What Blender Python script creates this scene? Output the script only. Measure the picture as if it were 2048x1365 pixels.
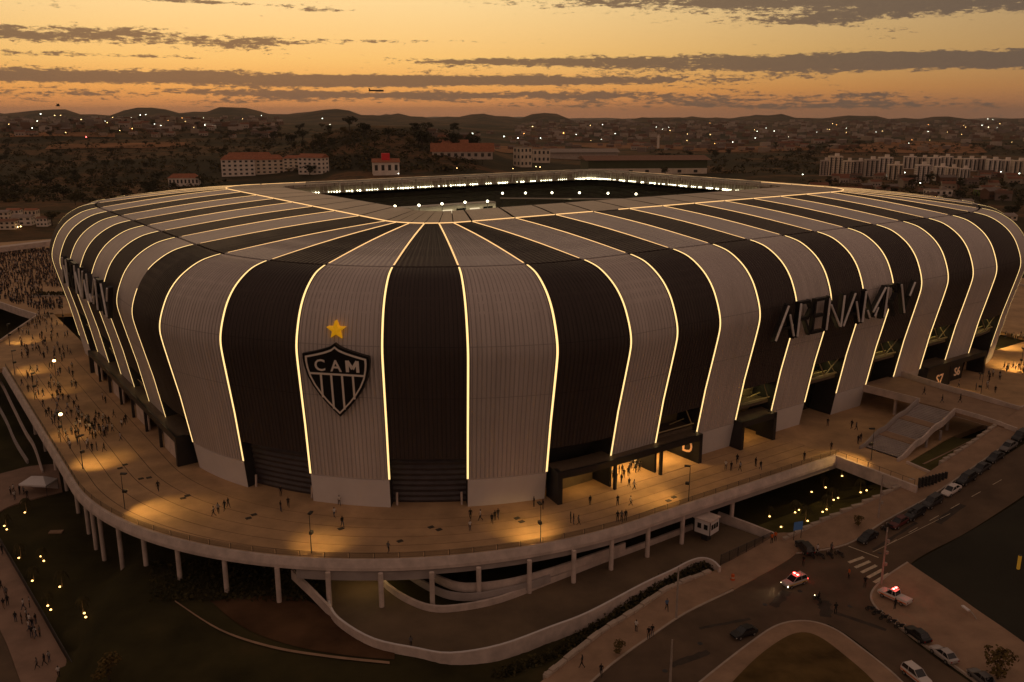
import bpy, bmesh, math, random
from math import sin, cos, pi, radians, sqrt, atan2, exp, floor
from mathutils import Vector, Matrix
random.seed(7)
for o in list(bpy.data.objects):
    bpy.data.objects.remove(o)
S = bpy.context.scene
COL = S.collection

# ------------------------------------------------------------------ camera
FPX, PITCH, CAMZ = 1794.0, radians(14.26), 70.0
cam_d = bpy.data.cameras.new("camera")
cam_d.sensor_width = 36.0
cam_d.lens = FPX / 2048 * 36.0
cam_d.clip_start = 1.0
cam_d.clip_end = 80000.0
cam = bpy.data.objects.new("camera", cam_d)
COL.objects.link(cam)
cam.location = (0, 0, CAMZ)
cam.rotation_euler = (pi / 2 - PITCH, 0, 0)
S.camera = cam

# ------------------------------------------------------------------ world: sunset sky
S.view_settings.view_transform = 'Standard'
S.view_settings.look = 'None'
S.view_settings.exposure = 0.0
S.view_settings.gamma = 1.0
S.view_settings.use_curve_mapping = False
SUN_AZ, SUN_EL = radians(-17), radians(1.5)
W = bpy.data.worlds.new("World")
S.world = W
W.use_nodes = True
nt = W.node_tree
for n in list(nt.nodes):
    nt.nodes.remove(n)
N = nt.nodes.new
L = nt.links.new


def nd(kind, **kw):
    n = N(kind)
    for k, v in kw.items():
        setattr(n, k, v)
    return n


def sock(n, i, v):
    if isinstance(v, (int, float, tuple, list)):
        n.inputs[i].default_value = v
    else:
        L(v, n.inputs[i])


def mth(op, a, b=None, c=None, clamp=False):
    n = nd('ShaderNodeMath', operation=op, use_clamp=clamp)
    sock(n, 0, a)
    if b is not None:
        sock(n, 1, b)
    if c is not None:
        sock(n, 2, c)
    return n.outputs[0]


def mixc(f, a, b, bt='MIX'):
    n = nd('ShaderNodeMix', data_type='RGBA', blend_type=bt)
    sock(n, 0, f)
    sock(n, 6, a if not isinstance(a, tuple) else (*a[:3], 1))
    sock(n, 7, b if not isinstance(b, tuple) else (*b[:3], 1))
    return n.outputs[2]


def smooth(x, a, b, c=0.0, d=1.0):
    n = nd('ShaderNodeMapRange', interpolation_type='SMOOTHSTEP')
    sock(n, 0, x)
    for i, v in enumerate((a, b, c, d)):
        n.inputs[i + 1].default_value = v
    return n.outputs[0]


tc = nd('ShaderNodeTexCoord')
sep = nd('ShaderNodeSeparateXYZ')
L(tc.outputs['Generated'], sep.inputs[0])
dx, dy, dz = sep.outputs
AZ = mth('MULTIPLY', mth('ARCTAN2', dx, dy), 57.2958)      # degrees, + to the right
EL = mth('MULTIPLY', mth('ARCSINE', dz), 57.2958)
# distance (deg) from the sunset point, azimuth only
daz = mth('ABSOLUTE', mth('SUBTRACT', AZ, -14.0))
warm = mth('SUBTRACT', 1.0, smooth(daz, 6.0, 120.0))         # 1 at sun side, 0 behind
bright = mth('SUBTRACT', 1.0, smooth(daz, 6.0, 52.0))
# gradient over elevation
ramp = nd('ShaderNodeValToRGB')
L(mth('DIVIDE', mth('MAXIMUM', EL, 0.0), 90.0, clamp=True), ramp.inputs[0])
cr = ramp.color_ramp
stops = [(0.0, (0.56, 0.225, 0.095)), (0.007, (0.74, 0.29, 0.09)), (0.016, (0.90, 0.39, 0.095)), (0.034, (0.98, 0.56, 0.17)), (0.072, (1.0, 0.69, 0.31)),
         (0.16, (0.62, 0.42, 0.23)), (0.35, (0.30, 0.205, 0.150)), (1.0, (0.215, 0.150, 0.122))]
cr.elements[0].position, cr.elements[0].color = stops[0][0], (*stops[0][1], 1)
cr.elements[1].position, cr.elements[1].color = stops[1][0], (*stops[1][1], 1)
for p_, c_ in stops[2:]:
    e_ = cr.elements.new(p_)
    e_.color = (*c_, 1)
dusk = nd('ShaderNodeValToRGB')
L(mth('DIVIDE', mth('MAXIMUM', EL, 0.0), 90.0, clamp=True), dusk.inputs[0])
dr = dusk.color_ramp
dr.elements[0].position, dr.elements[0].color = 0.0, (0.30, 0.178, 0.125, 1)
dr.elements[1].position, dr.elements[1].color = 1.0, (0.215, 0.150, 0.122, 1)
sunset = mixc(mth('ADD', mth('MULTIPLY', bright, 0.72), 0.28), mixc(1.0, ramp.outputs[0], (0.30, 0.30, 0.32), 'MULTIPLY'), ramp.outputs[0])
clear = mixc(warm, dusk.outputs[0], sunset)
# clouds: long streaks in azimuth / elevation
comb = nd('ShaderNodeCombineXYZ')
sock(comb, 0, mth('MULTIPLY', AZ, 0.17))
sock(comb, 1, mth('MULTIPLY', EL, 1.55))
sock(comb, 2, 3.7)
noi = nd('ShaderNodeTexNoise', noise_dimensions='3D')
L(comb.outputs[0], noi.inputs['Vector'])
noi.inputs['Scale'].default_value = 1.0
noi.inputs['Detail'].default_value = 9.0
noi.inputs['Roughness'].default_value = 0.62
noi.inputs['Distortion'].default_value = 0.35
comb2 = nd('ShaderNodeCombineXYZ')
sock(comb2, 0, mth('MULTIPLY', AZ, 0.95))
sock(comb2, 1, mth('MULTIPLY', EL, 3.4))
sock(comb2, 2, 1.1)
noi2 = nd('ShaderNodeTexNoise', noise_dimensions='3D')
L(comb2.outputs[0], noi2.inputs['Vector'])
noi2.inputs['Scale'].default_value = 1.6
noi2.inputs['Detail'].default_value = 10.0
noi2.inputs['Roughness'].default_value = 0.66
comb3 = nd('ShaderNodeCombineXYZ')
sock(comb3, 0, mth('MULTIPLY', AZ, 2.4))
sock(comb3, 1, mth('MULTIPLY', EL, 7.5))
sock(comb3, 2, 8.3)
noi3 = nd('ShaderNodeTexNoise', noise_dimensions='3D')
L(comb3.outputs[0], noi3.inputs['Vector'])
noi3.inputs['Scale'].default_value = 1.5
noi3.inputs['Detail'].default_value = 8.0
noi3.inputs['Roughness'].default_value = 0.65
cov = mth('ADD', mth('ADD', mth('MULTIPLY', noi.outputs[0], 0.40), mth('MULTIPLY', noi2.outputs[0], 0.38)), mth('MULTIPLY', noi3.outputs[0], 0.22))
cov = mth('MULTIPLY_ADD', mth('SUBTRACT', cov, 0.5), 1.9, 0.5)


def blob(a0, e0, sa, se, amp):
    a = mth('DIVIDE', mth('SUBTRACT', AZ, a0), sa)
    e = mth('DIVIDE', mth('SUBTRACT', EL, e0), se)
    r2 = mth('ADD', mth('POWER', mth('ABSOLUTE', a), 2.0), mth('POWER', mth('ABSOLUTE', e), 2.0))
    return mth('MULTIPLY', mth('EXPONENT', mth('MULTIPLY', r2, -1.0)), amp)


base_cov = mth('MULTIPLY', smooth(EL, 7.0, 14.0), 0.12)
tot = base_cov
for b in [(-25, 2.05, 18, 0.46, 0.42), (-9, 1.80, 12, 0.30, 0.36), (-24, 4.30, 8.5, 0.42, 0.32), (-17, 3.85, 5.5, 0.42, 0.24), (-30, 3.95, 6, 0.3, 0.26), (-29, 3.2, 8, 0.2, 0.26), (-21, 3.1, 3, 0.12, 0.2),
          (16, 2.90, 14, 0.52, 0.46), (30, 2.75, 12, 0.5, 0.40), (-1, 3.05, 9, 0.22, 0.24), (2, 1.95, 13, 0.26, 0.40), (6, 1.0, 24, 0.30, 0.24), (16, 0.45, 22, 0.30, 0.26),
          (10, 6.35, 11, 0.50, 0.30), (27, 5.65, 11, 0.75, 0.36), (24, 6.7, 14, 0.6, 0.28), (16, 5.3, 6, 0.35, 0.22), (-20.5, 6.15, 2.6, 0.16, 0.30), (-16, 6.1, 3.4, 0.14, 0.28), (-11.5, 5.85, 2.8, 0.12, 0.30), (-7, 4.2, 6, 0.18, 0.17), (-12, 1.15, 16, 0.26, 0.26), (-20, 0.7, 10, 0.16, 0.14)]:
    tot = mth('ADD', tot, blob(*b))
cm = smooth(mth('ADD', cov, tot), 0.655, 0.805)
cloud_lit = mixc(warm, (0.12, 0.09, 0.08), mixc(bright, (0.120, 0.084, 0.060), (0.175, 0.104, 0.064)))
cloud = mixc(mth('MULTIPLY', noi3.outputs[0], 0.5), cloud_lit, mixc(0.22, cloud_lit, clear))
sky = mixc(mth('MULTIPLY', cm, 0.97), clear, cloud)
# a faint physical dusk sky on top
nish = nd('ShaderNodeTexSky', sky_type='NISHITA')
nish.sun_disc = False
nish.sun_elevation = SUN_EL
nish.sun_rotation = SUN_AZ
nish.air_density = 1.0
nish.dust_density = 3.0
skyadd = mixc(1.0, sky, mixc(1.0, nish.outputs[0], (0.003, 0.0028, 0.0025), 'MULTIPLY'), 'ADD')
bg = nd('ShaderNodeBackground')
L(skyadd, bg.inputs[0])
bg.inputs[1].default_value = 1.0
wo = nd('ShaderNodeOutputWorld')
L(bg.outputs[0], wo.inputs[0])

sun_d = bpy.data.lights.new("sun", 'SUN')
sun_d.energy = 0.06
sun_d.angle = radians(12)
sun_d.color = (1.0, 0.55, 0.25)
sun = bpy.data.objects.new("sun", sun_d)
COL.objects.link(sun)
sun.rotation_euler = Vector((-sin(SUN_AZ) * cos(SUN_EL), -cos(SUN_AZ) * cos(SUN_EL), -sin(radians(3)))).to_track_quat('-Z', 'Y').to_euler()

# ------------------------------------------------------------------ frames
TH = 0.621
UX, UY = cos(TH), sin(TH)
WX, WY = -sin(TH), cos(TH)
CX, CY = -32.187, 126.237


def xy(u, w):
    return (CX + u * UX + w * WX, CY + u * UY + w * WY)


def V(u, w, z):
    return (CX + u * UX + w * WX, CY + u * UY + w * WY, z)


def uw(x, y):
    a, b = x - CX, y - CY
    return a * UX + b * UY, a * WX + b * WY


def ray(px, py):
    X = (px - 1024) / FPX
    Y = (py - 682.5) / FPX
    c, s = cos(PITCH), sin(PITCH)
    return (X, c - Y * s, -s - Y * c)


def at(px, py, z):
    """the point of the photograph that lies at height z"""
    d = ray(px, py)
    t = (z - CAMZ) / d[2]
    return (t * d[0], t * d[1], z)


def onplane(px, py, coord, val):
    d = ray(px, py)
    ax = (WX, WY) if coord == 'w' else (UX, UY)
    t = (val + CX * ax[0] + CY * ax[1]) / (d[0] * ax[0] + d[1] * ax[1])
    p = (t * d[0], t * d[1])
    u, w = uw(*p)
    return u, w, CAMZ + t * d[2]


def sst(a, b, x):
    t = min(1, max(0, (x - a) / (b - a)))
    return t * t * (3 - 2 * t)


def lerp(a, b, t):
    return a + (b - a) * t


# ------------------------------------------------------------------ materials
def M(name, col, rough=0.6, var=0.12, scale=3.0, metal=0.0, bump=0.0, bscale=40.0, spec=0.4, emit=None, estr=0.0, alpha=1.0, trans=0.0):
    m = bpy.data.materials.new(name)
    m.use_nodes = True
    t = m.node_tree
    b = t.nodes['Principled BSDF']
    b.inputs['Roughness'].default_value = rough
    b.inputs['Metallic'].default_value = metal
    b.inputs['Specular IOR Level'].default_value = spec
    b.inputs['Base Color'].default_value = (*col, 1)
    if var > 0:
        c = t.nodes.new('ShaderNodeTexCoord')
        n = t.nodes.new('ShaderNodeTexNoise')
        n.inputs['Scale'].default_value = scale
        n.inputs['Detail'].default_value = 6
        n.inputs['Roughness'].default_value = 0.6
        t.links.new(c.outputs['Object'], n.inputs['Vector'])
        r = t.nodes.new('ShaderNodeMapRange')
        t.links.new(n.outputs[0], r.inputs[0])
        r.inputs[1].default_value = 0.3
        r.inputs[2].default_value = 0.7
        r.inputs[3].default_value = 1 - var
        r.inputs[4].default_value = 1 + var
        mx = t.nodes.new('ShaderNodeMix')
        mx.data_type = 'RGBA'
        mx.blend_type = 'MULTIPLY'
        mx.inputs[0].default_value = 1
        mx.inputs[6].default_value = (*col, 1)
        t.links.new(r.outputs[0], mx.inputs[7])
        t.links.new(mx.outputs[2], b.inputs['Base Color'])
        if bump > 0:
            n2 = t.nodes.new('ShaderNodeTexNoise')
            n2.inputs['Scale'].default_value = bscale
            n2.inputs['Detail'].default_value = 4
            t.links.new(c.outputs['Object'], n2.inputs['Vector'])
            bp = t.nodes.new('ShaderNodeBump')
            bp.inputs['Strength'].default_value = bump
            t.links.new(n2.outputs[0], bp.inputs['Height'])
            t.links.new(bp.outputs[0], b.inputs['Normal'])
    if emit:
        b.inputs['Emission Color'].default_value = (*emit, 1)
        b.inputs['Emission Strength'].default_value = estr
    return m


def ribbed(name, col, rough, period, amount, spec=0.25):
    """corrugated cladding sheet: ribs run up the panel (UV.x is metres along the wall)"""
    m = M(name, col, rough, 0.10, 0.05, spec=spec)
    t = m.node_tree
    b = t.nodes['Principled BSDF']
    uv = t.nodes.new('ShaderNodeUVMap')
    uv.uv_map = 'UVMap'
    wv = t.nodes.new('ShaderNodeTexWave')
    wv.wave_type = 'BANDS'
    wv.bands_direction = 'X'
    wv.wave_profile = 'SIN'
    wv.inputs['Scale'].default_value = 0.314 / period
    t.links.new(uv.outputs[0], wv.inputs['Vector'])
    bp = t.nodes.new('ShaderNodeBump')
    bp.inputs['Strength'].default_value = amount
    bp.inputs['Distance'].default_value = 0.16
    t.links.new(wv.outputs[0], bp.inputs['Height'])
    t.links.new(bp.outputs[0], b.inputs['Normal'])
    # grime washed down the sheet
    mx = [n for n in t.nodes if n.type == 'MIX'][0]
    n2 = t.nodes.new('ShaderNodeTexNoise')
    mp = t.nodes.new('ShaderNodeMapping')
    mp.inputs['Scale'].default_value = (0.9, 0.05, 1)
    t.links.new(uv.outputs[0], mp.inputs[0])
    t.links.new(mp.outputs[0], n2.inputs['Vector'])
    n2.inputs['Scale'].default_value = 1.0
    n2.inputs['Detail'].default_value = 5
    r2 = t.nodes.new('ShaderNodeMapRange')
    t.links.new(n2.outputs[0], r2.inputs[0])
    r2.inputs[1].default_value = 0.3
    r2.inputs[2].default_value = 0.75
    r2.inputs[3].default_value = 1.06
    r2.inputs[4].default_value = 0.86
    m2 = t.nodes.new('ShaderNodeMix')
    m2.data_type = 'RGBA'
    m2.blend_type = 'MULTIPLY'
    m2.inputs[0].default_value = 1
    t.links.new(mx.outputs[2], m2.inputs[6])
    t.links.new(r2.outputs[0], m2.inputs[7])
    t.links.new(m2.outputs[2], b.inputs['Base Color'])
    return m


def E(name, col, strength):
    m = bpy.data.materials.new(name)
    m.use_nodes = True
    t = m.node_tree
    t.nodes.remove(t.nodes['Principled BSDF'])
    e = t.nodes.new('ShaderNodeEmission')
    e.inputs[0].default_value = (*col, 1)
    e.inputs[1].default_value = strength
    t.links.new(e.outputs[0], t.nodes['Material Output'].inputs[0])
    return m


MT = dict(
    white_panel=ribbed('white_cladding', (0.60, 0.53, 0.485), 0.5, 0.75, 0.8),
    black_panel=ribbed('black_cladding', (0.062, 0.046, 0.040), 0.62, 0.75, 0.8),
    white_roof=ribbed('white_roof_sheet', (0.54, 0.49, 0.47), 0.5, 1.25, 1.0),
    black_roof=ribbed('black_roof_sheet', (0.062, 0.046, 0.040), 0.62, 1.25, 1.0),
    ring_panel=ribbed('roof_sheet', (0.50, 0.42, 0.34), 0.5, 1.2, 0.6),
    base_panel=M('smooth_white_panel', (0.66, 0.62, 0.60), 0.5, 0.05, 0.3),
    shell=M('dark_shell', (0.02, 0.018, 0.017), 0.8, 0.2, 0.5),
    steel=M('dark_steel', (0.03, 0.028, 0.027), 0.5, 0.2, 2),
    canopy=M('black_composite', (0.022, 0.02, 0.02), 0.4, 0.15, 1.0),
    canopy_top=M('bronze_roof_sheet', (0.12, 0.085, 0.055), 0.6, 0.15, 0.8),
    truss=M('pale_truss_paint', (0.50, 0.46, 0.38), 0.5, 0.1, 1.0),
    trussdark=M('tinted_truss_paint', (0.35, 0.27, 0.14), 0.5, 0.1, 1.0),
    shutter=M('shutter_steel', (0.055, 0.045, 0.047), 0.45, 0.25, 0.6),
    inner_wall=M('concourse_wall', (0.20, 0.15, 0.08), 0.7, 0.2, 0.4),
    glass=M('dark_glass', (0.012, 0.014, 0.012), 0.08, 0.0, spec=0.6),
    led_roof=E('roof_led_glow', (1.0, 0.56, 0.22), 1.35),
    led=E('led_strip_glow', (1.0, 0.64, 0.25), 1.6),
    concrete=M('concrete', (0.36, 0.31, 0.285), 0.85, 0.16, 0.35, bump=0.15, bscale=8),
    rimwhite=M('painted_concrete', (0.56, 0.46, 0.40), 0.8, 0.22, 0.45),
    paving=M('esplanade_paving', (0.45, 0.285, 0.150), 0.85, 0.25, 0.16, bump=0.1, bscale=3),
    joint=M('drain_joint', (0.05, 0.04, 0.03), 0.9, 0.1),
    asphalt=M('asphalt', (0.105, 0.068, 0.040), 0.9, 0.35, 0.13, bump=0.2, bscale=30),
    lot=M('old_asphalt_lot', (0.024, 0.022, 0.012), 0.95, 0.4, 0.06),
    sidewalk=M('sidewalk_concrete', (0.31, 0.20, 0.125), 0.9, 0.2, 0.3, bump=0.1, bscale=6),
    pinkwalk=M('pinkish_pavement', (0.26, 0.165, 0.115), 0.9, 0.2, 0.25),
    kerb=M('kerb_concrete', (0.42, 0.34, 0.27), 0.85, 0.15, 0.6),
    rampfloor=M('ramp_concrete', (0.125, 0.085, 0.048), 0.8, 0.35, 0.10),
    lawn_lit=M('brightened_lawn', (0.085, 0.074, 0.024), 1.0, 0.45, 0.12, bump=0.4, bscale=5, spec=0.1),  # same lawn, colour brightened where too little light reaches it
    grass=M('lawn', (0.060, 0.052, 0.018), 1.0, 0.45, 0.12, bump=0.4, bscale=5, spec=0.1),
    dirt=M('red_earth', (0.085, 0.045, 0.022), 1.0, 0.4, 0.15, bump=0.3, bscale=3, spec=0.1),
    marking=M('road_marking', (0.55, 0.46, 0.32), 0.8, 0.25, 1.5),
    rail=M('railing_steel', (0.10, 0.075, 0.05), 0.5, 0.1),
    darkmetal=M('lamp_metal', (0.03, 0.027, 0.025), 0.5, 0.1),
    polegrey=M('galvanised_pole', (0.35, 0.29, 0.24), 0.5, 0.15, 2),
    lampglow=E('lamp_glow', (1.0, 0.62, 0.22), 14.0),
    whiteglow=E('cool_lamp_glow', (0.95, 1.0, 0.82), 12.0),
    floodglow=E('flood_glow', (1.0, 0.92, 0.60), 7.0),
    warmglow=E('warm_lamp_glow', (1.0, 0.66, 0.24), 10.0),
    redglow=E('red_beacon_glow', (1.0, 0.06, 0.05), 25.0),
    orangeglow=E('orange_lamp_glow', (1.0, 0.42, 0.10), 12.0),
    headlight=E('headlamp_glow', (1.0, 0.82, 0.45), 14.0),
)

# ------------------------------------------------------------------ mesh helpers
class MB:
    def __init__(s):
        s.v, s.f, s.m, s.uv = [], [], [], []

    def face(s, pts, mi=0, uv=None):
        i = len(s.v)
        s.v += [tuple(p) for p in pts]
        s.f.append(tuple(range(i, i + len(pts))))
        s.m.append(mi)
        s.uv.append(uv)

    def grid(s, rows, mi=0, uvrows=None, flip=False, closed=False):
        """rows of equally many points joined into quads"""
        i = len(s.v)
        n = len(rows[0])
        for r in rows:
            s.v += [tuple(p) for p in r]
        for a in range(len(rows) - 1):
            for b in range(n if closed else n - 1):
                c = (b + 1) % n
                q = (i + a * n + b, i + a * n + c, i + (a + 1) * n + c, i + (a + 1) * n + b)
                s.f.append(q[::-1] if flip else q)
                s.m.append(mi)
                if uvrows:
                    k = [uvrows[a][b], uvrows[a][c], uvrows[a + 1][c], uvrows[a + 1][b]]
                    s.uv.append(k[::-1] if flip else k)
                else:
                    s.uv.append(None)

    def box(s, c, size, mi=0, rz=0.0, ux=None, taper=1.0):
        """box centred at c (bottom centre z = c.z) with size (x,y,z); rotated rz"""
        hx, hy, h = size[0] / 2, size[1] / 2, size[2]
        ca, sa = cos(rz), sin(rz)
        P = []
        for z, k in ((0, 1), (h, taper)):
            for x, y in ((-hx, -hy), (hx, -hy), (hx, hy), (-hx, hy)):
                x, y = x * k, y * k
                P.append((c[0] + x * ca - y * sa, c[1] + x * sa + y * ca, c[2] + z))
        i = len(s.v)
        s.v += P
        for q in ((0, 3, 2, 1), (4, 5, 6, 7), (0, 1, 5, 4), (1, 2, 6, 5), (2, 3, 7, 6), (3, 0, 4, 7)):
            s.f.append(tuple(i + k for k in q))
            s.m.append(mi)
            s.uv.append(None)

    def prism(s, poly, z0, z1, mi=0, mtop=None):
        """vertical prism over an xy polygon (ccw); z may be lists"""
        n = len(poly)
        b = [(p[0], p[1], z0[k] if isinstance(z0, list) else z0) for k, p in enumerate(poly)]
        t = [(p[0], p[1], z1[k] if isinstance(z1, list) else z1) for k, p in enumerate(poly)]
        s.face(t, mi if mtop is None else mtop)
        s.face(b[::-1], mi)
        for k in range(n):
            j = (k + 1) % n
            s.face([b[k], b[j], t[j], t[k]], mi)

    def tube(s, pts, r, n=6, mi=0, cap=True, r2=None):
        pts = [Vector(p) for p in pts]
        rings = []
        for k, p in enumerate(pts):
            a = pts[max(0, k - 1)]
            b = pts[min(len(pts) - 1, k + 1)]
            d = (b - a).normalized()
            up = Vector((0, 0, 1)) if abs(d.z) < 0.95 else Vector((1, 0, 0))
            e1 = d.cross(up).normalized()
            e2 = d.cross(e1)
            rr = r if r2 is None else lerp(r, r2, k / (len(pts) - 1))
            rings.append([tuple(p + e1 * rr * cos(2 * pi * q / n) + e2 * rr * sin(2 * pi * q / n)) for q in range(n)])
        s.grid(rings, mi, closed=True)
        if cap:
            s.face(rings[0][::-1], mi)
            s.face(rings[-1], mi)

    def ell(s, c, r, mi=0, n=8, m=5):
        rows = []
        for a in range(m + 1):
            th = pi * a / m
            rows.append([(c[0] + r[0] * sin(th) * cos(2 * pi * q / n), c[1] + r[1] * sin(th) * sin(2 * pi * q / n), c[2] + r[2] * cos(th)) for q in range(n)])
        s.grid(rows, mi, closed=True)

    def mesh(s, name, mats, smoothed=False):
        me = bpy.data.meshes.new(name)
        me.from_pydata(s.v, [], s.f)
        for m in (mats if isinstance(mats, (list, tuple)) else [mats]):
            me.materials.append(m)
        me.polygons.foreach_set('material_index', s.m)
        if any(u is not None for u in s.uv):
            l = me.uv_layers.new(name='UVMap')
            k = 0
            for u, f in zip(s.uv, s.f):
                for j in range(len(f)):
                    l.data[k].uv = u[j] if u else (0, 0)
                    k += 1
        if smoothed:
            me.polygons.foreach_set('use_smooth', [True] * len(s.f))
        me.update()
        return me

    def build(s, name, mats, parent=None, smoothed=False, **kw):
        return link(name, s.mesh(name, mats, smoothed), parent, **kw)


def link(name, me, parent=None, loc=None, rz=0.0, label=None, kind=None, scale=None):
    o = bpy.data.objects.new(name, me)
    COL.objects.link(o)
    if parent:
        o.parent = parent
        if parent.type == 'EMPTY' and loc is None:
            o.matrix_parent_inverse = parent.matrix_basis.inverted()
    if loc is not None:
        o.location = loc
    if rz:
        o.rotation_euler = (0, 0, rz)
    if scale:
        o.scale = scale
    if label:
        o['label'] = label
    if kind:
        o['kind'] = kind
    return o


def tag(o, label, cat, group=None, kind=None):
    o['label'] = label
    o['category'] = cat
    if group:
        o['group'] = group
    if kind:
        o['kind'] = kind
    return o


def empty(name, loc, label=None, cat=None, group=None, rz=0.0):
    o = bpy.data.objects.new(name, None)
    COL.objects.link(o)
    o.location = loc
    o.rotation_euler = (0, 0, rz)
    o.empty_display_size = 0.1
    if label:
        tag(o, label, cat, group)
    return o


def dup(root, loc, rz=0.0, label=None, group=None, scale=None):
    r = root.copy()
    COL.objects.link(r)
    r.location = loc
    r.rotation_euler = (0, 0, rz)
    if scale:
        r.scale = scale
    if label:
        r['label'] = label
    if group:
        r['group'] = group
    for ch in KIDS.get(root.name, ()):
        c = ch.copy()
        COL.objects.link(c)
        c.parent = r
        for g in KIDS.get(ch.name, ()):
            d = g.copy()
            COL.objects.link(d)
            d.parent = c
    return r


KIDS = {}


def note_kids(root):
    """remember a prototype's parts (object.children scans every object, so do it once)"""
    KIDS[root.name] = list(root.children)
    for c in KIDS[root.name]:
        KIDS[c.name] = list(c.children)


def struct(o):
    o['kind'] = 'structure'
    return o


# ------------------------------------------------------------------ ground heights
def zroad(u):
    """the street climbs along the stadium's right side"""
    z = -7.8
    z += 0.205 * 6 * math.log(1 + exp(min(60, (u - 78) / 6.0)))
    z -= 0.150 * 8 * math.log(1 + exp(min(60, (u - 143) / 8.0)))
    return z


def zg(x, y):
    u, w = uw(x, y)
    r = sqrt(x * x + y * y)
    if r < 700:
        zr = zroad(u)
        south = sst(-30, -42, w) if u > 66 else 1.0
        if u > 66:
            south = max(south, 1 - sst(66, 80, u))
        zin = -9.5
        z = lerp(zin, zr, south)
        # garden wedge right of the gate follows the pavement
        if 70 < u < 120 and w < -18:
            z = max(z, lerp(-8.2, zr - 0.15, sst(-18, -36, w)))
        # green bank between the plaza and the climbing street
        if u > 108 and w > -44:
            z = lerp(z, lerp(-1.6, zr - 0.2, sst(-27, -37, w)), sst(108, 116, u))
        # low lawn on the left
        left = sst(-66, -75, x) if y > 128 else sst(-40 - 26 * sst(100, 128, y), -70, x)
        left *= 1 - sst(-0.5, 8, u)
        z = lerp(z, -13.0, left)
        z = lerp(z, min(z, -13.0), sst(-14, -24, u) * sst(60, 70, w))
        # slope in front of the ramp wall
        if u < 66 and w < 0:
            z -= 1.4 * sst(-20, -27, w) * (1 - sst(-27, -32, w)) * (1 - sst(30, 60, u))
        k = sst(320, 620, r)
        z = lerp(z, -8 + 3.0 * sin(x * 0.011) * cos(y * 0.009), k)
        return z
    a = atan2(x, y)
    z = -8 + 3.0 * sin(x * 0.011) * cos(y * 0.009)
    k = sst(900, 2500, r)
    ad = a * 57.3
    # left side: a low plateau with the villages, right: valley
    z += 50 * exp(-((ad + 7.2) / 5.6) ** 4 - ((r - 1500) / 330.0) ** 2)
    z += k * (lerp(30, -14, sst(-14, 6, ad)) + 9 * sin(x * 0.0021 + 1.0) * sin(y * 0.0017) + 4 * sin(x * 0.006) * cos(y * 0.005 + 1))
    z += sst(1500, 2600, r) * (1 - sst(3300, 4800, r)) * 10 * sst(-30, -20, ad) * 0
    # bare rise with fields on the right
    z += 26 * exp(-((ad - 19) / 7.0) ** 2 - ((r - 2500) / 520.0) ** 2)
    z += 20 * exp(-((ad + 21) / 6.0) ** 2 - ((r - 2900) / 600.0) ** 2)
    # distant hills
    h = 0
    for (a0, r0, sa, sr, hh) in HILLS:
        h += hh * exp(-((ad - a0) / sa) ** 2 - ((r - r0) / sr) ** 2)
    z += h
    if r > 4500:
        z += sst(4500, 8000, r) * (16 * sin(ad * 1.35 + r * 0.0006) + 9 * sin(ad * 3.7 + 1.3 + r * 0.001) + 4 * sin(ad * 9.1 + r * 0.002))
        z -= sst(9000, 16000, r) * 40
    return z


HILLS = [(-32, 9000, 3.0, 1500, 60), (-27.0, 8500, 2.4, 1500, 66), (-22.0, 8000, 1.9, 1300, 84), (-17.6, 7600, 2.3, 1300, 86), (-14, 8800, 2.5, 1500, 45),
         (-10.5, 7200, 2.2, 1200, 62), (-6.5, 8500, 3.5, 1700, 35), (-1, 7800, 2.5, 1500, 52), (2.2, 7000, 1.6, 1200, 70), (9.2, 7600, 2.2, 1400, 62), (14, 9500, 4, 1800, 45), (20, 9000, 6, 2000, 42), (30, 9500, 6, 2000, 36),
         (4, 4300, 3.5, 700, 26), (11, 4700, 4, 700, 30), (-4, 5200, 3, 800, 22), (23, 5200, 5, 900, 26)]

# ------------------------------------------------------------------ terrain sheet reaching the horizon
mb = MB()
radii = [0.0, 20, 40]
while radii[-1] < 420:
    radii.append(radii[-1] + (3.0 if radii[-1] > 88 else 8))
while radii[-1] < 26000:
    radii.append(radii[-1] * 1.032)
angs = []
a = -180.0
while a < 180 - 1e-6:
    angs.append(a)
    a += 0.75 if -42 <= a < 42 else 4.0
rows = []
for r in radii:
    rows.append([(r * sin(radians(a)), r * cos(radians(a)), zg(r * sin(radians(a)), r * cos(radians(a))) if r < 24000 else -300) for a in angs])
mb.grid(rows, 0, closed=True, flip=True)
gm = bpy.data.materials.new('ground_cover')
gm.use_nodes = True
t = gm.node_tree
b = t.nodes['Principled BSDF']
b.inputs['Roughness'].default_value = 1.0
b.inputs['Specular IOR Level'].default_value = 0.1
c = t.nodes.new('ShaderNodeTexCoord')


def gnoise(scale, detail=8, rough=0.6):
    n = t.nodes.new('ShaderNodeTexNoise')
    n.inputs['Scale'].default_value = scale
    n.inputs['Detail'].default_value = detail
    n.inputs['Roughness'].default_value = rough
    t.links.new(c.outputs['Object'], n.inputs['Vector'])
    return n.outputs[0]


def gramp(x, st):
    r = t.nodes.new('ShaderNodeValToRGB')
    t.links.new(x, r.inputs[0])
    r.color_ramp.elements[0].position, r.color_ramp.elements[0].color = st[0][0], (*st[0][1], 1)
    r.color_ramp.elements[1].position, r.color_ramp.elements[1].color = st[1][0], (*st[1][1], 1)
    for p_, c_ in st[2:]:
        e_ = r.color_ramp.elements.new(p_)
        e_.color = (*c_, 1)
    return r.outputs[0]


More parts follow.
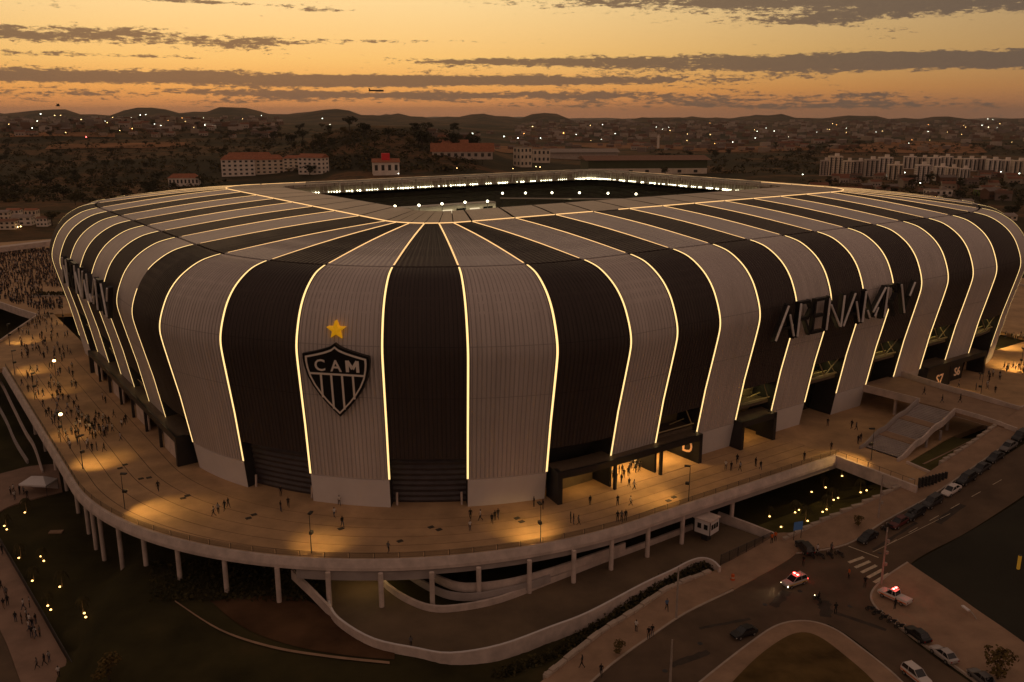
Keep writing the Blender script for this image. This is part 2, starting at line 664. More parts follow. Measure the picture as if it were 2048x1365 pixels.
def gmix(f, a_, b_, bt='MIX'):
    m_ = t.nodes.new('ShaderNodeMix')
    m_.data_type = 'RGBA'
    m_.blend_type = bt
    if isinstance(f, float):
        m_.inputs[0].default_value = f
    else:
        t.links.new(f, m_.inputs[0])
    t.links.new(a_, m_.inputs[6])
    t.links.new(b_, m_.inputs[7])
    return m_.outputs[2]


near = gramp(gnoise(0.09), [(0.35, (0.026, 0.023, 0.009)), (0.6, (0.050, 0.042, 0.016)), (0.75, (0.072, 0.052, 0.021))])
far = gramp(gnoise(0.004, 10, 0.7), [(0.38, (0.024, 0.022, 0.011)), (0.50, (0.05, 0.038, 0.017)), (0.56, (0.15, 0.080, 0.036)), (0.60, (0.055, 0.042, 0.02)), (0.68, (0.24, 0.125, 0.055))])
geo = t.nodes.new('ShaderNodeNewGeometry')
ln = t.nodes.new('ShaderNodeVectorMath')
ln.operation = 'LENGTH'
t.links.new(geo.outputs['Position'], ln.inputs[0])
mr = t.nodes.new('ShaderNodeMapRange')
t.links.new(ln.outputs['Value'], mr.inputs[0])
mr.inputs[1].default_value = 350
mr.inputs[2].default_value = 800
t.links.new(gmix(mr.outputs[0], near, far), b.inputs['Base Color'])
bp = t.nodes.new('ShaderNodeBump')
bp.inputs['Strength'].default_value = 0.5
t.links.new(gnoise(1.2), bp.inputs['Height'])
t.links.new(bp.outputs[0], b.inputs['Normal'])
HAZE = 0.000030
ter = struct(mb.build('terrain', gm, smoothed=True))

# ------------------------------------------------------------------ stadium
LU, LW, RC = 255.0, 225.0, 60.0
seg_len = [LW - 2 * RC, RC * pi / 2, LU - 2 * RC, RC * pi / 2, LW - 2 * RC, RC * pi / 2, LU - 2 * RC, RC * pi / 2]
seg_s = [0]
for l_ in seg_len:
    seg_s.append(seg_s[-1] + l_)
PER = seg_s[-1]


def frame(s):
    """perimeter coordinate -> (base u, base w, inward normal, corner factor, corner index or None, angle)"""
    s %= PER
    for k in range(8):
        if s < seg_s[k + 1] or k == 7:
            break
    d = s - seg_s[k]
    if k == 0:
        return (0, LW - RC - d), (1, 0), 0, None, 0
    if k == 2:
        return (RC + d, 0), (0, 1), 0, None, 0
    if k == 4:
        return (LU, RC + d), (-1, 0), 0, None, 0
    if k == 6:
        return (LU - RC - d, LW), (0, -1), 0, None, 0
    ci = (k - 1) // 2
    c_ = [(RC, RC), (LU - RC, RC), (LU - RC, LW - RC), (RC, LW - RC)][ci]
    a0 = [180, 270, 0, 90][ci]
    ph = d / RC
    an = radians(a0) + ph
    o = (cos(an), sin(an))
    return (c_[0] + RC * o[0], c_[1] + RC * o[1]), (-o[0], -o[1]), sin(2 * ph), ci, an


IN = dict(u0=64.5, u1=LU - 52.0, w0=69.5, w1=LW - 55.0, r=8.0)


def SP(s, ins, z):
    """point of the stadium skin: inset from the base outline, corner aware"""
    b_, n_, cf, ci, an = frame(s)
    return V(b_[0] + n_[0] * ins, b_[1] + n_[1] * ins, z)


def SI(s, extra, z):
    """point on the inner edge of the roof"""
    b_, n_, cf, ci, an = frame(s)
    x0, x1, y0, y1, r = IN['u0'] - extra, IN['u1'] + extra, IN['w0'] - extra, IN['w1'] + extra, IN['r']
    if ci is not None:
        c_ = [(x0 + r, y0 + r), (x1 - r, y0 + r), (x1 - r, y1 - r), (x0 + r, y1 - r)][ci]
        return V(c_[0] + r * cos(an), c_[1] + r * sin(an), z)
    fu = lambda q: lerp(x0 + r, x1 - r, (q - RC) / (LU - 2 * RC))
    fw = lambda q: lerp(y0 + r, y1 - r, (q - RC) / (LW - 2 * RC))
    if n_ == (1, 0):
        return V(x0, fw(b_[1]), z)
    if n_ == (-1, 0):
        return V(x1, fw(b_[1]), z)
    if n_ == (0, 1):
        return V(fu(b_[0]), y0, z)
    return V(fu(b_[0]), y1, z)


PROF = [(0.0, 0.0), (-0.9, 5.5), (-1.7, 10.0), (-2.7, 15.6), (-3.7, 20.0), (-4.6, 24.0), (-5.35, 27.5), (-5.6, 29.5), (-5.35, 31.5), (-4.5, 34.0), (-3.2, 36.6), (-1.3, 38.9),
        (1.1, 40.7), (3.7, 42.0), (6.2, 42.65), (8.4, 43.0)]
_pf = []
for i in range(len(PROF) - 1):
    p0_, p1_, p2_, p3_ = PROF[max(0, i - 1)], PROF[i], PROF[i + 1], PROF[min(len(PROF) - 1, i + 2)]
    for q in range(3 if PROF[i][1] > 19 else 1):
        t_ = q / 3.0
        _pf.append(tuple(0.5 * (2 * b + (c_ - a) * t_ + (2 * a - 5 * b + 4 * c_ - d_) * t_ * t_ + (3 * b - a - 3 * c_ + d_) * t_ ** 3) for a, b, c_, d_ in zip(p0_, p1_, p2_, p3_)))
PROF = _pf + [PROF[-1]]
ZS, ZR, ZI = 43.0, 46.5, 46.45


def prof(z):
    for a, b_ in zip(PROF, PROF[1:]):
        if z <= b_[1]:
            return lerp(a[0], b_[0], (z - a[1]) / (b_[1] - a[1]))
    return PROF[-1][0]


def ccf(s):
    f_ = frame(s)
    return f_[2] ** 1.2 if f_[3] == 0 else 0.0


def cprof(z):
    """the flatter profile of the rounded corners"""
    if z <= 29.5:
        return prof(z) * 0.42 + 1.7
    return -0.65 + (prof(z) - prof(29.5)) * 0.804


def SW(s, ins, z, zp=None):
    """SP for insets taken from prof(z): adds the corner's own profile"""
    z_ = min(max(z if zp is None else zp, 0), 43.0)
    return SP(s, ins + ccf(s) * (cprof(z_) - prof(z_)), z)


def seamin(s):
    return 8.4 + ccf(s) * (cprof(43.0) - prof(43.0))


def wallpt(s, z, out=0.0):
    i = prof(z)
    i += ccf(s) * (cprof(min(z, 43.0)) - prof(z))
    b_, n_, cf, ci, an = frame(s)
    # outward offset roughly along the profile normal
    k = sst(34, 43, z)
    return SP(s, i - out * (1 - 0.75 * k), z + out * k)


# stations of the light strips (perimeter coordinates)
sL = [seg_s[1] - (w_ - RC) for w_ in [164.6 - 13.48 * k + 0.0 for k in range(0)]]
left_w = [165.0, 152.73, 139.25, 125.77, 112.29, 98.81, 85.33, 71.85]           # D11 .. D4
right_u = [62.1 + 11.854 * k for k in range(12)]                                # C3 .. C14
angc = [radians(a) for a in (5.1, 20.9, 35.8, 50.6, 64.4, 78.6)]
ST = [(LW - RC) - w_ for w_ in left_w]
ST += [seg_s[1] + RC * a for a in angc]                                         # D3 D2 D1 C0 C1 C2
ST += [seg_s[2] + (u_ - RC) for u_ in right_u]
angm = [pi / 2 - a for a in angc[::-1]][:5]
ST += [seg_s[3] + RC * a for a in angm]
ST += [seg_s[4] + k * (LW - 2 * RC) / 8.0 for k in range(9)]
ST += [seg_s[5] + RC * radians(a) for a in (15.5, 30, 45, 60, 74.5)]
ST += [seg_s[6] + (u_ - RC) for u_ in right_u]
ST += [seg_s[7] + RC * radians(a) for a in (14.5, 29, 43.5, 58, 73)]
NST = len(ST)
I_C0 = 11            # index of the strip named C0; stripe k lies between ST[k] and ST[k+1]
assert NST % 2 == 0, NST


def is_black(k):
    return (k - I_C0) % 2 == 0


def zbot(k):
    """lower edge of a black stripe"""
    s = (ST[k] + ST[k + 1 if k + 1 < NST else 0]) / 2
    b_, n_, cf, ci, an = frame(s)
    if ci == 0:
        return 9.8 if k != 13 else 10.4
    if n_ == (0, 1):
        return 11.2 + 5.4 * sst(55, 170, b_[0])
    if n_ == (1, 0):
        return 10.4 + 5.2 * sst(55, 150, b_[1])
    return 15.5


stadium = empty('stadium', V(LU / 2, LW / 2, 0), 'large rounded arena with black and white striped cladding outlined by glowing yellow strips', 'stadium')


def svals(k, n):
    a, b_ = ST[k], ST[(k + 1) % NST]
    if b_ <= a:
        b_ += PER
    return [lerp(a, b_, q / n) for q in range(n + 1)]


def visible(k):
    return k <= 27 or k >= NST - 4


for k in range(NST):
    blk = is_black(k)
    s_mid = (svals(k, 2)[1])
    corner = frame(s_mid)[3] is not None
    n = 5 if corner else 2
    ss = svals(k, n)
    # wall panel
    z0 = zbot(k) if blk else 5.5
    zs = [z0] + [p[1] for p in PROF if p[1] > z0 + 0.3][:-1] + [ZS - 0.03]
    rows, uvr = [], []
    for z in zs:
        rows.append([wallpt(s, z) for s in ss])
        uvr.append([(s, z) for s in ss])
    g = MB()
    g.grid(rows, 0, uvr)
    # turned edge at the foot so that the sheet has thickness
    g.grid([[SW(s, prof(z0) + 0.35, z0) for s in ss], [(p[0], p[1], p[2]) for p in rows[0]]], 0, [[(s, z0) for s in ss]] * 2)
    g.build('facade_panel', MT['black_panel' if blk else 'white_panel'], stadium, smoothed=True,
            label='black ribbed cladding stripe' if blk else 'white ribbed cladding stripe')
    if not blk and k not in (14, 24):
        g = MB()
        g.grid([[SW(s, prof(z) - 0.05, z) for s in ss] for z in (0, 2.7, 5.44)], 0)
        g.grid([[SW(s, prof(5.44) - 0.05, 5.44) for s in ss], [SW(s, prof(5.44) + 0.4, 5.44) for s in ss]], 0)
        g.build('base_panel', MT['base_panel'], stadium)
    # roof panel, a thin gap away from the wall sheet
    rows, uvr = [], []
    for q in range(7):
        f_ = q / 6
        rows.append([SP(s, lerp(seamin(s) + 0.30, 46.6, f_), lerp(ZS + 0.08, ZR, f_) + 0.35 * sin(pi * f_)) for s in ss])
        uvr.append([(s, f_ * 38) for s in ss])
    g = MB()
    g.grid(rows, 0, uvr)
    g.grid([[(p[0], p[1], p[2] - 0.3) for p in rows[0]], rows[0]], 0, [uvr[0], uvr[0]])
    g.build('roof_panel', MT['black_roof' if blk else 'white_roof'], stadium)
    # inner ring of the roof
    g = MB()
    rows = [[SP(s, 47.0, ZR + 0.12) for s in ss], [tuple(lerp(p, q, .5) for p, q in zip(SP(s, 47.0, ZR + 0.25), SI(s, 0, ZI))) for s in ss], [SI(s, 0, ZI) for s in ss],
            [SI(s, 0.0, ZI - 0.9) for s in ss]]
    gap = 0.03
    rows = [[tuple(lerp(r[0][q], r[-1][q], gap) for q in range(3))] + r[1:-1] + [tuple(lerp(r[-1][q], r[0][q], gap) for q in range(3))] for r in rows]
    g.grid(rows, 0, [[(s, 0) for s in ss], [(s, 10) for s in ss], [(s, 20) for s in ss], [(s, 21) for s in ss]])
    g.build('roof_ring_panel', MT['ring_panel'], stadium)



def ribbon(g, rows):
    g.grid(rows, 0, flip=True)


def SPt(s, e, ins, z):
    """point e metres along the perimeter from station s, measured at that inset"""
    p = Vector(SP(s, ins, z))
    d_ = Vector(SP(s + .5, 0, z)) - Vector(SP(s - .5, 0, z))
    return tuple(p + d_.normalized() * e)


# light strips
for k in range(NST):
    s = ST[k]
    zlow = 5.7
    zz = [zlow] + [p[1] for p in PROF if p[1] > zlow + 0.4][:-1] + [42.85]
    fine = []
    for a, b_ in zip(zz, zz[1:]):
        fine += [lerp(a, b_, q / 2) for q in range(2)]
    fine.append(zz[-1])
    runs = [fine]
    if k == 7:   # this strip has a dead length near the shoulder
        runs = [[z for z in fine if z < 35.2], [z for z in fine if z > 38.2]]
    for rn in runs:
        g = MB()
        ribbon(g, [[wallpt(s + e, z, o_) for z in rn] for e, o_ in ((-.17, 0.02), (-.17, 0.13), (.17, 0.13), (.17, 0.02))])
        ls_ = g.build('light_strip', MT['led'], stadium)
        g = MB()
        for e0, e1 in ((-.33, -.20), (.20, .33)):
            ribbon(g, [[wallpt(s + e, z, o_) for z in rn] for e, o_ in ((e0, 0.0), (e0, 0.10), (e1, 0.10), (e1, 0.0))])
        g.build('strip_channel', MT['steel'], ls_)
    g = MB()
    ribbon(g, [[SPt(s, e, lerp(seamin(s) + 1.0, 46.5, f_), lerp(ZS + 0.08, ZR, f_) + 0.35 * sin(pi * f_) + o_) for f_ in (0, .17, .33, .5, .67, .83, 1)] for e, o_ in ((-.15, 0.02), (-.15, 0.10), (.15, 0.10), (.15, 0.02))])
    ls_ = g.build('light_strip', MT['led_roof'], stadium)
    g = MB()
    for e0, e1 in ((-.30, -.19), (.19, .30)):
        ribbon(g, [[SPt(s, e, lerp(seamin(s) + 1.0, 46.5, f_), lerp(ZS + 0.08, ZR, f_) + 0.35 * sin(pi * f_) + o_) for f_ in (0, .17, .33, .5, .67, .83, 1)] for e, o_ in ((e0, 0.0), (e0, 0.04), (e1, 0.04), (e1, 0.0))])
    g.build('strip_channel', MT['steel'], ls_)
    nxt = ST[(k + 1) % NST]
    if nxt <= s:
        nxt += PER
    if k != 17:
        q0 = 0.02
    else:
        q0 = 0.7
    g = MB()
    ribbon(g, [[SP(lerp(s, nxt, q0 + (0.98 - q0) * q / 4), 46.85 + e, ZR + o_) for q in range(5)] for e, o_ in ((-.14, 0.05), (-.14, 0.22), (.14, 0.22), (.14, 0.05))])
    g.build('roof_ring_strip', MT['led_roof'], stadium)

# dark inner hull behind the cladding and below the roof
g = MB()
allS = [lerp(0, PER, q / 180) for q in range(180)]
g.grid([[SW(s, prof(z) + (1.0 if z > 17 else 7.5), min(z, 42.4)) for s in allS] for z in (0, 5.5, 12, 16.9, 17.0, 20, 24, 29.5, 34, 38.9, 40.7, 42)]
       + [[SP(s, 24, 43.6) for s in allS], [SP(s, 46.6, 45.7) for s in allS], [SI(s, 0.6, ZI - 0.9) for s in allS]], 0, closed=True)
g.build('inner_hull', MT['shell'], stadium)

# cross joints per stripe; near the front corner flat strips paint the rib valleys' shade
MT['rib_shade_joint'] = M('joint_and_rib_shade', (0.34, 0.30, 0.275), 0.7, 0.1, 0.5)
MT['rib_shade_joint_black'] = M('joint_and_rib_shade_dark', (0.022, 0.017, 0.015), 0.7, 0.1, 0.5)
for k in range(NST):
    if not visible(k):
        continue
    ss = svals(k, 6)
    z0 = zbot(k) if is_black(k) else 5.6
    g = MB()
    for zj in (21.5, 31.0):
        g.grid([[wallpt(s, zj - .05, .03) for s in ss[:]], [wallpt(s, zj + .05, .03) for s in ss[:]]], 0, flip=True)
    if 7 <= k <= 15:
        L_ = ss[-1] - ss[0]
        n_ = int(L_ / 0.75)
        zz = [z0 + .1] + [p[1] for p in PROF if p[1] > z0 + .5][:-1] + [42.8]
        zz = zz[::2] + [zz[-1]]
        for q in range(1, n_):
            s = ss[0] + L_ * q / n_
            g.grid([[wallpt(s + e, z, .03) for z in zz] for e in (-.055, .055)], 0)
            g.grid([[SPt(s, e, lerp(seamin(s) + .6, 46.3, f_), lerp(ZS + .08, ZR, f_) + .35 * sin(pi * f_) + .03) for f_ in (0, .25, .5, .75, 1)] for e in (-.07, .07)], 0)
    o_ = g.build('joint_and_rib_shade', MT['rib_shade_joint_black' if is_black(k) else 'rib_shade_joint'], stadium)
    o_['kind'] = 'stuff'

# openings below the black stripes
CONC = []
for k in range(NST):
    if not is_black(k) or not visible(k):
        continue
    ss = svals(k, 4)
    zb = zbot(k)
    ci = frame(ss[2])[3]
    shut = k in (9, 11)
    dep = 2.6 if shut else 6.0
    g = MB()
    # reveals, soffit, back wall
    for s in (ss[0], ss[-1]):
        zq = [0, 5.5, zb]
        g.grid([[SW(s, prof(z) + 0.02, z) for z in zq], [SW(s, prof(z) + dep, z) for z in zq]], 0, flip=(s == ss[0]))
    g.grid([[SW(s, prof(zb) + 0.3, zb) for s in ss], [SW(s, prof(zb) + dep, zb) for s in ss]], 0)
    g.build('opening_reveal', MT['steel'] if not shut else MT['shell'], stadium)
    if shut:
        ns = 9
        for q in range(ns):
            z_a, z_b = zb * q / ns + 0.03, zb * (q + 1) / ns - 0.05
            g = MB()
            i0 = 2.3 + prof((z_a + z_b) / 2)
            g.grid([[SW(s, i0 + 0.14, z_a) for s in ss], [SW(s, i0 - 0.10, lerp(z_a, z_b, .5)) for s in ss], [SW(s, i0 + 0.14, z_b) for s in ss]], 0)
            g.build('shutter_slat', MT['shutter'], stadium)
        for s in (ss[0], ss[-1]):
            d_ = 1.0 if s == ss[0] else -1.0
            g = MB()
            g.tube([SW(s + d_, prof(1) + 1.2, 0), SW(s + d_, prof(1) + 1.2, 2.4)], 0.22, 8)
            g.build('door_post', MT['rimwhite'], stadium)
    else:
        g = MB()
        g.grid([[SW(s, prof(z) + dep + 0.02, z) for s in ss] for z in (0, zb + 0.5)], 0)
        g.build('back_wall', MT['shell' if k in (13, 7) else 'glass' if k == 19 else 'inner_wall'], stadium)
        # truss in the upper part of the opening
        zt0, zt1 = zb - 4.2, zb - 0.2
        if k in (1, 3, 5, 17, 19, 21, 23, 25):
            CONC.append((k, zb))
        if k not in (13, 7):
            a_ = lambda f_, z, d_=1.2: SW(lerp(ss[0], ss[-1], f_), prof(z) + d_, z)
            for pts, r_ in (([a_(0, zt0), a_(1, zt0)], 0.16), ([a_(.95, zt0), a_(.72, zt1)], 0.12), ([a_(.6, zt0, 3.5), a_(.95, zt0 + .5, 3.5)], .12)) if k in (5, 15, 17) else (([a_(0, zt0), a_(1, zt0)], 0.20), ([a_(.62, zt0), a_(.96, zt1)], 0.15), ([a_(.62, zt0), a_(.30, zt1)], 0.15), ([a_(.05, zt0, 3.5), a_(.95, zt0, 3.5)], 0.15),
                            ([a_(.95, zt0), a_(.78, zt1, 3.5)], 0.12), ([a_(.05, zt0), a_(.25, zt1, 3.0)], 0.12)):
                g = MB()
                g.tube(pts, r_, 6)
                g.build('truss_bar', MT['trussdark'], stadium)
        # upper concourse floor slab
        g = MB()
        zf = zt0 - 0.6
        if zb > 11.5:
            g.grid([[SW(s, prof(zf) + 1.4, zf) for s in ss], [SW(s, prof(zf) + dep, zf) for s in ss]], 0)
            g.grid([[SW(s, prof(zf) + 1.4, zf - 0.7) for s in ss], [SW(s, prof(zf) + 1.4, zf) for s in ss]], 0)
            g.build('concourse_floor', MT['canopy_top'], stadium)


# ------------------------------------------------------------------ lettering helper
def text_mesh(txt, size, depth, bold=0.0, shear=0.0, squeeze=1.0, align='CENTER'):
    cu = bpy.data.curves.new('lettering', 'FONT')
    cu.body = txt
    cu.size = size
    cu.extrude = depth / 2
    cu.offset = bold
    cu.shear = shear
    cu.align_x = align
    cu.resolution_u = 3
    ob = bpy.data.objects.new('lettering', cu)
    COL.objects.link(ob)
    dg = bpy.context.evaluated_depsgraph_get()
    me = bpy.data.meshes.new_from_object(ob.evaluated_get(dg))
    bpy.data.objects.remove(ob)
    bpy.data.curves.remove(cu)
    for v in me.vertices:
        v.co.x *= squeeze
    return me


def place_text(me, origin, ex, ez, mat, name, parent, label=None):
    """map text x -> ex, y -> ez, extrusion -> outward"""
    ex, ez = Vector(ex), Vector(ez)
    en = ex.cross(ez).normalized()
    o = Vector(origin)
    for v in me.vertices:
        p = v.co.copy()
        v.co = o + ex * p.x + ez * p.y + en * p.z
    me.materials.clear()
    me.materials.append(mat)
    return link(name, me, parent, label=label)


MT['letter_dark'] = M('letter_black', (0.012, 0.011, 0.011), 0.4, 0.0)
MT['letter_grey'] = M('letter_tube_grey', (0.80, 0.76, 0.72), 0.4, 0.1, 1)
MT['crest_black'] = M('crest_black', (0.008, 0.007, 0.007), 0.4, 0.0)
MT['crest_white'] = M('crest_white', (0.86, 0.78, 0.68), 0.5, 0.0)
MT['star_yellow'] = M('star_yellow', (0.85, 0.42, 0.01), 0.4, 0.0, emit=(1.0, 0.46, 0.01), estr=0.30)
MT['sign_amber'] = M('sign_amber', (0.75, 0.45, 0.25), 0.5, 0.0, emit=(1.0, 0.50, 0.25), estr=0.10)

# big letters: each letter is a set of flat dark bars, the stems faced with grey tubes
GL = {  # strokes in a 0..1 box: (x0,y0,x1,y1,grey?)
    'A': (1.0, [(0.0, 0, .5, 1, 1), (.5, 1, 1.0, 0, 0), (.62, .72, .96, .04, 1), (.2, .32, .8, .32, 0)]),
    'R': (0.72, [(0, 0, 0, 1, 1), (0, 1, .72, 1, 0), (.72, 1, 1, .76, 0), (1, .76, .72, .5, 0), (.72, .5, 0, .5, 0), (.5, .5, 1, 0, 0)]),
    'E': (0.6, [(0, 0, 0, 1, 0), (0, 1, 1, 1, 0), (0, .5, .85, .5, 0), (0, 0, 1, 0, 0)]),
    'N': (0.85, [(0, 0, 0, 1, 1), (0, 1, 1, 0, 0), (.12, .78, .94, .02, 1), (1, 0, 1, 1, 1)]),
    'M': (1.25, [(0, 0, 0, 1, 1), (0, 1, .5, .25, 0), (.5, .25, 1, 1, 1), (1, 1, 1, 0, 0), (.2, .35, .36, .1, 1), (.62, .1, .74, .38, 1)]),
    'V': (0.95, [(0, 1, .5, 0, 1), (.5, 0, 1, 1, 0), (.72, .55, .98, .99, 1)]),
}


def big_letters(o, ex, word, total, h, parent, slant=0.06):
    ex = Vector(ex)
    en = ex.cross(Vector((0, 0, 1)))
    o = Vector(o)
    gap = 0.16
    wid = [GL[c][0] for c in word]
    k = total / (sum(wid) + gap * (len(word) - 1))
    x = 0.0
    for c in word:
        wd, st = GL[c]
        root = None
        dark, grey = MB(), MB()

        def P(a, b, d):
            p = o + ex * (x + a * wd * k + b * h * slant) + en * d
            return Vector((p.x, p.y, p.z + b * h))
        for (x0, y0, x1, y1, gflag) in st:
            if gflag:
                grey.tube([P(x0, y0, .55), P(x1, y1, .55)], 0.24, 6)
            a, b_ = P(x0, y0, 0.0), P(x1, y1, 0.0)
            d_ = (b_ - a).normalized()
            side = en.cross(d_).normalized() * 0.31
            a, b_ = a - d_ * 0.3, b_ + d_ * 0.3
            q = [a - side, b_ - side, b_ + side, a + side]
            f_ = [p + en * 0.42 for p in q]
            bk = [p - en * 0.55 for p in q]
            dark.face(f_)
            dark.face(bk[::-1])
            for z in range(4):
                y = (z + 1) % 4
                dark.face([bk[z], bk[y], f_[y], f_[z]])
        root = dark.build('letter', MT['letter_dark'], parent)
        grey.build('letter_tube', MT['letter_grey'], root)
        x += (wd + gap) * k


ux3, wx3 = (UX, UY, 0), (WX, WY, 0)
nux3, nwx3 = (-UX, -UY, 0), (-WX, -WY, 0)
ex_r = Vector(ux3)
big_letters(V(100.6, -7.2, 24.6), ux3, 'ARENAMRV', 49.5, 7.0, stadium)
big_letters(V(-7.2, 138.5, 26.6), nwx3, 'ARENAMRV', 55.0, 7.0, stadium)

# crest on the white stripe left of the front corner
ang = radians(43.2)
cn = Vector((-(cos(ang) * UX + sin(ang) * WX), -(cos(ang) * UY + sin(ang) * WY), 0))
ct = Vector((-cn.y, cn.x, 0))
c0 = Vector(V(RC, RC, 0))
tilt = Vector((cn.x * 0.08, cn.y * 0.08, 1)).normalized()


def CP(t_, h_, d_):
    """crest coordinates: across, up from the crest centre, proud of the wall"""
    p = c0 + cn * (60.9 + d_) + ct * (t_ - 0.25) + Vector((0, 0, 24.75)) + tilt * h_
    return p


def plate(poly, d0, d1, name, mat, parent, label=None):
    g = MB()
    f_ = [CP(x, y, d1) for x, y in poly]
    b_ = [CP(x, y, d0) for x, y in poly]
    g.face(f_)
    for k in range(len(poly)):
        j = (k + 1) % len(poly)
        g.face([b_[k], b_[j], f_[j], f_[k]])
    return g.build(name, mat, parent, label=label)


def shield(k, dy=0.0):
    left = []
    # top dip from the point to the ear, then down the flank
    for q in range(9):
        f_ = q / 8
        left.append((-5.75 * f_, 6.5 - 2.05 * (f_ ** 0.62)) if True else None)
    for f_, wx_ in ((0.08, 5.78), (0.2, 5.62), (0.35, 5.2), (0.5, 4.45), (0.65, 3.4), (0.8, 2.1), (0.92, 0.85), (1.0, 0.0)):
        left.append((-wx_, 4.45 - f_ * 10.9))
    right = [(-x, y) for x, y in left[-2:0:-1]]
    return [(x * k, y * k + dy) for x, y in (left + right)]


def ringplate(outer, inner, d0, d1, name, mat, parent):
    g = MB()
    n = len(outer)
    fo, fi = [CP(x, y, d1) for x, y in outer], [CP(x, y, d1) for x, y in inner]
    bo, bi = [CP(x, y, d0) for x, y in outer], [CP(x, y, d0) for x, y in inner]
    for k in range(n):
        j = (k + 1) % n
        g.face([fo[k], fo[j], fi[j], fi[k]])
        g.face([bo[k], bo[j], fo[j], fo[k]])
        g.face([fi[k], fi[j], bi[j], bi[k]])
    return g.build(name, mat, parent)


crest = plate(shield(1.06), -0.5, 0.35, 'crest', MT['crest_black'], stadium, label='black shield crest with white letters and stripes')
ringplate(shield(0.975), shield(0.915), 0.34, 0.46, 'crest_border', MT['crest_white'], crest)
plate([(-5.05, 1.35), (-5.0, 1.0), (5.0, 1.0), (5.05, 1.35)], 0.34, 0.46, 'crest_bar', MT['crest_white'], crest)
for x_, yb in ((-2.95, -3.3), (-1.05, -5.35), (0.95, -5.35), (2.95, -3.3)):
    plate([(x_ - .18, 1.02), (x_ - .18, yb), (x_ + .18, yb), (x_ + .18, 1.02)], 0.34, 0.45, 'crest_stripe', MT['crest_white'], crest)
for x0_, y0_, x1_, y1_ in ((2.05, 1.75, 2.05, 3.85), (2.12, 3.80, 3.0, 2.35), (3.0, 2.35, 3.88, 3.80), (3.95, 3.85, 3.95, 1.75)):
    d_ = Vector((x1_ - x0_, y1_ - y0_)).normalized()
    sx_, sy_ = -d_.y * .27, d_.x * .27
    plate([(x0_ + sx_, y0_ + sy_), (x0_ - sx_, y0_ - sy_), (x1_ - sx_, y1_ - sy_), (x1_ + sx_, y1_ + sy_)], 0.34, 0.48 if x0_ != x1_ else 0.485, 'crest_letter', MT['crest_white'], crest)
for ch, x_ in (('C', -3.0), ('A', -0.05)):
    me = text_mesh(ch, 3.0, 0.12, bold=0.03)
    o_ = CP(x_, 1.75, 0.42)
    place_text(me, o_, ct, tilt, MT['crest_white'], 'crest_letter', crest)
star = []
for k in range(10):
    r_ = 1.72 if k % 2 == 0 else 0.70
    a_ = pi / 2 + k * pi / 5
    star.append((r_ * cos(a_) - 0.05, r_ * sin(a_) + 8.95))
g = MB()
f_ = [CP(x, y, -0.75) for x, y in star]
b_ = [CP(x, y, -1.9) for x, y in star]
cc = CP(-0.05, 8.95, -0.55)
for k in range(10):
    j = (k + 1) % 10
    g.face([f_[k], f_[j], cc])
    g.face([b_[k], b_[j], f_[j], f_[k]])
g.build('star', MT['star_yellow'], stadium, label='yellow star above the crest')


# ------------------------------------------------------------------ entrance canopies (black portals)
def portal(s0, s1, posts, name_label, walls=True, interior=True):
    """canopy from perimeter coordinate s0 to s1; 6 m high, proud of the wall"""
    so = [lerp(s0, s1, q / 10) for q in range(11)]
    g = MB()
    o_, i_ = -3.2, 1.5
    g.grid([[SP(s, i_, 6.45) for s in so], [SP(s, o_ + 0.5, 6.2) for s in so]], 0, flip=True)
    g.build('canopy_roof', MT['canopy_top'], stadium)
    g = MB()
    g.grid([[SP(s, o_ + 0.5, 5.05) for s in so], [SP(s, o_, 5.05) for s in so], [SP(s, o_, 6.35) for s in so], [SP(s, o_ + 0.5, 6.35) for s in so]], 0)
    g.grid([[SP(s, i_, 5.3) for s in so], [SP(s, o_ + 0.5, 5.05) for s in so]], 0)
    g.build('canopy_beam', MT['canopy'], stadium)
    for s in (s0, s1):
        g = MB()
        d_ = 0.9 if s == s0 else -0.9
        g.grid([[SP(s, o_, 0), SP(s, o_, 6.3), SP(s, i_, 6.3), SP(s, i_, 0)], [SP(s + d_, o_, 0), SP(s + d_, o_, 6.3), SP(s + d_, i_, 6.3), SP(s + d_, i_, 0)]], 0, closed=True)
        g.face([SP(s, o_, 0), SP(s, o_, 6.3), SP(s, i_, 6.3), SP(s, i_, 0)])
        g.face([SP(s + d_, o_, 0), SP(s + d_, o_, 6.3), SP(s + d_, i_, 6.3), SP(s + d_, i_, 0)][::-1])
        g.build('canopy_end_wall', MT['canopy'], stadium)
    for s in posts:
        g = MB()
        g.grid([[SP(s - .25, o_ + .1, 0), SP(s + .25, o_ + .1, 0), SP(s + .25, o_ + .7, 0), SP(s - .25, o_ + .7, 0)], [SP(s - .25, o_ + .1, 5.1), SP(s + .25, o_ + .1, 5.1), SP(s + .25, o_ + .7, 5.1), SP(s - .25, o_ + .7, 5.1)]], 0, closed=True)
        g.build('canopy_post', MT['canopy'], stadium)


def area_lamp(name, loc, w_, h_, energy, col, rot=None):
    d_ = bpy.data.lights.new(name, 'AREA')
    d_.shape = 'RECTANGLE'
    d_.size, d_.size_y = w_, h_
    d_.energy = energy
    d_.color = col
    o_ = bpy.data.objects.new(name, d_)
    COL.objects.link(o_)
    o_.location = loc
    if rot:
        o_.rotation_euler = rot
    return o_


def us(u_):
    return seg_s[2] + u_ - RC


def ws(w_):
    return seg_s[1] - (w_ - RC)


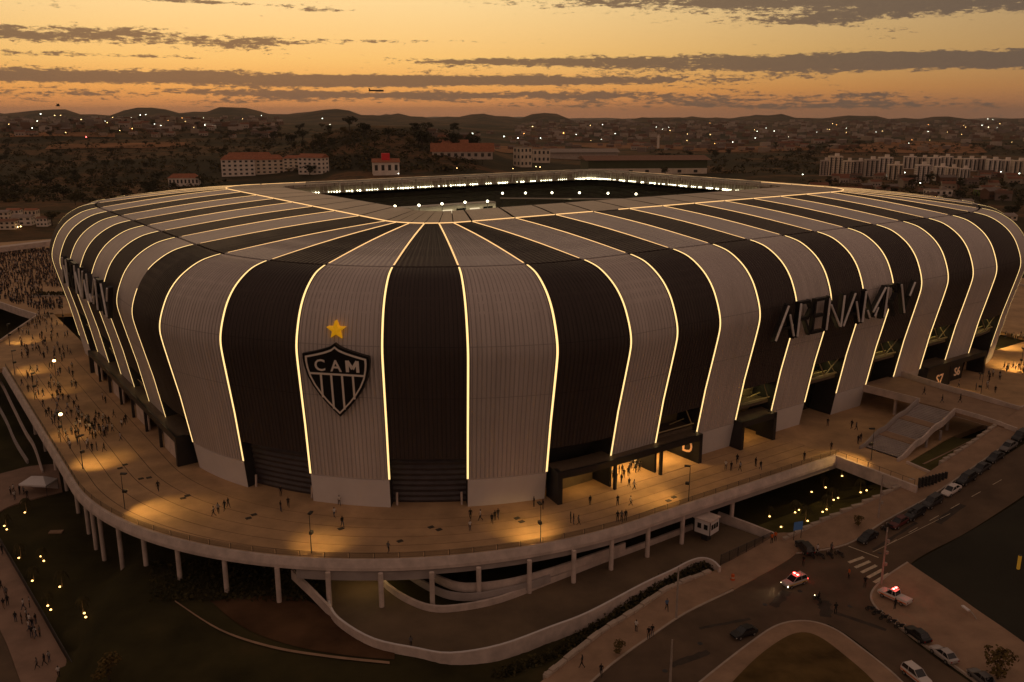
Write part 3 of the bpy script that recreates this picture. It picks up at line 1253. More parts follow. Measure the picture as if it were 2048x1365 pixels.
portal(us(50.0) if False else ST[13] + 0.9, us(85.4), [us(61.8), us(74.0)], 'front')
portal(us(97.4), us(108.9), [], 'second')
portal(us(169.0), us(198.5), [us(180.5)], 'third')
portal(ws(64.0) + 3.5, ws(141.0), [], 'left') if False else portal(ws(142.0), ws(62.5) + 5, [ws(131), ws(119), ws(107), ws(95), ws(83), ws(71)], 'left')

# lit entrance halls behind the portals
for (u0, u1, dep, en) in ((62.5, 73.5, 7.0, 950), (74.6, 84.0, 7.0, 650), (98.6, 107.8, 6.0, 170), (52.0, 61.2, 3.0, 120)):
    um = (u0 + u1) / 2
    g = MB()
    g.grid([[V(u0, -1.0, 0.06), V(u1, -1.0, 0.06)], [V(u0, dep, 0.06), V(u1, dep, 0.06)]], 0)
    g.build('entrance_floor', MT['paving'], stadium)
    g = MB()
    for k in range(6):
        a_, b_ = lerp(u0, u1, k / 6 + 0.02), lerp(u0, u1, (k + 1) / 6 - 0.02)
        g.prism([V(a_, dep - .3, 0)[:2], V(b_, dep - .3, 0)[:2], V(b_, dep, 0)[:2], V(a_, dep, 0)[:2]], 2.6, 4.6)
    g.build('shop_panel', MT['crest_white'], stadium)
    g = MB()
    g.face([V(u0, dep + .05, 0), V(u1, dep + .05, 0), V(u1, dep + .05, 5.2), V(u0, dep + .05, 5.2)])
    g.build('entrance_back_wall', MT['inner_wall'], stadium)
    # ceiling strip lamps
    for k in range(3):
        g = MB()
        y_ = lerp(-0.6, dep - 1.2, k / 2)
        g.prism([V(u0 + 1, y_, 0)[:2], V(u1 - 1, y_, 0)[:2], V(u1 - 1, y_ + .18, 0)[:2], V(u0 + 1, y_ + .18, 0)[:2]], 4.88, 4.96)
        g.build('ceiling_lamp', MT['lampglow'] if en > 200 else MT['steel'], stadium)
    area_lamp('entrance_lamp', V(um, dep * .45 - .5, 4.8), u1 - u0 - 2, 3.0, en, (1.0, 0.56, 0.16), (0, 0, TH))

for u_ in (61.7, 73.7, 84.5):
    g = MB()
    g.prism([V(u_, -1.4, 0)[:2], V(u_ + .5, -1.4, 0)[:2], V(u_ + .5, 7, 0)[:2], V(u_, 7, 0)[:2]], 0, 5.1)
    g.build('partition_wall', MT['canopy'], stadium)
for k_, zb_ in CONC:
    ss = svals(k_, 4)
    area_lamp('floodlight_spill', SW(ss[3], prof(zb_ - 2) + 3.4, zb_ - 1.2), 3, 2, 75, (1.0, 0.78, 0.26), (0, 0, TH))  # added lights standing in for spill from the stadium floodlights
# painted gate letters on the inner faces of the portals
me = text_mesh('D', 4.2, 0.12, bold=0.03)
place_text(me, V(84.38, 0.0, 1.6), nwx3 if False else nwx3, (0, 0, 1), MT['sign_amber'], 'gate_letter', stadium)
me = text_mesh('S7', 3.6, 0.12, bold=0.03)
place_text(me, V(175, -3.27, 1.2), ux3, (0, 0, 1), MT['sign_amber'], 'gate_letter', stadium)
me = text_mesh('S6', 3.2, 0.12, bold=0.03)
place_text(me, V(186.0, -2.0, 1.3), ux3, (0, 0, 1), MT['sign_amber'], 'gate_letter', stadium)
g = MB()
g.prism([V(169.4, -3.1, 0)[:2], V(180, -3.1, 0)[:2], V(180, -2.8, 0)[:2], V(169.4, -2.8, 0)[:2]], 0, 5.0)
g.prism([V(182.5, -1.8, 0)[:2], V(189, -1.8, 0)[:2], V(189, -1.5, 0)[:2], V(182.5, -1.5, 0)[:2]], 0, 5.0)
g.build('portal_screen', MT['canopy'], stadium)
# pale wall slabs between the openings of the left canopy
for w0_, w1_, dark in ((62, 70.6, 0), (71.4, 82.6, 1), (83.4, 94.6, 0), (95.4, 106.6, 1), (107.4, 118.6, 0), (119.4, 130.6, 1), (131.4, 140.5, 0)):
    g = MB()
    i_ = -2.2 if not dark else -0.3
    g.prism([V(i_, w0_, 0)[:2], V(i_ + .3, w0_, 0)[:2], V(i_ + .3, w1_, 0)[:2], V(i_, w1_, 0)[:2]], 0, 5.0)
    g.build('canopy_wall_panel', MT['rimwhite'] if not dark else MT['canopy'], stadium)

# ------------------------------------------------------------------ roof opening: fascia, walkway truss, floodlights, stands
NF = 96
g = MB()
g.grid([[SI(lerp(0, PER, q / NF), 0.15, z) for q in range(NF)] for z in (ZI - 0.6, ZI - 3.4)], 0, closed=True)
g.build('fascia_panel', M('fascia_sheet', (0.30, 0.25, 0.17), 0.6, 0.2, 0.3), stadium)
rails = [(0.0, ZI + 0.6, 0.30), (0.3, ZI - 0.5, 0.14), (-0.25, ZI - 2.9, 0.18)]
S_F0, S_F1 = seg_s[4] + 6, seg_s[7] - 3
for d_, z, r_ in rails:
    g = MB()
    pts = [SI(lerp(S_F0, S_F1, q / NF), d_, z) for q in range(NF + 1)]
    g.tube(pts, r_, 5, cap=False)
    g.build('walkway_rail', MT['truss'], stadium)
g = MB()
for q in range(NF * 2):
    s = lerp(S_F0, S_F1, q / (NF * 2))
    g.tube([SI(s, -0.2, ZI - 2.9), SI(s, 0.0, ZI + 0.6)], 0.30 if q % 8 == 0 else 0.07, 4, cap=False)
o_ = g.build('truss_web', MT['truss'], stadium)
o_['kind'] = 'stuff'
# floodlight clusters hang under the far edges
fl_me = None
g = MB()
g.box((0, 0, -.35), (0.55, 0.3, 0.55))
fl_body = g.mesh('floodlight', MT['steel'])
g = MB()
g.ell((0, 0, 0), (0.30, 0.26, 0.30), 0, 8, 4)
fl_lens = g.mesh('lens', MT['floodglow'])
rnd = random.Random(3)
for s0, s1 in ((seg_s[4] + 4, seg_s[7] + 6),):
    s = s0
    while s < s1:
        n_ = rnd.choice((5, 6, 7, 4))
        for q in range(n_):
            p = SI(s + q * 1.15, -0.8, ZI - 2.7)
            if rnd.random() < 0.92:
                b0 = link('floodlight', fl_body, stadium, loc=None)
                b0.location = p
                sc = rnd.choice((0.75, 1.0, 1.0, 1.35))
                b0.scale = (sc, sc, sc)
                l0 = bpy.data.objects.new('lens', fl_lens)
                COL.objects.link(l0)
                l0.parent = b0
                l0.location = (0, 0, -0.1)
        s += n_ * 1.15 + rnd.choice((1.2, 1.8, 2.4, 3.0))
# stands
MT['seat_dark'] = M('dark_seats', (0.055, 0.050, 0.030), 0.7, 0.3, 0.6)
g = MB()
ns = 90
for st_ in range(22):
    z0_, d0_ = 41.5 - st_ * 1.35, 6 - st_ * 1.9
    g.grid([[SI(lerp(0, PER, q / ns), d0_, z0_ - 1.35) for q in range(ns)], [SI(lerp(0, PER, q / ns), d0_, z0_) for q in range(ns)], [SI(lerp(0, PER, q / ns), d0_ + 1.9, z0_) for q in range(ns)]], 0, closed=True, flip=True)
o_ = g.build('stand', MT['seat_dark'], stadium, kind='stuff')
g = MB()
g.prism([V(90, 84, 0)[:2], V(165, 84, 0)[:2], V(165, 141, 0)[:2], V(90, 141, 0)[:2]], 11.6, 12)
g.build('pitch', MT['grass'], stadium)
# lounge box and row of spot lamps on the far stand
p0, p1 = at(792, 417, 40.2), at(990, 404, 40.2)
a_, b_ = uw(*p0[:2]), uw(*p1[:2])
wl = (a_[1] + b_[1]) / 2
g = MB()
g.prism([V(a_[0], wl, 0)[:2], V(b_[0] + .5, wl, 0)[:2], V(b_[0] + .5, wl + 4, 0)[:2], V(a_[0], wl + 4, 0)[:2]], 36.0, 40.2)
lb = g.build('lounge_box', MT['truss'], stadium)
for k in range(7):
    if k in (1, 4, 6):
        g = MB()
        x0_, x1_ = lerp(a_[0], b_[0], k / 7 + .02), lerp(a_[0], b_[0], (k + 1) / 7 - .02)
        g.prism([V(x0_, wl - .06, 0)[:2], V(x1_, wl - .06, 0)[:2], V(x1_, wl, 0)[:2], V(x0_, wl, 0)[:2]], 36.8, 38.8)
        g.build('window', MT['glass'], lb)
    elif k in (3, 5):
        g = MB()
        x0_, x1_ = lerp(a_[0], b_[0], k / 7 + .02), lerp(a_[0], b_[0], (k + 1) / 7 - .02)
        g.prism([V(x0_, wl - .06, 0)[:2], V(x1_, wl - .06, 0)[:2], V(x1_, wl, 0)[:2], V(x0_, wl, 0)[:2]], 36.8, 38.6)
        g.build('lit_window', E('lounge_window_light', (1.0, 0.8, 0.5), 0.9), lb)
g = MB()
g.ell((0, 0, 0), (0.42, 0.42, 0.42), 0, 8, 5)
spot_me = g.mesh('spot_lamp', MT['floodglow'])
for px, py in ((790, 413), (838, 411), (884, 408), (930, 405), (975, 403)):
    p = at(px, py, 41.0)
    link('spot_lamp', spot_me, stadium, loc=p).matrix_parent_inverse = stadium.matrix_basis.inverted()
    g = MB()
    g.tube([(p[0], p[1], 38.5), p], 0.12, 5)
    g.build('spot_post', MT['steel'], stadium)
for px, py in ((1005, 387), (1051, 386.5), (1104, 386), (1159, 386), (1216, 387), (1272, 388.5)):
    p = at(px, py, 41.0)
    link('spot_lamp', spot_me, stadium, loc=p).matrix_parent_inverse = stadium.matrix_basis.inverted()
    g = MB()
    g.tube([(p[0], p[1], 34.0), p], 0.12, 5)
    g.build('spot_post', MT['steel'], stadium)
g = MB()
p0, p1 = at(1000, 397, 40), at(1300, 399, 40)
g.tube([p0, p1], 0.25, 5)
g.build('stand_rail', MT['truss'], stadium)
area_lamp('stand_light', V(130, 112, 40), 60, 40, 30000, (1.0, 0.86, 0.50), (0, 0, TH))

MT['tar'] = M('tar_patch', (0.045, 0.032, 0.022), 0.8, 0.3, 0.6)
# ------------------------------------------------------------------ esplanade (raised walkway round the arena)
def rimoff(s):
    b_, n_, cf, ci, an = frame(s)
    if s < seg_s[1]:
        return 21.8
    if s < seg_s[2]:
        f_ = (s - seg_s[1]) / (seg_s[2] - seg_s[1])
        return lerp(21.8, 15.6, sst(0.0, 1.1, f_) / sst(0.0, 1.1, 1.0))
    return 15.6 + 0.025 * (b_[0] - RC)


S_R = us(111.0)          # right end of the curved walkway
S_L = 4.0                # left end (u -22, w 161)
espl = empty('esplanade', V(-10, 30, 0), 'raised paved esplanade on tall pillars curving round the arena', 'esplanade')
NSG = 110
sv = [lerp(S_L, S_R, q / NSG) for q in range(NSG + 1)]
bands = [0.0, 0.18, 0.37, 0.55, 0.72, 0.87, 1.0]
for bi, (f0, f1) in enumerate(zip(bands, bands[1:])):
    g = MB()
    a0 = -3.0 if bi == 0 else None
    lo = lambda s: -(rimoff(s) * f0) + (8.0 if bi == 0 else -0.07)
    hi = lambda s: -(rimoff(s) * f1) + (0.07 if bi < len(bands) - 2 else 0)
    g.grid([[SP(s, lo(s), 0.0) for s in sv], [SP(s, lerp(lo(s), hi(s), .5), 0.0) for s in sv], [SP(s, hi(s), 0.0) for s in sv]], 0)
    g.grid([[SP(s, hi(s), 0.0) for s in sv], [SP(s, hi(s), -0.12) for s in sv]], 0)
    g.grid([[SP(s, lo(s), -0.12) for s in sv], [SP(s, lo(s), 0.0) for s in sv]], 0)
    g.build('paving_band', MT['paving'], espl)
g = MB()
g.grid([[SP(s, 8, -0.06) for s in sv], [SP(s, -rimoff(s), -0.06) for s in sv]], 0)
g.grid([[SP(s, -rimoff(s), -1.3) for s in sv], [SP(s, 8, -1.3) for s in sv]], 0)
g.build('deck_slab', MT['joint'], espl)
# outer parapet beam: leaning white band, proud soffit lip
g = MB()
pr = [(0.0, 0.0), (0.02, 0.32), (-0.55, 0.32), (-0.95, -0.9), (-0.95, -1.45), (-0.4, -1.75), (0.6, -1.75), (0.6, -1.3)]
g.grid([[SP(s, -rimoff(s) + a, z) for s in sv] for a, z in pr], 0)
g.build('parapet', MT['rimwhite'], espl)
# deeper edge beam where the walkway spans the ramp
def s_at(px, py, z):
    u_, w_ = uw(*at(px, py, z)[:2])
    return seg_s[1] + RC * (pi / 2 - atan2(RC - w_, RC - u_)) if False else seg_s[1] + RC * atan2(RC - w_, RC - u_)


g = MB()
bs = [lerp(s_at(590, 1145, -2), s_at(872, 1150, -2), q / 14) for q in range(15)]
rows = [[SP(s, -rimoff(s) + a, z) for s in bs] for a, z in ((-0.55, -1.74), (-0.55, -3.3), (0.3, -3.3), (0.3, -1.74))]
g.grid(rows, 0)
for e in (0, -1):
    g.face([r[e] for r in rows])
g.build('edge_beam', MT['concrete'], espl)
g = MB()
bs = [lerp(s_at(872, 1150, -2), S_R, q / 24) for q in range(25)]
rows = [[SP(s, -rimoff(s) + a, z) for s in bs] for a, z in ((-0.5, -1.74), (-0.5, -2.6), (0.3, -2.6), (0.3, -1.74))]
g.grid(rows, 0)
g.build('edge_beam', MT['concrete'], espl)
# dark railing
for z in (0.42, 1.25):
    g = MB()
    g.tube([SP(s, -rimoff(s) + 0.15, z) for s in sv], 0.035, 4)
    g.build('rail', MT['rail'], espl)
s = S_L
while s < S_R:
    g = MB()
    g.tube([SP(s, -rimoff(s) + 0.15, 0.3), SP(s, -rimoff(s) + 0.15, 1.3)], 0.06, 4)
    g.build('rail_post', MT['rail'], espl)
    s += 3.1
g = MB()
s = S_L
while s < S_R:
    g.face([SP(s, -rimoff(s) + 0.15, 0.45), SP(s + 2.9, -rimoff(s + 2.9) + 0.15, 0.45), SP(s + 2.9, -rimoff(s + 2.9) + 0.15, 1.15), SP(s, -rimoff(s) + 0.15, 1.15)])
    s += 3.1
MT['mesh_panel'] = M('railing_mesh', (0.09, 0.065, 0.04), 0.6, 0.1)
_t = MT['mesh_panel'].node_tree
_b = _t.nodes['Principled BSDF']
_b.inputs['Alpha'].default_value = 0.45
o_ = g.build('mesh_infill', MT['mesh_panel'], espl, kind='stuff')
# pillars
for px, py in ((126, 925), (146, 962), (160, 990), (176, 1010), (215, 1040), (267, 1068), (337, 1095), (434, 1120), (543, 1140), (648, 1150), (757, 1152), (863, 1150), (960, 1140), (1065, 1125), (1157, 1105), (1235, 1080), (1310, 1055), (1380, 1030), (1430, 1012), (1480, 992),
               (104, 885), (84, 850), (64, 815), (45, 785)):
    p = at(px, py, -1.0)
    # move just inside the rim
    u_, w_ = uw(p[0], p[1])
    d_ = Vector((RC - u_, RC - w_)) if u_ < RC and w_ < RC else (Vector((1, 0)) if u_ < 0 else Vector((0, 1)))
    d_.normalize()
    u_, w_ = u_ + d_.x * 1.7, w_ + d_.y * 1.7
    q = xy(u_, w_)
    zb_ = min(zg(*q), -7.0) - 0.5
    g = MB()
    g.tube([(q[0], q[1], zb_), (q[0], q[1], -1.5)], 0.42, 10)
    g.build('pillar', MT['rimwhite'], espl, smoothed=True)
# deck arm to the left, crowd plaza and right plaza
def deck(name, poly, z0=-1.2, z1=0.0, mats=None):
    g = MB()
    g.prism([xy(*p) for p in poly], z0, z1)
    return g.build(name, mats or MT['paving'], espl)


deck('deck_arm', [(-21.8, 161.05), (2, 161.05), (2, 233), (-3, 232.5), (-18.7, 199), (-23, 188), (-60, 180), (-60, 163)])
deck('crowd_plaza', [(-3, 232.4), (30, 218), (120, 225.5), (120, 450), (-70, 450), (-40, 330), (-11, 265)])
deck('right_plaza', [(111.05, 6), (111.05, -16.9), (110.0, -35.5), (117.5, -37.2), (119.5, -28), (141, -25), (220, -25), (345, -25), (365, 90), (270, 110), (250, 8)])


def lowwall(name, pts, h, thick, mat, parent=None, zb=None, label=None, cat=None):
    """free-standing wall along pts [(x,y,ztop)]; base follows zb or top-h"""
    P = [Vector(p) for p in pts]
    L_, R_ = [], []
    for k, p in enumerate(P):
        a, b_ = P[max(0, k - 1)], P[min(len(P) - 1, k + 1)]
        d_ = (b_ - a)
        d_.z = 0
        d_.normalize()
        nn = Vector((-d_.y, d_.x, 0)) * thick / 2
        L_.append(p + nn)
        R_.append(p - nn)
    dn = lambda v, p: (v.x, v.y, (zb if zb is not None else p.z - h))
    g = MB()
    g.grid([[dn(l_, p) for l_, p in zip(L_, P)], [tuple(l_) for l_ in L_], [tuple(r_) for r_ in R_], [dn(r_, p) for r_, p in zip(R_, P)]], 0, flip=True)
    for e in (0, -1):
        q = [dn(L_[e], P[e]), tuple(L_[e]), tuple(R_[e]), dn(R_[e], P[e])]
        g.face(q if e == 0 else q[::-1])
    o_ = g.build(name, mat, parent)
    if label:
        tag(o_, label, cat or 'wall')
    return o_


def curve(pts, n=6):
    """Catmull-Rom through 2D/3D points"""
    out = []
    P = [pts[0]] + list(pts) + [pts[-1]]
    for i in range(1, len(P) - 2):
        for q in range(n):
            t_ = q / n
            out.append(tuple(0.5 * ((2 * b) + (-a + c_) * t_ + (2 * a - 5 * b + 4 * c_ - d_) * t_ * t_ + (-a + 3 * b - 3 * c_ + d_) * t_ ** 3)
                             for a, b, c_, d_ in zip(P[i - 1], P[i], P[i + 1], P[i + 2])))
    out.append(tuple(pts[-1]))
    return out


lowwall('plaza_parapet', [at(75, 629, .9), at(0, 680, .9), at(-60, 722, .9)], 2.2, 0.5, MT['rimwhite'], espl)
lowwall('plaza_parapet', [at(76, 629, .9), at(40, 618, .9), at(0, 604, .9), at(-60, 585, .9)], 2.6, 0.6, MT['rimwhite'], espl)
lowwall('plaza_parapet', [V(111.0, -16.7, .35), V(109.6, -36.2, .35)], 2.6, 0.6, MT['rimwhite'], espl)
lowwall('plaza_parapet', [V(119.6, -28, .5), V(117.6, -37.4, .5)], 1.6, 0.5, MT['rimwhite'], espl)
lowwall('plaza_parapet', [V(157, -24.6, .9), V(200, -25, .9), V(345, -25, .9)], 2.2, 0.4, MT['rimwhite'], espl)
lowwall('plaza_parapet', [V(320, -25, 1.0), V(330, 40, 1.0), V(362, 88, 1.0)], 2.0, 0.5, MT['rimwhite'], espl)
for k in range(8):
    f_ = k / 7
    g = MB()
    p = V(lerp(110.9, 109.9, f_), lerp(-17.2, -35.5, f_), 0.35)
    g.tube([p, (p[0], p[1], 1.4)], 0.05, 4)
    g.build('rail_post', MT['rail'], espl)
g = MB()
g.tube([V(110.9, -17.2, 1.35), V(109.9, -35.5, 1.35)], 0.04, 4)
g.build('rail', MT['rail'], espl)
# turnstile fence at the pavement end of the plaza
tf = empty('turnstile_fence', V(113.8, -37.0, 0), 'row of black turnstile posts where the esplanade meets the sloping pavement', 'fence')
for k in range(9):
    p = V(lerp(110.2, 117.3, k / 8), lerp(-36.3, -37.6, k / 8), 0)
    g = MB()
    g.box((p[0], p[1], -0.1), (0.28, 0.5, 2.0), rz=TH)
    g.build('post', MT['steel'], tf)
    if k < 8:
        p2 = V(lerp(110.2, 117.3, (k + 1) / 8), lerp(-36.3, -37.6, (k + 1) / 8), 0)
        for z in (0.5, 1.0, 1.5):
            g = MB()
            g.tube([(p[0], p[1], z), (p2[0], p2[1], z)], 0.05, 4)
            g.build('bar', MT['steel'], tf)

# viaduct behind the crowd
vi = empty('viaduct', V(10, 436, 0), 'pale concrete viaduct deck on short columns behind the crowded plaza', 'viaduct')
a_, b_ = at(-40, 499, 4.5), at(112, 480, 4.5)
lowwall('viaduct_beam', [a_, b_], 2.4, 6.0, MT['rimwhite'], vi)
for k in range(8):
    f_ = (k + .5) / 8
    p = (lerp(a_[0], b_[0], f_), lerp(a_[1], b_[1], f_))
    g = MB()
    g.box((p[0], p[1], -1), (1.2, 1.2, 3.3))
    g.build('column', MT['concrete'], vi)

# ------------------------------------------------------------------ footbridge and stairs on the right
br = empty('footbridge', V(150, -18, 5.5), 'pale concrete footbridge running from the arena to the upper street', 'footbridge')
g = MB()
bp_ = [xy(144.6, 0.5), xy(144.0, -20), xy(142.6, -38.5), xy(157, -38.5), xy(157.5, -15), xy(160, 0.5)]
g.prism(bp_, 4.5, 5.3)
g.build('bridge_deck', MT['sidewalk'], br)
lowwall('bridge_parapet', curve([V(144.6, -0.8, 5.75), V(144.3, -10, 6.05), V(144.2, -15.6, 6.15)], 4), 1.75, 0.35, MT['rimwhite'], br)
lowwall('bridge_parapet', curve([V(144.0, -24.0, 6.15), V(143.6, -31, 6.2), V(142.6, -38.3, 5.9)], 4), 1.9, 0.35, MT['rimwhite'], br)
lowwall('bridge_parapet', curve([V(161, 0.3, 6.5), V(158.5, -12, 6.5), V(157.3, -24, 6.5), V(157, -31, 6.2), V(157, -38.4, 6.4)], 5), 2.2, 0.4, MT['rimwhite'], br)
for u_, w_ in ((145.6, -9), (145.6, -22), (156, -12), (156, -26)):
    g = MB()
    p = xy(u_, w_)
    g.tube([(p[0], p[1], -1.2), (p[0], p[1], 4.55)], 0.38, 10)
    g.build('bridge_column', MT['rimwhite'], br)
# stairs: three flights with two landings, falling from the bridge towards the plaza
stair = empty('outdoor_stair', V(132, -22, 0), 'outdoor concrete stair with two landings and a wavy white parapet below the footbridge', 'stairs')
su0, su1 = 143.6, 119.5
prof_st = []
flights = [(143.6, 137.6, 5.3, 3.6), (134.6, 129.4, 3.6, 1.8), (126.2, 120.6, 1.8, 0.0)]
wA, wB = -15.8, -24.0
wsh = lambda u_: -0.30 * (143.6 - u_) * 0.28
for ua, ub, za, zb_ in flights:
    n_ = 10
    for k in range(n_):
        u0_, u1_ = lerp(ua, ub, k / n_), lerp(ua, ub, (k + 1) / n_)
        z_ = lerp(za, zb_, (k + 1) / n_)
        g = MB()
        g.prism([xy(u1_, wB + wsh(u1_)), xy(u0_, wB + wsh(u0_)), xy(u0_, wA + wsh(u0_)), xy(u1_, wA + wsh(u1_))], z_ - 0.45, z_)
        g.build('step', MT['concrete'], stair)
for ua, ub, z_ in ((137.6, 134.6, 3.6), (129.4, 126.2, 1.8)):
    g = MB()
    g.prism([xy(ub, wB + wsh(ub)), xy(ua, wB + wsh(ua)), xy(ua, wA + wsh(ua)), xy(ub, wA + wsh(ub))], z_ - 0.4, z_)
    g.build('landing', MT['sidewalk'], stair)
zt = [(143.6, 6.3), (141, 5.6), (138, 4.75), (134.6, 4.5), (132, 3.8), (129.4, 2.95), (126.2, 2.75), (123, 1.7), (120.6, 0.9), (118.8, 0.7)]
lowwall('stair_parapet', curve([V(u_, wB - 0.3 + wsh(u_), z_) for u_, z_ in zt], 4), 1.5, 0.35, MT['rimwhite'], stair)
lowwall('stair_parapet', curve([V(u_, wA + 0.3 + wsh(u_), z_) for u_, z_ in zt], 4), 1.3, 0.3, MT['concrete'], stair)
for u_ in (131.5, 138):
    p = xy(u_, wB - 0.2 + wsh(u_))
    g = MB()
    g.tube([(p[0], p[1], -1), (p[0], p[1], 2.3)], 0.3, 8)
    g.build('stair_column', MT['concrete'], stair)


# ------------------------------------------------------------------ roads, pavements
def zs(x, y):
    """street surface height: no lawn dips"""
    u_, w_ = uw(x, y)
    return zroad(u_)


def strip(name, A, B, mat, dz=0.0, n=8, sub=4, zf=zs, thick=None, parent=None):
    """sheet between two xy polylines of equal length, draped on zf"""
    A2, B2 = curve(A, sub), curve(B, sub)
    g = MB()
    rows = []
    for k in range(n + 1):
        f_ = k / n
        rows.append([(lerp(a[0], b_[0], f_), lerp(a[1], b_[1], f_)) for a, b_ in zip(A2, B2)])
    R = [[(p[0], p[1], zf(*p) + dz) for p in r] for r in rows]
    g.grid(R, 0)
    if thick:
        for r in (R[0], R[-1]):
            g.grid([r, [(p[0], p[1], p[2] - thick) for p in r]], 0)
        for e in (0, -1):
            c_ = [r[e] for r in R]
            g.grid([c_, [(p[0], p[1], p[2] - thick) for p in c_]], 0)
    o_ = g.build(name, mat, parent)
    if not parent:
        struct(o_)
    return o_


def G(px, py, dz=0.0):
    """photo point on the street surface"""
    z = -7.8
    for _ in range(30):
        p = at(px, py, z + dz)
        z = lerp(z, zs(p[0], p[1]), 0.6)
    return (p[0], p[1])


def Z(px, py, z=-7.8):
    return at(px, py, z)[:2]


# the climbing street with its junction, one wide sheet
strip('road', [Z(1080, 1440), Z(1180, 1340), Z(1330, 1235), Z(1440, 1170), Z(1555, 1105), G(1690, 1080), G(1850, 1005), G(1960, 945), G(2048, 890), G(2110, 850)],
      [G(1400, 1420), G(1440, 1360), G(1560, 1275), G(1660, 1250), G(1735, 1200), G(1832, 1122), G(1920, 1075), G(1985, 1035), G(2060, 985), G(2130, 935)], MT['asphalt'], 0.22, 10)
strip('road', [G(1600, 1225), G(1690, 1270), G(1790, 1350), G(1870, 1430)], [G(1745, 1190), G(1800, 1262), G(1900, 1340), G(2050, 1440)], MT['asphalt'], 0.226, 6)
# pavement along the climbing street
strip('pavement', [G(1566, 1086), G(1640, 1050), G(1745, 1005), G(1830, 965), G(1880, 932), G(1945, 890), G(2000, 850), G(2070, 800)],
      [G(1590, 1108), G(1693, 1090), G(1770, 1043), G(1858, 995), G(1925, 950), G(1990, 905), G(2045, 868), G(2110, 825)], MT['sidewalk'], 0.36, 6, thick=0.5)
# lit lawn wedge and green bank draped above the terrain
def zl(x, y):
    return zg(x, y) + 0.10


strip('lawn_wedge', [xy(66, -17.5), xy(80, -17.5), xy(95, -17.8), xy(110.3, -18.5), xy(109.5, -35)], [G(1562, 1080), G(1640, 1046), G(1745, 1001), G(1815, 968), G(1828, 962)], MT['lawn_lit'], 0.0, 14, zf=zl)


def zbank(x, y):
    u_, w_ = uw(x, y)
    return lerp(-0.2, zroad(u_) + 0.3, sst(-26, -37.5, w_))


strip('green_bank', [xy(119.8, -28), xy(128, -26.8), xy(136, -25.5), xy(143.5, -25)], [xy(118.2, -37.6), xy(126, -38.4), xy(136, -38.8), xy(143.5, -39)], MT['lawn_lit'], 0.0, 12, zf=zbank)
strip('bank_path', [xy(121, -30.5), xy(132, -31), xy(143, -31)], [xy(121, -31.1), xy(132, -31.6), xy(143, -31.6)], MT['sidewalk'], 0.12, 2, zf=zbank)
# stepped low wall between the lawn wedge and the pavement
pts = [G(1566, 1084), G(1640, 1048), G(1745, 1003), G(1828, 963)]
sw = curve(pts, 5)
wl_ = empty('stepped_low_wall', (*pts[1], -7), 'low stepped stone edging between the lit lawn wedge and the climbing pavement', 'low wall')
for k, (a, b_) in enumerate(zip(sw, sw[1:])):
    g = MB()
    mx_, my_ = (a[0] + b_[0]) / 2, (a[1] + b_[1]) / 2
    ln_ = sqrt((a[0] - b_[0]) ** 2 + (a[1] - b_[1]) ** 2)
    g.box((mx_, my_, zs(mx_, my_) - 0.8), (ln_ * 0.97, 0.7, 1.55 + 0.12 * (k % 2)), rz=atan2(b_[1] - a[1], b_[0] - a[0]))
    g.build('coping_stone', MT['kerb'], wl_)
pts = [G(1880, 930), G(1945, 888), G(2000, 848)]
sw = curve(pts, 6)
wl_ = empty('stepped_low_wall', (*pts[1], 0), 'low stepped stone edging below the green bank beside the upper pavement', 'low wall')
for k, (a, b_) in enumerate(zip(sw, sw[1:])):
    g = MB()
    mx_, my_ = (a[0] + b_[0]) / 2, (a[1] + b_[1]) / 2
    ln_ = sqrt((a[0] - b_[0]) ** 2 + (a[1] - b_[1]) ** 2)
    g.box((mx_, my_, zs(mx_, my_) - 0.8), (ln_ * 0.97, 0.7, 1.45 + 0.12 * (k % 2)), rz=atan2(b_[1] - a[1], b_[0] - a[0]))
    g.build('coping_stone', MT['kerb'], wl_)
# front pavement with planters, kerb to the street
strip('pavement', [Z(1000, 1440), Z(1112, 1342), Z(1199, 1272), Z(1265, 1230), Z(1339, 1181), Z(1438, 1143), Z(1475, 1130)],
      [Z(1105, 1440), Z(1190, 1360), Z(1240, 1318), Z(1300, 1276), Z(1372, 1228), Z(1463, 1182), Z(1500, 1160)], MT['sidewalk'], 0.36, 5, thick=0.5)
strip('pavement', [Z(1438, 1137), Z(1490, 1110), Z(1545, 1085), Z(1580, 1085)], [Z(1468, 1184), Z(1520, 1158), Z(1580, 1128), Z(1600, 1112)], MT['sidewalk'], 0.335, 4, thick=0.4)
wl_ = empty('stepped_low_wall', (*Z(1265, 1230), -7.8), 'low stepped stone edging between the front pavement and the hedge strip', 'low wall')
sw = curve([Z(1090, 1360), Z(1112, 1342), Z(1199, 1272), Z(1265, 1230), Z(1339, 1181), Z(1420, 1149)], 4)
for k, (a, b_) in enumerate(zip(sw, sw[1:])):
    g = MB()
    mx_, my_ = (a[0] + b_[0]) / 2, (a[1] + b_[1]) / 2
    ln_ = sqrt((a[0] - b_[0]) ** 2 + (a[1] - b_[1]) ** 2)
    g.box((mx_, my_, -8.6), (ln_ * 0.94, 0.8, 1.55 + 0.14 * (k % 2)), rz=atan2(b_[1] - a[1], b_[0] - a[0]))
    g.build('coping_stone', MT['kerb'], wl_)


def kerb(name, pts, label=None, zf=zs, top=0.38):
    c_ = curve(pts, 5)
    g = MB()
    P = [(p[0], p[1], zf(*p) + top) for p in c_]
    o_ = lowwall(name, P, 0.45, 0.32, MT['kerb'])
    struct(o_)
    return o_


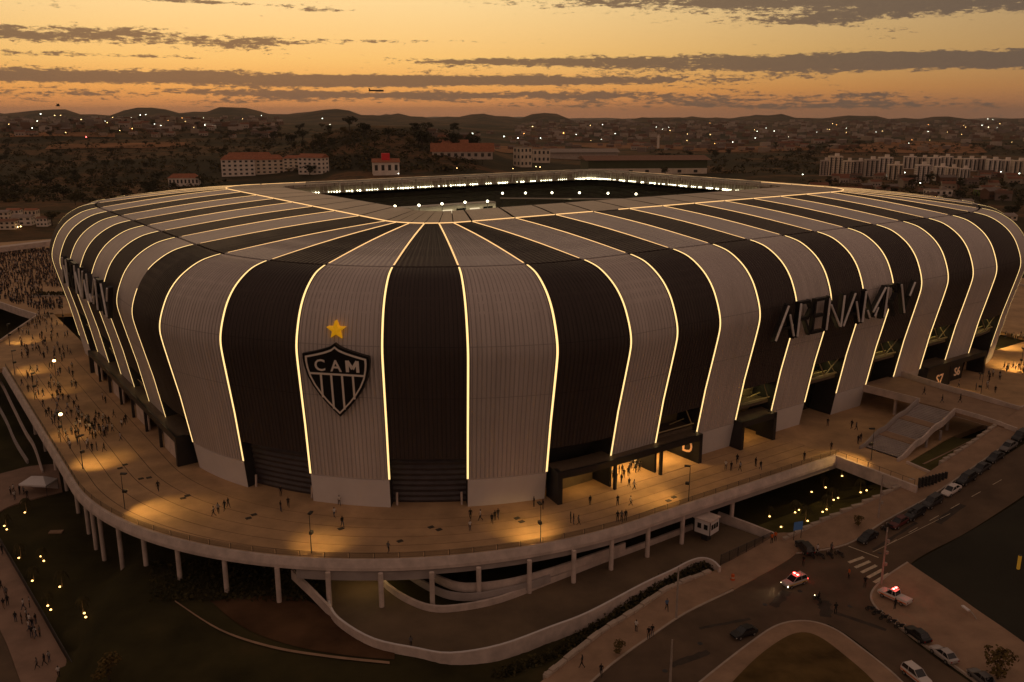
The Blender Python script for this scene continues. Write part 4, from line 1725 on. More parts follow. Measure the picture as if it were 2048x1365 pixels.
kerb('kerb', [Z(1105, 1440), Z(1190, 1361), Z(1240, 1319), Z(1300, 1277), Z(1372, 1229), Z(1466, 1184)])
kerb('kerb', [G(1592, 1110), G(1693, 1092), G(1770, 1045), G(1858, 997), G(1925, 952), G(1990, 907), G(2045, 870)])
# island with its pavement ring
isl_o = [Z(1340, 1420), Z(1420, 1352), Z(1500, 1290), Z(1555, 1255), Z(1610, 1247), Z(1665, 1262), Z(1720, 1300), Z(1790, 1356), Z(1850, 1420)]
isl_i = [Z(1410, 1430), Z(1470, 1368), Z(1530, 1310), Z(1575, 1278), Z(1610, 1270), Z(1645, 1283), Z(1690, 1318), Z(1745, 1368), Z(1790, 1430)]
strip('pavement', isl_o, isl_i, MT['sidewalk'], 0.36, 3, thick=0.5)
kerb('kerb', isl_o)
cxy = Z(1610, 1420)
strip('island_lawn', isl_i, [lerp_ if False else (lerp(p[0], cxy[0], .96), lerp(p[1], cxy[1], .96)) for p in isl_i], M('dry_grass', (0.11, 0.07, 0.025), 1.0, 0.5, 0.15, bump=0.4, bscale=4, spec=0.1), 0.42, 8,
      zf=lambda x, y: -7.8 + 1.2 * exp(-((x - cxy[0]) ** 2 + (y - cxy[1] - 4) ** 2) / 60.0))
# right-hand pavement wedge and dark lot
wA_ = [G(1815, 1128), G(1768, 1160), G(1742, 1192), G(1755, 1222), G(1800, 1258), G(1880, 1315), G(1985, 1390), G(2050, 1440)]
wB_ = [G(1819, 1131), G(1850, 1152), G(1880, 1172), G(1915, 1196), G(1960, 1228), G(2010, 1262), G(2070, 1305), G(2150, 1360)]
strip('pavement', wA_, wB_, MT['sidewalk'], 0.33, 8, thick=0.45)
kerb('kerb', wA_, top=0.36)
strip('parking_lot', [G(1822, 1131), G(1880, 1172), G(1960, 1228), G(2070, 1305), G(2180, 1385)], [G(1836, 1122), G(1920, 1076), G(1988, 1036), G(2064, 986), G(2180, 900)], MT['lot'], 0.2, 8)
# manholes and tar patches in the street
pt = random.Random(4)
for px, py in ((1400, 1290), (1530, 1212), (1600, 1185), (1700, 1215), (1760, 1108), (1880, 1040), (1330, 1345)):
    x, y = G(px, py)
    g = MB()
    g.tube([(x, y, zs(x, y) + .20), (x, y, zs(x, y) + .236)], .42, 12)
    tag(g.build('manhole_cover', MT['steel']), 'round dark manhole cover set in the street asphalt', 'manhole cover', 'manhole covers in the street')
for px, py, a_, l_, w_ in ((1450, 1250, .3, 9, .7), (1560, 1200, .9, 6, 1.6), (1650, 1220, 1.3, 5, 2.0), (1790, 1075, .55, 12, .6), (1900, 1030, .6, 8, 1.4), (1380, 1320, .5, 7, 1.2), (1720, 1245, -.7, 8, .8)):
    x, y = G(px, py)
    g = MB()
    n_ = 10
    top = [(x + q * cos(a_) - w_ / 2 * sin(a_) * (1 + .3 * pt.uniform(-1, 1)), y + q * sin(a_) + w_ / 2 * cos(a_) * (1 + .3 * pt.uniform(-1, 1))) for q in [l_ * k / n_ - l_ / 2 for k in range(n_ + 1)]]
    bot = [(x + q * cos(a_) + w_ / 2 * sin(a_) * (1 + .3 * pt.uniform(-1, 1)), y + q * sin(a_) - w_ / 2 * cos(a_) * (1 + .3 * pt.uniform(-1, 1))) for q in [l_ * k / n_ - l_ / 2 for k in range(n_ + 1)]]
    g.grid([[(p[0], p[1], zs(*p) + .2315) for p in bot], [(p[0], p[1], zs(*p) + .2315) for p in top]], 0)
    struct(g.build('tar_patch', MT['tar']))
# zebra crossing and stop line
for k in range(5):
    f_ = k / 4
    a, b_ = G(lerp(1697, 1748, f_), lerp(1128, 1168, f_)), G(lerp(1712, 1763, f_) + 15, lerp(1117, 1150, f_))
    d_ = Vector((b_[0] - a[0], b_[1] - a[1])).normalized()
    nn = Vector((-d_.y, d_.x)) * 0.32
    g = MB()
    g.face([(p[0], p[1], zs(*p) + 0.236) for p in ((a[0] + nn.x, a[1] + nn.y), (a[0] - nn.x, a[1] - nn.y), (b_[0] - nn.x, b_[1] - nn.y), (b_[0] + nn.x, b_[1] + nn.y))])
    struct(g.build('road_marking', MT['marking']))


def paint(a, b_, wd=0.16):
    d_ = Vector((b_[0] - a[0], b_[1] - a[1])).normalized()
    nn = Vector((-d_.y, d_.x)) * wd / 2
    g = MB()
    n_ = 8
    g.grid([[(lerp(a[0], b_[0], q / n_) + s_ * nn.x, lerp(a[1], b_[1], q / n_) + s_ * nn.y, zs(lerp(a[0], b_[0], q / n_), lerp(a[1], b_[1], q / n_)) + 0.24) for q in range(n_ + 1)] for s_ in (-1, 1)], 0)
    struct(g.build('road_marking', MT['marking']))


paint(G(1697, 1095), G(1757, 1118), 0.3)
paint(G(1745, 1107), G(1900, 1030), 0.1)
for k in range(6):
    paint(G(1775 + k * 42, 1092 - k * 24), G(1793 + k * 42, 1082 - k * 24), 0.13)

# ------------------------------------------------------------------ sunken drive and ramps under the esplanade
OW = [(1440, 1135), (1425, 1121), (1403, 1116), (1378, 1123), (1345, 1140), (1285, 1168), (1178, 1224), (1103, 1253), (1000, 1290), (901, 1306), (831, 1296), (748, 1278), (686, 1243), (661, 1214), (655, 1172)]
IW = [(1385, 1048), (1298, 1081), (1207, 1114), (1103, 1154), (1000, 1193), (914, 1210), (860, 1210), (814, 1193), (781, 1172), (757, 1150), (735, 1130)]
ow3 = [at(x, y, -6.35) for x, y in OW]
iw3 = [at(x, y, -6.35) for x, y in IW]
dr_ = empty('access_ramp', (*ow3[8][:2], -7.5), 'curved concrete access ramp with white side walls dipping under the esplanade', 'ramp')
lowwall('outer_wall', [at(662, 1216, -6.3), at(622, 1175, -4.9), at(584, 1139, -3.4)], 1.7, 0.45, MT['rimwhite'], dr_)
owc, iwc = curve(ow3, 4), curve(iw3, 4)
lowwall('outer_wall', owc, 3.6, 0.45, MT['rimwhite'], dr_)
lowwall('inner_wall', iwc, 1.6, 0.45, MT['rimwhite'], dr_)
lowwall('bright_line_strip', [(p[0], p[1], p[2] + 0.07) for p in owc], 0.09, 0.30, MT['base_panel'], dr_)  # added pale strip: its colour stands in for the glow along the wall top
# floor between the two walls
poly = [p[:2] for p in ow3[:-1]] + [at(655, 1150, -7.5)[:2], at(680, 1120, -7.5)[:2]] + [p[:2] for p in iw3[::-1]] + [at(1410, 1035, -7.5)[:2], at(1545, 1083, -7.5)[:2]]
g = MB()
g.face([(p[0], p[1], -7.45) for p in poly])
fl = g.build('ramp_floor', MT['rampfloor'], dr_)
bm = bmesh.new()
bm.from_mesh(fl.data)
bmesh.ops.triangulate(bm, faces=bm.faces)
bm.normal_update()
for f in bm.faces:
    if f.normal.z < 0:
        f.normal_flip()
bm.to_mesh(fl.data)
bm.free()
# second, higher ramp wall further in
lowwall('upper_wall', curve([at(x, y, -4.7) for x, y in ((1250, 1085), (1180, 1110), (1090, 1140), (1010, 1160), (930, 1167), (885, 1155), (855, 1138), (835, 1120))], 4), 1.5, 0.4, MT['rimwhite'], dr_)
lowwall('upper_wall', curve([at(x, y, -5.6) for x, y in ((1100, 1150), (1040, 1170), (960, 1186), (900, 1184), (855, 1166), (820, 1145), (800, 1130))], 4), 1.3, 0.4, MT['concrete'], dr_)
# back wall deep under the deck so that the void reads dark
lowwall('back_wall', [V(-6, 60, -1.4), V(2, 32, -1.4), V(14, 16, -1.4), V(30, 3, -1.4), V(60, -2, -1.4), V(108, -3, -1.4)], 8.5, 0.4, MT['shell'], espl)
# warm lamp under the deck at the ramp mouth
g = MB()
p = V(13, 3, -1.9)
g.box((p[0], p[1], -2.0), (1.5, 0.3, 0.12), rz=TH)
g.build('soffit_lamp', MT['lampglow'], espl)
area_lamp('soffit_light', V(12, 3, -2.1), 3, 2, 110, (1.0, 0.66, 0.28))
# gate fence and guard booth
gf = empty('gate_fence', (*Z(1490, 1105, -7.4), -7.4), 'dark mesh gate fence across the mouth of the access ramp', 'fence')
fa, fb = Z(1441, 1132, -7.4), Z(1541, 1086, -7.4)
for k in range(7):
    f_ = k / 6
    p = (lerp(fa[0], fb[0], f_), lerp(fa[1], fb[1], f_))
    g = MB()
    g.tube([(p[0], p[1], -7.5), (p[0], p[1], -5.2)], 0.07, 5)
    g.build('post', MT['steel'], gf)
    if k < 6:
        f2 = (k + 1) / 6
        p2 = (lerp(fa[0], fb[0], f2), lerp(fa[1], fb[1], f2))
        for z in (-7.2, -5.3):
            g = MB()
            g.tube([(p[0], p[1], z), (p2[0], p2[1], z)], 0.05, 4)
            g.build('rail', MT['steel'], gf)
        g = MB()
        for q in range(1, 12):
            x_, y_ = lerp(p[0], p2[0], q / 12), lerp(p[1], p2[1], q / 12)
            g.tube([(x_, y_, -7.2), (x_, y_, -5.3)], 0.035, 3, cap=False)
        g.build('mesh_panel', MT['steel'], gf)
lowwall('garden_wall', [at(1437, 1024, -5.6), at(1500, 1047, -6.0), at(1566, 1073, -6.5)], 3.0, 0.5, MT['rimwhite'], None, label='pale wall between the guard booth and the lit lawn wedge', cat='wall')
bo = empty('guard_booth', (*Z(1412, 1066, -7.4), -7.4), 'small white guard booth with dark windows standing on a stem beside the ramp wall', 'guard booth')
bx, by = Z(1412, 1078, -7.4)
g = MB()
g.box((bx, by, -7.45), (1.3, 1.3, 1.7), rz=TH + .2)
g.build('base', MT['steel'], bo)
g = MB()
g.box((bx, by, -5.75), (3.3, 3.3, 2.7), rz=TH + .2)
bw = g.build('cabin', MT['base_panel'], bo)
g = MB()
g.box((bx, by, -3.04), (3.7, 3.7, 0.22), rz=TH + .2)
g.build('roof', MT['rimwhite'], bo)
ca, sa = cos(TH + .2), sin(TH + .2)
for (ax, ay) in ((0, -1), (-1, 0)):
    for q in (-0.85, 0.0, 0.85) if ax == 0 else (-0.75, 0.6):
        lx, ly = (q, -1.66) if ax == 0 else (-1.66, q)
        g = MB()
        g.box((bx + lx * ca - ly * sa, by + lx * sa + ly * ca, -4.75), (0.66, 0.06, 1.0) if ax == 0 else (0.06, 0.8, 1.0), rz=TH + .2)
        g.build('window', MT['glass'], bo)
for lx, ly in ((-1.66, -1.66), (1.66, -1.66), (-1.66, 1.66), (1.66, 1.66)):
    g = MB()
    g.box((bx + lx * ca - ly * sa, by + lx * sa + ly * ca, -5.8), (0.14, 0.14, 2.78), rz=TH + .2)
    g.build('corner_post', MT['steel'], bo)

# ------------------------------------------------------------------ lower left: path, tent, lower ramp
strip('lower_path', [Z(-60, 985, -13), Z(0, 1088, -13), Z(70, 1210, -13), Z(159, 1368, -13), Z(200, 1440, -13)], [Z(-160, 1090, -13), Z(-70, 1150, -13), Z(0, 1261, -13), Z(41, 1365, -13), Z(70, 1440, -13)], MT['pinkwalk'], 0.30, 6, zf=lambda x, y: -13.0, thick=0.6)
strip('lower_road', [Z(-160, 1090, -13), Z(-70, 1150, -13), Z(0, 1261, -13), Z(41, 1365, -13), Z(70, 1440, -13)], [Z(-300, 1090, -13), Z(-200, 1150, -13), Z(-150, 1261, -13), Z(-110, 1365, -13), Z(-90, 1440, -13)], MT['asphalt'], 0.12, 4, zf=lambda x, y: -13.0)
lf = empty('path_fence', (*Z(70, 1210, -13), -13), 'dark low fence between the lower path and the lawn with small lights', 'fence')
fc = curve([Z(0, 1086, -13), Z(70, 1207, -13), Z(159, 1363, -13), Z(190, 1425, -13)], 6)
for k, (a, b_) in enumerate(zip(fc, fc[1:])):
    g = MB()
    g.tube([(a[0], a[1], -13), (a[0], a[1], -11.5)], 0.07, 4)
    g.build('post', MT['steel'], lf)
    mx_, my_ = (a[0] + b_[0]) / 2, (a[1] + b_[1]) / 2
    g = MB()
    g.box((mx_, my_, -12.9), (sqrt((a[0] - b_[0]) ** 2 + (a[1] - b_[1]) ** 2), 0.06, 1.3), rz=atan2(b_[1] - a[1], b_[0] - a[0]))
    g.build('mesh_panel', MT['steel'], lf)
strip('upper_path', [Z(-40, 960, -13), Z(20, 945, -13), Z(60, 935, -13), Z(115, 930, -13)], [Z(-40, 1060, -13), Z(0, 1026, -13), Z(40, 1008, -13), Z(125, 985, -13)], MT['pinkwalk'], 0.3, 4, zf=lambda x, y: -13.0, thick=0.5)
tent = empty('canopy_tent', (*Z(80, 985, -12.7), -12.7), 'white peaked canopy tent standing beside the esplanade pillars', 'tent')
tx, ty = Z(78, 978, -12.0)
tr = -0.12
tw, td = 6.6, 4.2
cs = []
for sx_, sy_ in ((-1, -1), (1, -1), (1, 1), (-1, 1)):
    lx, ly = sx_ * tw / 2, sy_ * td / 2
    cs.append((tx + lx * cos(tr) - ly * sin(tr), ty + lx * sin(tr) + ly * cos(tr)))
g = MB()
top = [(tx - 1.3, ty, -8.9), (tx + 1.3, ty, -8.9)]
e_ = [(c_[0], c_[1], -10.2) for c_ in cs]
g.face([e_[0], e_[1], top[1], top[0]])
g.face([e_[1], e_[2], top[1]])
g.face([e_[2], e_[3], top[0], top[1]])
g.face([e_[3], e_[0], top[0]])
for k in range(4):
    j = (k + 1) % 4
    g.face([(e_[k][0], e_[k][1], -10.55), (e_[j][0], e_[j][1], -10.55), e_[j], e_[k]])
g.build('tent_roof', MT['base_panel'], tent)
for c_ in cs:
    g = MB()
    g.tube([(c_[0], c_[1], -12.75), (c_[0], c_[1], -10.25)], 0.06, 5)
    g.build('leg', MT['steel'], tent)
g = MB()
g.face([(cs[3][0], cs[3][1], -12.7), (cs[2][0], cs[2][1], -12.7), (cs[2][0], cs[2][1], -10.4), (cs[3][0], cs[3][1], -10.4)])
g.build('back_sheet', MT['concrete'], tent)
# lower ramp beside the rim on the left
lr = empty('lower_ramp', (*Z(30, 830, -11), -11), 'narrow pale ramp descending below the left edge of the esplanade', 'ramp')
lowwall('ramp_wall', curve([at(-30, 715, -4.5), at(0, 760, -5.0), at(25, 810, -6.5), at(50, 860, -8.5), at(68, 890, -10), at(85, 942, -12.2)], 5), 1.2, 0.4, MT['rimwhite'], lr)
lowwall('ramp_wall', curve([at(-60, 735, -5.5), at(-20, 785, -6.0), at(10, 835, -8.0), at(30, 880, -10.0), at(55, 920, -12.0)], 5), 1.2, 0.4, MT['concrete'], lr)
sgn = MB()
p = at(112, 1064, -12.8)
sgn.box((p[0], p[1], -12.95), (2.6, 1.3, 0.25), rz=0.1)
o_ = sgn.build('inspection_slab', MT['sidewalk'])
tag(o_, 'small pale concrete inspection slab lying in the dark lawn below the pillars', 'slab')

# ------------------------------------------------------------------ trees
MT['bark'] = M('bark', (0.05, 0.035, 0.022), 0.9, 0.2, 4)
MT['palebark'] = M('pale_bark', (0.22, 0.15, 0.09), 0.9, 0.2, 4)
LEAF = [M('leaf_dark', (0.030, 0.029, 0.012), 0.9, 0.5, 0.9, spec=0.15), M('leaf_olive', (0.055, 0.045, 0.016), 0.9, 0.5, 0.8, spec=0.15), M('leaf_dry', (0.10, 0.068, 0.022), 0.9, 0.45, 0.7, spec=0.15)]


def tree_proto(seed, tall=1.0, leaf=0, n=420, flat=1.0):
    """a tree 10 m high at scale 1"""
    r_ = random.Random(seed)
    root = empty('tree', (0, 0, 0))
    g = MB()
    g.tube([(0, 0, -0.6), (0.1, 0.05, 2.0), (0.05, 0.1, 4.2 * tall)], 0.32, 7, r2=0.14)
    lobes = []
    for k in range(8):
        a_ = k * 2.4 + r_.random()
        rr = r_.uniform(0.8, 2.9)
        z_ = r_.uniform(4.2, 8.2) * tall
        c_ = (rr * cos(a_), rr * sin(a_), z_)
        lobes.append((c_, r_.uniform(1.2, 2.2)))
        g.tube([(0.05, 0.1, 2.6 * tall + 0.15 * k), (c_[0] * .5, c_[1] * .5, lerp(3.0 * tall, z_, .6)), c_], 0.11, 5, r2=0.03)
    g.build('trunk', MT['bark'], root)
    g = MB()
    for k in range(n):
        c_, R = r_.choice(lobes)
        while True:
            d_ = Vector((r_.uniform(-1, 1), r_.uniform(-1, 1), r_.uniform(-1, 1)))
            if 0.25 < d_.length < 1:
                break
        d_ = d_ * (0.55 + 0.45 * d_.length) / max(d_.length, .6)
        p = Vector(c_) + Vector((d_.x * R, d_.y * R, d_.z * R * 0.72 * flat))
        nrm = (d_ + Vector((r_.uniform(-.7, .7), r_.uniform(-.7, .7), r_.uniform(-.2, .9)))).normalized()
        e1 = nrm.cross(Vector((0.3, 0.2, 1))).normalized()
        e2 = nrm.cross(e1)
        s_ = r_.uniform(0.22, 0.52)
        q = []
        for j in range(5):
            an = j * 2 * pi / 5 + r_.random()
            q.append(p + (e1 * cos(an) + e2 * sin(an)) * s_ * r_.uniform(.6, 1.15) + nrm * r_.uniform(-.12, .12))
        g.face(q)
    g.build('crown', LEAF[leaf], root)
    note_kids(root)
    return root


def GT(px, py):
    """ground point of the landscape under a pixel"""
    lo, hi = 80.0, 12000.0
    d = ray(px, py)
    hl = sqrt(d[0] ** 2 + d[1] ** 2)
    sl = d[2] / hl
    # march outwards until the ray dips below the ground
    r = 150.0
    while r < 14000:
        x, y = d[0] / hl * r, d[1] / hl * r
        if CAMZ + sl * r < zg(x, y):
            break
        r *= 1.01
    r2 = r / 1.01
    for _ in range(14):
        m = (r + r2) / 2
        x, y = d[0] / hl * m, d[1] / hl * m
        if CAMZ + sl * m < zg(x, y):
            r = m
        else:
            r2 = m
    x, y = d[0] / hl * r, d[1] / hl * r
    return x, y, zg(x, y)


protos = [tree_proto(1, 1.0, 0), tree_proto(2, 1.15, 0), tree_proto(3, 0.9, 1), tree_proto(4, 1.0, 1, flat=.8), tree_proto(5, 0.85, 2), tree_proto(6, 1.25, 0, n=300)]
used_t = [0] * 6
TL = ['broad dark tree in the woods around the arena', 'tall dark tree in the woods around the arena', 'rounded olive green tree in the woods around the arena',
      'spreading olive tree in the woods around the arena', 'low dry ochre tree in the woods around the arena', 'tall thin crowned tree in the woods around the arena']
tr_ = random.Random(11)
NT = 0


def put_tree(px, py, h, kind=None, label=None, group='trees in the woods around the arena', wide=1.0):
    global NT
    k = tr_.choice((0, 0, 1, 2, 3, 3, 4, 5)) if kind is None else kind
    x, y, z = GT(px, py)
    sc = h / 9.5
    lab = label or TL[k]
    rz = tr_.uniform(0, 6.28)
    s3 = (sc * wide * tr_.uniform(.9, 1.25), sc * wide * tr_.uniform(.9, 1.25), sc)
    if not used_t[k]:
        used_t[k] = 1
        o_ = protos[k]
        o_.location, o_.rotation_euler, o_.scale = (x, y, z), (0, 0, rz), s3
        tag(o_, lab, 'tree', group)
    else:
        o_ = dup(protos[k], (x, y, z), rz, lab, group, s3)
        if 'category' not in o_:
            o_['category'] = 'tree'
    NT += 1
    return o_


def scatter_trees(n, x0, x1, y0, y1, h0, h1, kinds=None):
    for _ in range(n):
        put_tree(tr_.uniform(x0, x1), tr_.uniform(y0, y1), tr_.uniform(h0, h1), tr_.choice(kinds) if kinds else None, wide=tr_.uniform(1, 1.5))


scatter_trees(44, -30, 440, 305, 395, 8, 13)
scatter_trees(14, 0, 330, 392, 412, 8, 12)
scatter_trees(16, 380, 700, 296, 330, 9, 14)
scatter_trees(40, 520, 960, 258, 306, 14, 22)
scatter_trees(16, 440, 960, 318, 352, 7, 11)
scatter_trees(34, 0, 560, 240, 296, 9, 15)
scatter_trees(14, 1310, 1640, 318, 352, 10, 16)
scatter_trees(20, 1600, 2060, 362, 398, 7, 11)
scatter_trees(14, 1400, 1700, 282, 315, 10, 15)
scatter_trees(12, 1900, 2060, 395, 440, 6, 10)
scatter_trees(12, 1620, 2060, 292, 312, 9, 15)
for px, py, h, k, lab in [(845, 300, 26, 0, 'largest dark rounded tree crowning the wooded hill'), (905, 300, 25, 1, 'twin crowned dark tree on the hill edge'), (945, 302, 22, 0, 'dark tree with white lamps at its foot on the hill edge'),
                          (620, 352, 13, 0, 'round dark tree standing in front of the white gabled housing block'), (405, 372, 12, 3, 'dark tree covering the corner of the small red roofed house'),
                          (965, 330, 15, 1, 'dark tree beside the cream three storey building'), (1330, 352, 12, 3, 'dark spreading tree in front of the green hall'),
                          (105, 452, 11, 3, 'low wide dark tree behind the viaduct'), (1890, 352, 15, 0, 'big dark tree in front of the right hand apartment towers'), (1380, 318, 14, 0, 'dark tree behind the green hall')]:
    put_tree(px, py, h, k, lab, 'single trees around the arena', 1.35)
# wood that closes the gaps between the single trees
g = MB()
wr = random.Random(5)
for (n, x0, x1, y0, y1, hh) in ((900, -40, 450, 296, 405, 7), (650, 440, 960, 262, 345, 9), (260, 1300, 1640, 300, 350, 8), (300, 1600, 2070, 360, 400, 5), (420, 0, 560, 238, 296, 9), (260, 1560, 2070, 285, 315, 9)):
    for _ in range(n):
        x, y, z = GT(wr.uniform(x0, x1), wr.uniform(y0, y1))
        R = hh * wr.uniform(.35, .75)
        for q in range(16):
            a_, e_ = wr.uniform(0, 2 * pi), wr.uniform(0.0, 1.45)
            rr = R * wr.uniform(.55, 1.05)
            p = Vector((x + rr * cos(a_) * cos(e_) * 1.3, y + rr * sin(a_) * cos(e_) * 1.3, z + rr * sin(e_) * 1.1))
            nn = Vector((cos(a_) * cos(e_), sin(a_) * cos(e_), sin(e_) + .2)).normalized()
            e1 = nn.cross(Vector((.2, .1, 1))).normalized()
            e2 = nn.cross(e1)
            s_ = R * wr.uniform(.22, .42)
            an = wr.random() * 6
            g.face([p + (e1 * cos(an + j * pi / 2) + e2 * sin(an + j * pi / 2)) * s_ * wr.uniform(.7, 1.1) for j in range(4)], wr.choice((0, 0, 1, 1, 2)))
o_ = g.build('woodland', LEAF)
tag(o_, 'dense dusky undergrowth of the woods around the arena', 'woodland', kind='stuff')

# bare earth fields
MT['bare_earth'] = M('bare_field', (0.26, 0.125, 0.055), 1.0, 0.45, 0.012, spec=0.1)
for nm, A, B in (('field', [(1640, 308), (1740, 306), (1860, 308), (1975, 306)], [(1650, 297), (1740, 288), (1850, 284), (1945, 290)]), ('field', [(1130, 292), (1300, 298), (1480, 306), (1620, 302)], [(1140, 286), (1300, 289), (1480, 294), (1620, 294)]),
                 ('field', [(90, 300), (200, 298), (300, 297), (380, 292)], [(100, 291), (200, 288), (300, 287), (370, 286)]), ('field', [(20, 276), (110, 274), (230, 276)], [(20, 268), (110, 266), (230, 268)]), ('field', [(980, 300), (1060, 303), (1130, 302)], [(985, 292), (1060, 294), (1130, 294)])):
    strip(nm, [GT(*p)[:2] for p in A], [GT(*p)[:2] for p in B], MT['bare_earth'], 1.2, 5, 6, zf=zg)
# ------------------------------------------------------------------ buildings in the landscape
WALLS = [M('wall_cream', (0.74, 0.62, 0.48), 0.85, 0.12, 0.2), M('wall_white', (0.80, 0.70, 0.60), 0.85, 0.12, 0.2), M('wall_grey', (0.52, 0.43, 0.36), 0.85, 0.15, 0.2), M('wall_brick', (0.33, 0.17, 0.10), 0.9, 0.2, 0.3)]
ROOFS = [M('roof_tile_red', (0.34, 0.13, 0.065), 0.9, 0.25, 0.4), M('roof_tile_brown', (0.22, 0.11, 0.065), 0.9, 0.25, 0.4), M('roof_cement', (0.30, 0.24, 0.20), 0.9, 0.2, 0.3)]
MT['win_dark'] = M('window_dark', (0.03, 0.025, 0.022), 0.3, 0.0)
MT['green_wall'] = M('green_cladding', (0.075, 0.085, 0.035), 0.7, 0.15, 0.2)
MT['red_wall'] = M('red_paint', (0.42, 0.02, 0.02), 0.7, 0.1, 0.3, emit=(1, 0.03, 0.03), estr=0.06)


def locate(px, py, z=None):
    x, y, z0 = GT(px, py)
    depth = y * cos(PITCH) - (z0 - CAMZ) * sin(PITCH)
    return x, y, z0, FPX / depth


def house(name, px, py, wpx, hpx, dep, wall, roof, label, cat, rz=0.0, storeys=2, bays=4, gable=True, group=None, win=True, roofh=None, flat=False):
    x, y, z, k = locate(px, py)
    w_, h_ = wpx / k, hpx / k
    z -= 0.6
    root = empty(name, (x, y, z), label, cat, group, rz)
    g = MB()
    g.box((0, 0, 0), (w_, dep, h_ + .6))
    wl = g.build('wall', wall, None)
    wl.parent = root
    g = MB()
    if flat:
        g.box((0, 0, h_ + .6), (w_ * 1.02, dep * 1.02, 0.5))
        g.box((w_ * .2, 0, h_ + 1.1), (w_ * .22, dep * .4, 2.2))
    else:
        rh = roofh or w_ * 0.14
        a_, b_ = w_ / 2 * 1.06, dep / 2 * 1.12
        e_ = [(-a_, -b_, h_ + .6), (a_, -b_, h_ + .6), (a_, b_, h_ + .6), (-a_, b_, h_ + .6)]
        ins = 0 if gable else min(a_, b_) * .8
        t_ = [(-a_ + ins, 0, h_ + .6 + rh), (a_ - ins, 0, h_ + .6 + rh)]
        g.face([e_[0], e_[1], t_[1], t_[0]])
        g.face([e_[2], e_[3], t_[0], t_[1]])
        g.face([e_[1], e_[2], t_[1]])
        g.face([e_[3], e_[0], t_[0]])
        g.face(e_[::-1])
    ro = g.build('roof', roof, None)
    ro.parent = root
    if win:
        for st_ in range(storeys):
            for b_ in range(bays):
                zc = 0.6 + h_ * (st_ + .35) / storeys
                xc = -w_ / 2 + w_ * (b_ + .5) / bays
                g = MB()
                g.box((xc, -dep / 2 - .04, zc), (w_ / bays * .45, .16, h_ / storeys * .45))
                wi = g.build('window', MT['win_dark'], None)
                wi.parent = root
            for b_ in range(2):
                zc = 0.6 + h_ * (st_ + .35) / storeys
                g = MB()
                sx = 1 if x < 0 else -1
                g.box((sx * (w_ / 2 + .04), -dep / 2 + dep * (b_ + .5) / 2, zc), (.16, dep * .2, h_ / storeys * .45))
                wi = g.build('window', MT['win_dark'], None)
                wi.parent = root
    return root


house('housing_block', 478, 352, 64, 32, 14, WALLS[1], ROOFS[0], 'white housing block with red hipped roof at the wood edge, leftmost of the row', 'housing block', 0.25, 4, 6, False, 'red roofed housing blocks')
house('housing_block', 535, 348, 66, 28, 14, WALLS[0], ROOFS[0], 'cream housing block with red hipped roof in the middle of the row', 'housing block', 0.25, 4, 6, False, 'red roofed housing blocks')
house('housing_block', 500, 336, 90, 18, 14, WALLS[3], ROOFS[0], 'long brick housing block whose red roof shows behind the front row', 'housing block', 0.2, 3, 8, False, 'red roofed housing blocks')
house('housing_block', 588, 341, 40, 24, 14, WALLS[0], ROOFS[0], 'narrow cream housing block beside the white gabled one', 'housing block', 0.2, 4, 4, False, 'red roofed housing blocks')
house('housing_block', 628, 348, 54, 32, 16, WALLS[1], ROOFS[0], 'white housing block with a tall gable behind the round dark tree', 'housing block', -0.35, 4, 5, True, 'red roofed housing blocks')
house('house', 370, 372, 58, 16, 12, WALLS[1], ROOFS[0], 'long low white house with red roof just behind the arena shoulder', 'house', 0.15, 1, 8, False)
house('office_building', 1045, 334, 26, 38, 22, WALLS[0], ROOFS[2], 'cream three storey building with dark square windows and flat roof', 'building', 0.5, 3, 3, flat=True)
house('office_building', 1082, 326, 34, 26, 14, WALLS[0], ROOFS[2], 'lower wing of the cream building with two storeys of windows', 'building', 0.1, 2, 4, flat=True)
hb = house('white_hall', 772, 349, 52, 24, 18, WALLS[1], ROOFS[0], 'white hall with arched openings, red roof and red corner tower', 'hall', 0.2, 1, 4)
x, y, z, k = locate(742, 345)
g = MB()
g.box((0, 0, 0), (9, 9, 24))
g.build('tower', MT['red_wall'], None).parent = hb
bpy.context.view_layer.update()
hb.children[-1].location = (-20, 2, 0)
house('warehouse', 1160, 318, 140, 14, 70, WALLS[2], ROOFS[2], 'long low warehouse with a shallow grey roof beyond the arena', 'warehouse', 0.06, 1, 9, True, roofh=6, win=False)
wh = house('green_hall', 1285, 345, 236, 26, 60, MT['green_wall'], ROOFS[1], 'big green walled hall with a brown roof behind the arena', 'hall', 0.1, 1, 8, True, roofh=5, win=False)
x, y, z, k = locate(1285, 345)
g = MB()
g.box((0, -30.2, 0), (236 / k, .3, 7.5))
o_ = g.build('lower_wall', WALLS[0], None)
o_.parent = wh
for q in range(7):
    g = MB()
    g.box((-236 / k * .42 + q * 22, -30.5, 2), (5, .3, 3.5))
    g.build('window', MT['win_dark'], None).parent = wh
house('low_house', 925, 318, 120, 14, 12, WALLS[2], ROOFS[0], 'long low house with a rust red roof beneath the hill trees', 'house', 0.05, 1, 9)
house('low_house', 900, 300, 70, 10, 12, WALLS[2], ROOFS[0], 'small house with a red roof at the foot of the largest tree', 'house', 0.0, 1, 5)
house('shed', 1875, 392, 46, 12, 14, WALLS[1], ROOFS[2], 'white shed with overhanging flat roof behind the right shoulder of the arena', 'shed', 0.0, 1, 4, flat=True)
house('shed', 1980, 392, 56, 12, 12, M('lit_green_wall', (0.14, 0.18, 0.05), 0.8, 0.1), ROOFS[2], 'long low green shed under white lamps on the right', 'shed', -0.05, 1, 4, flat=True)
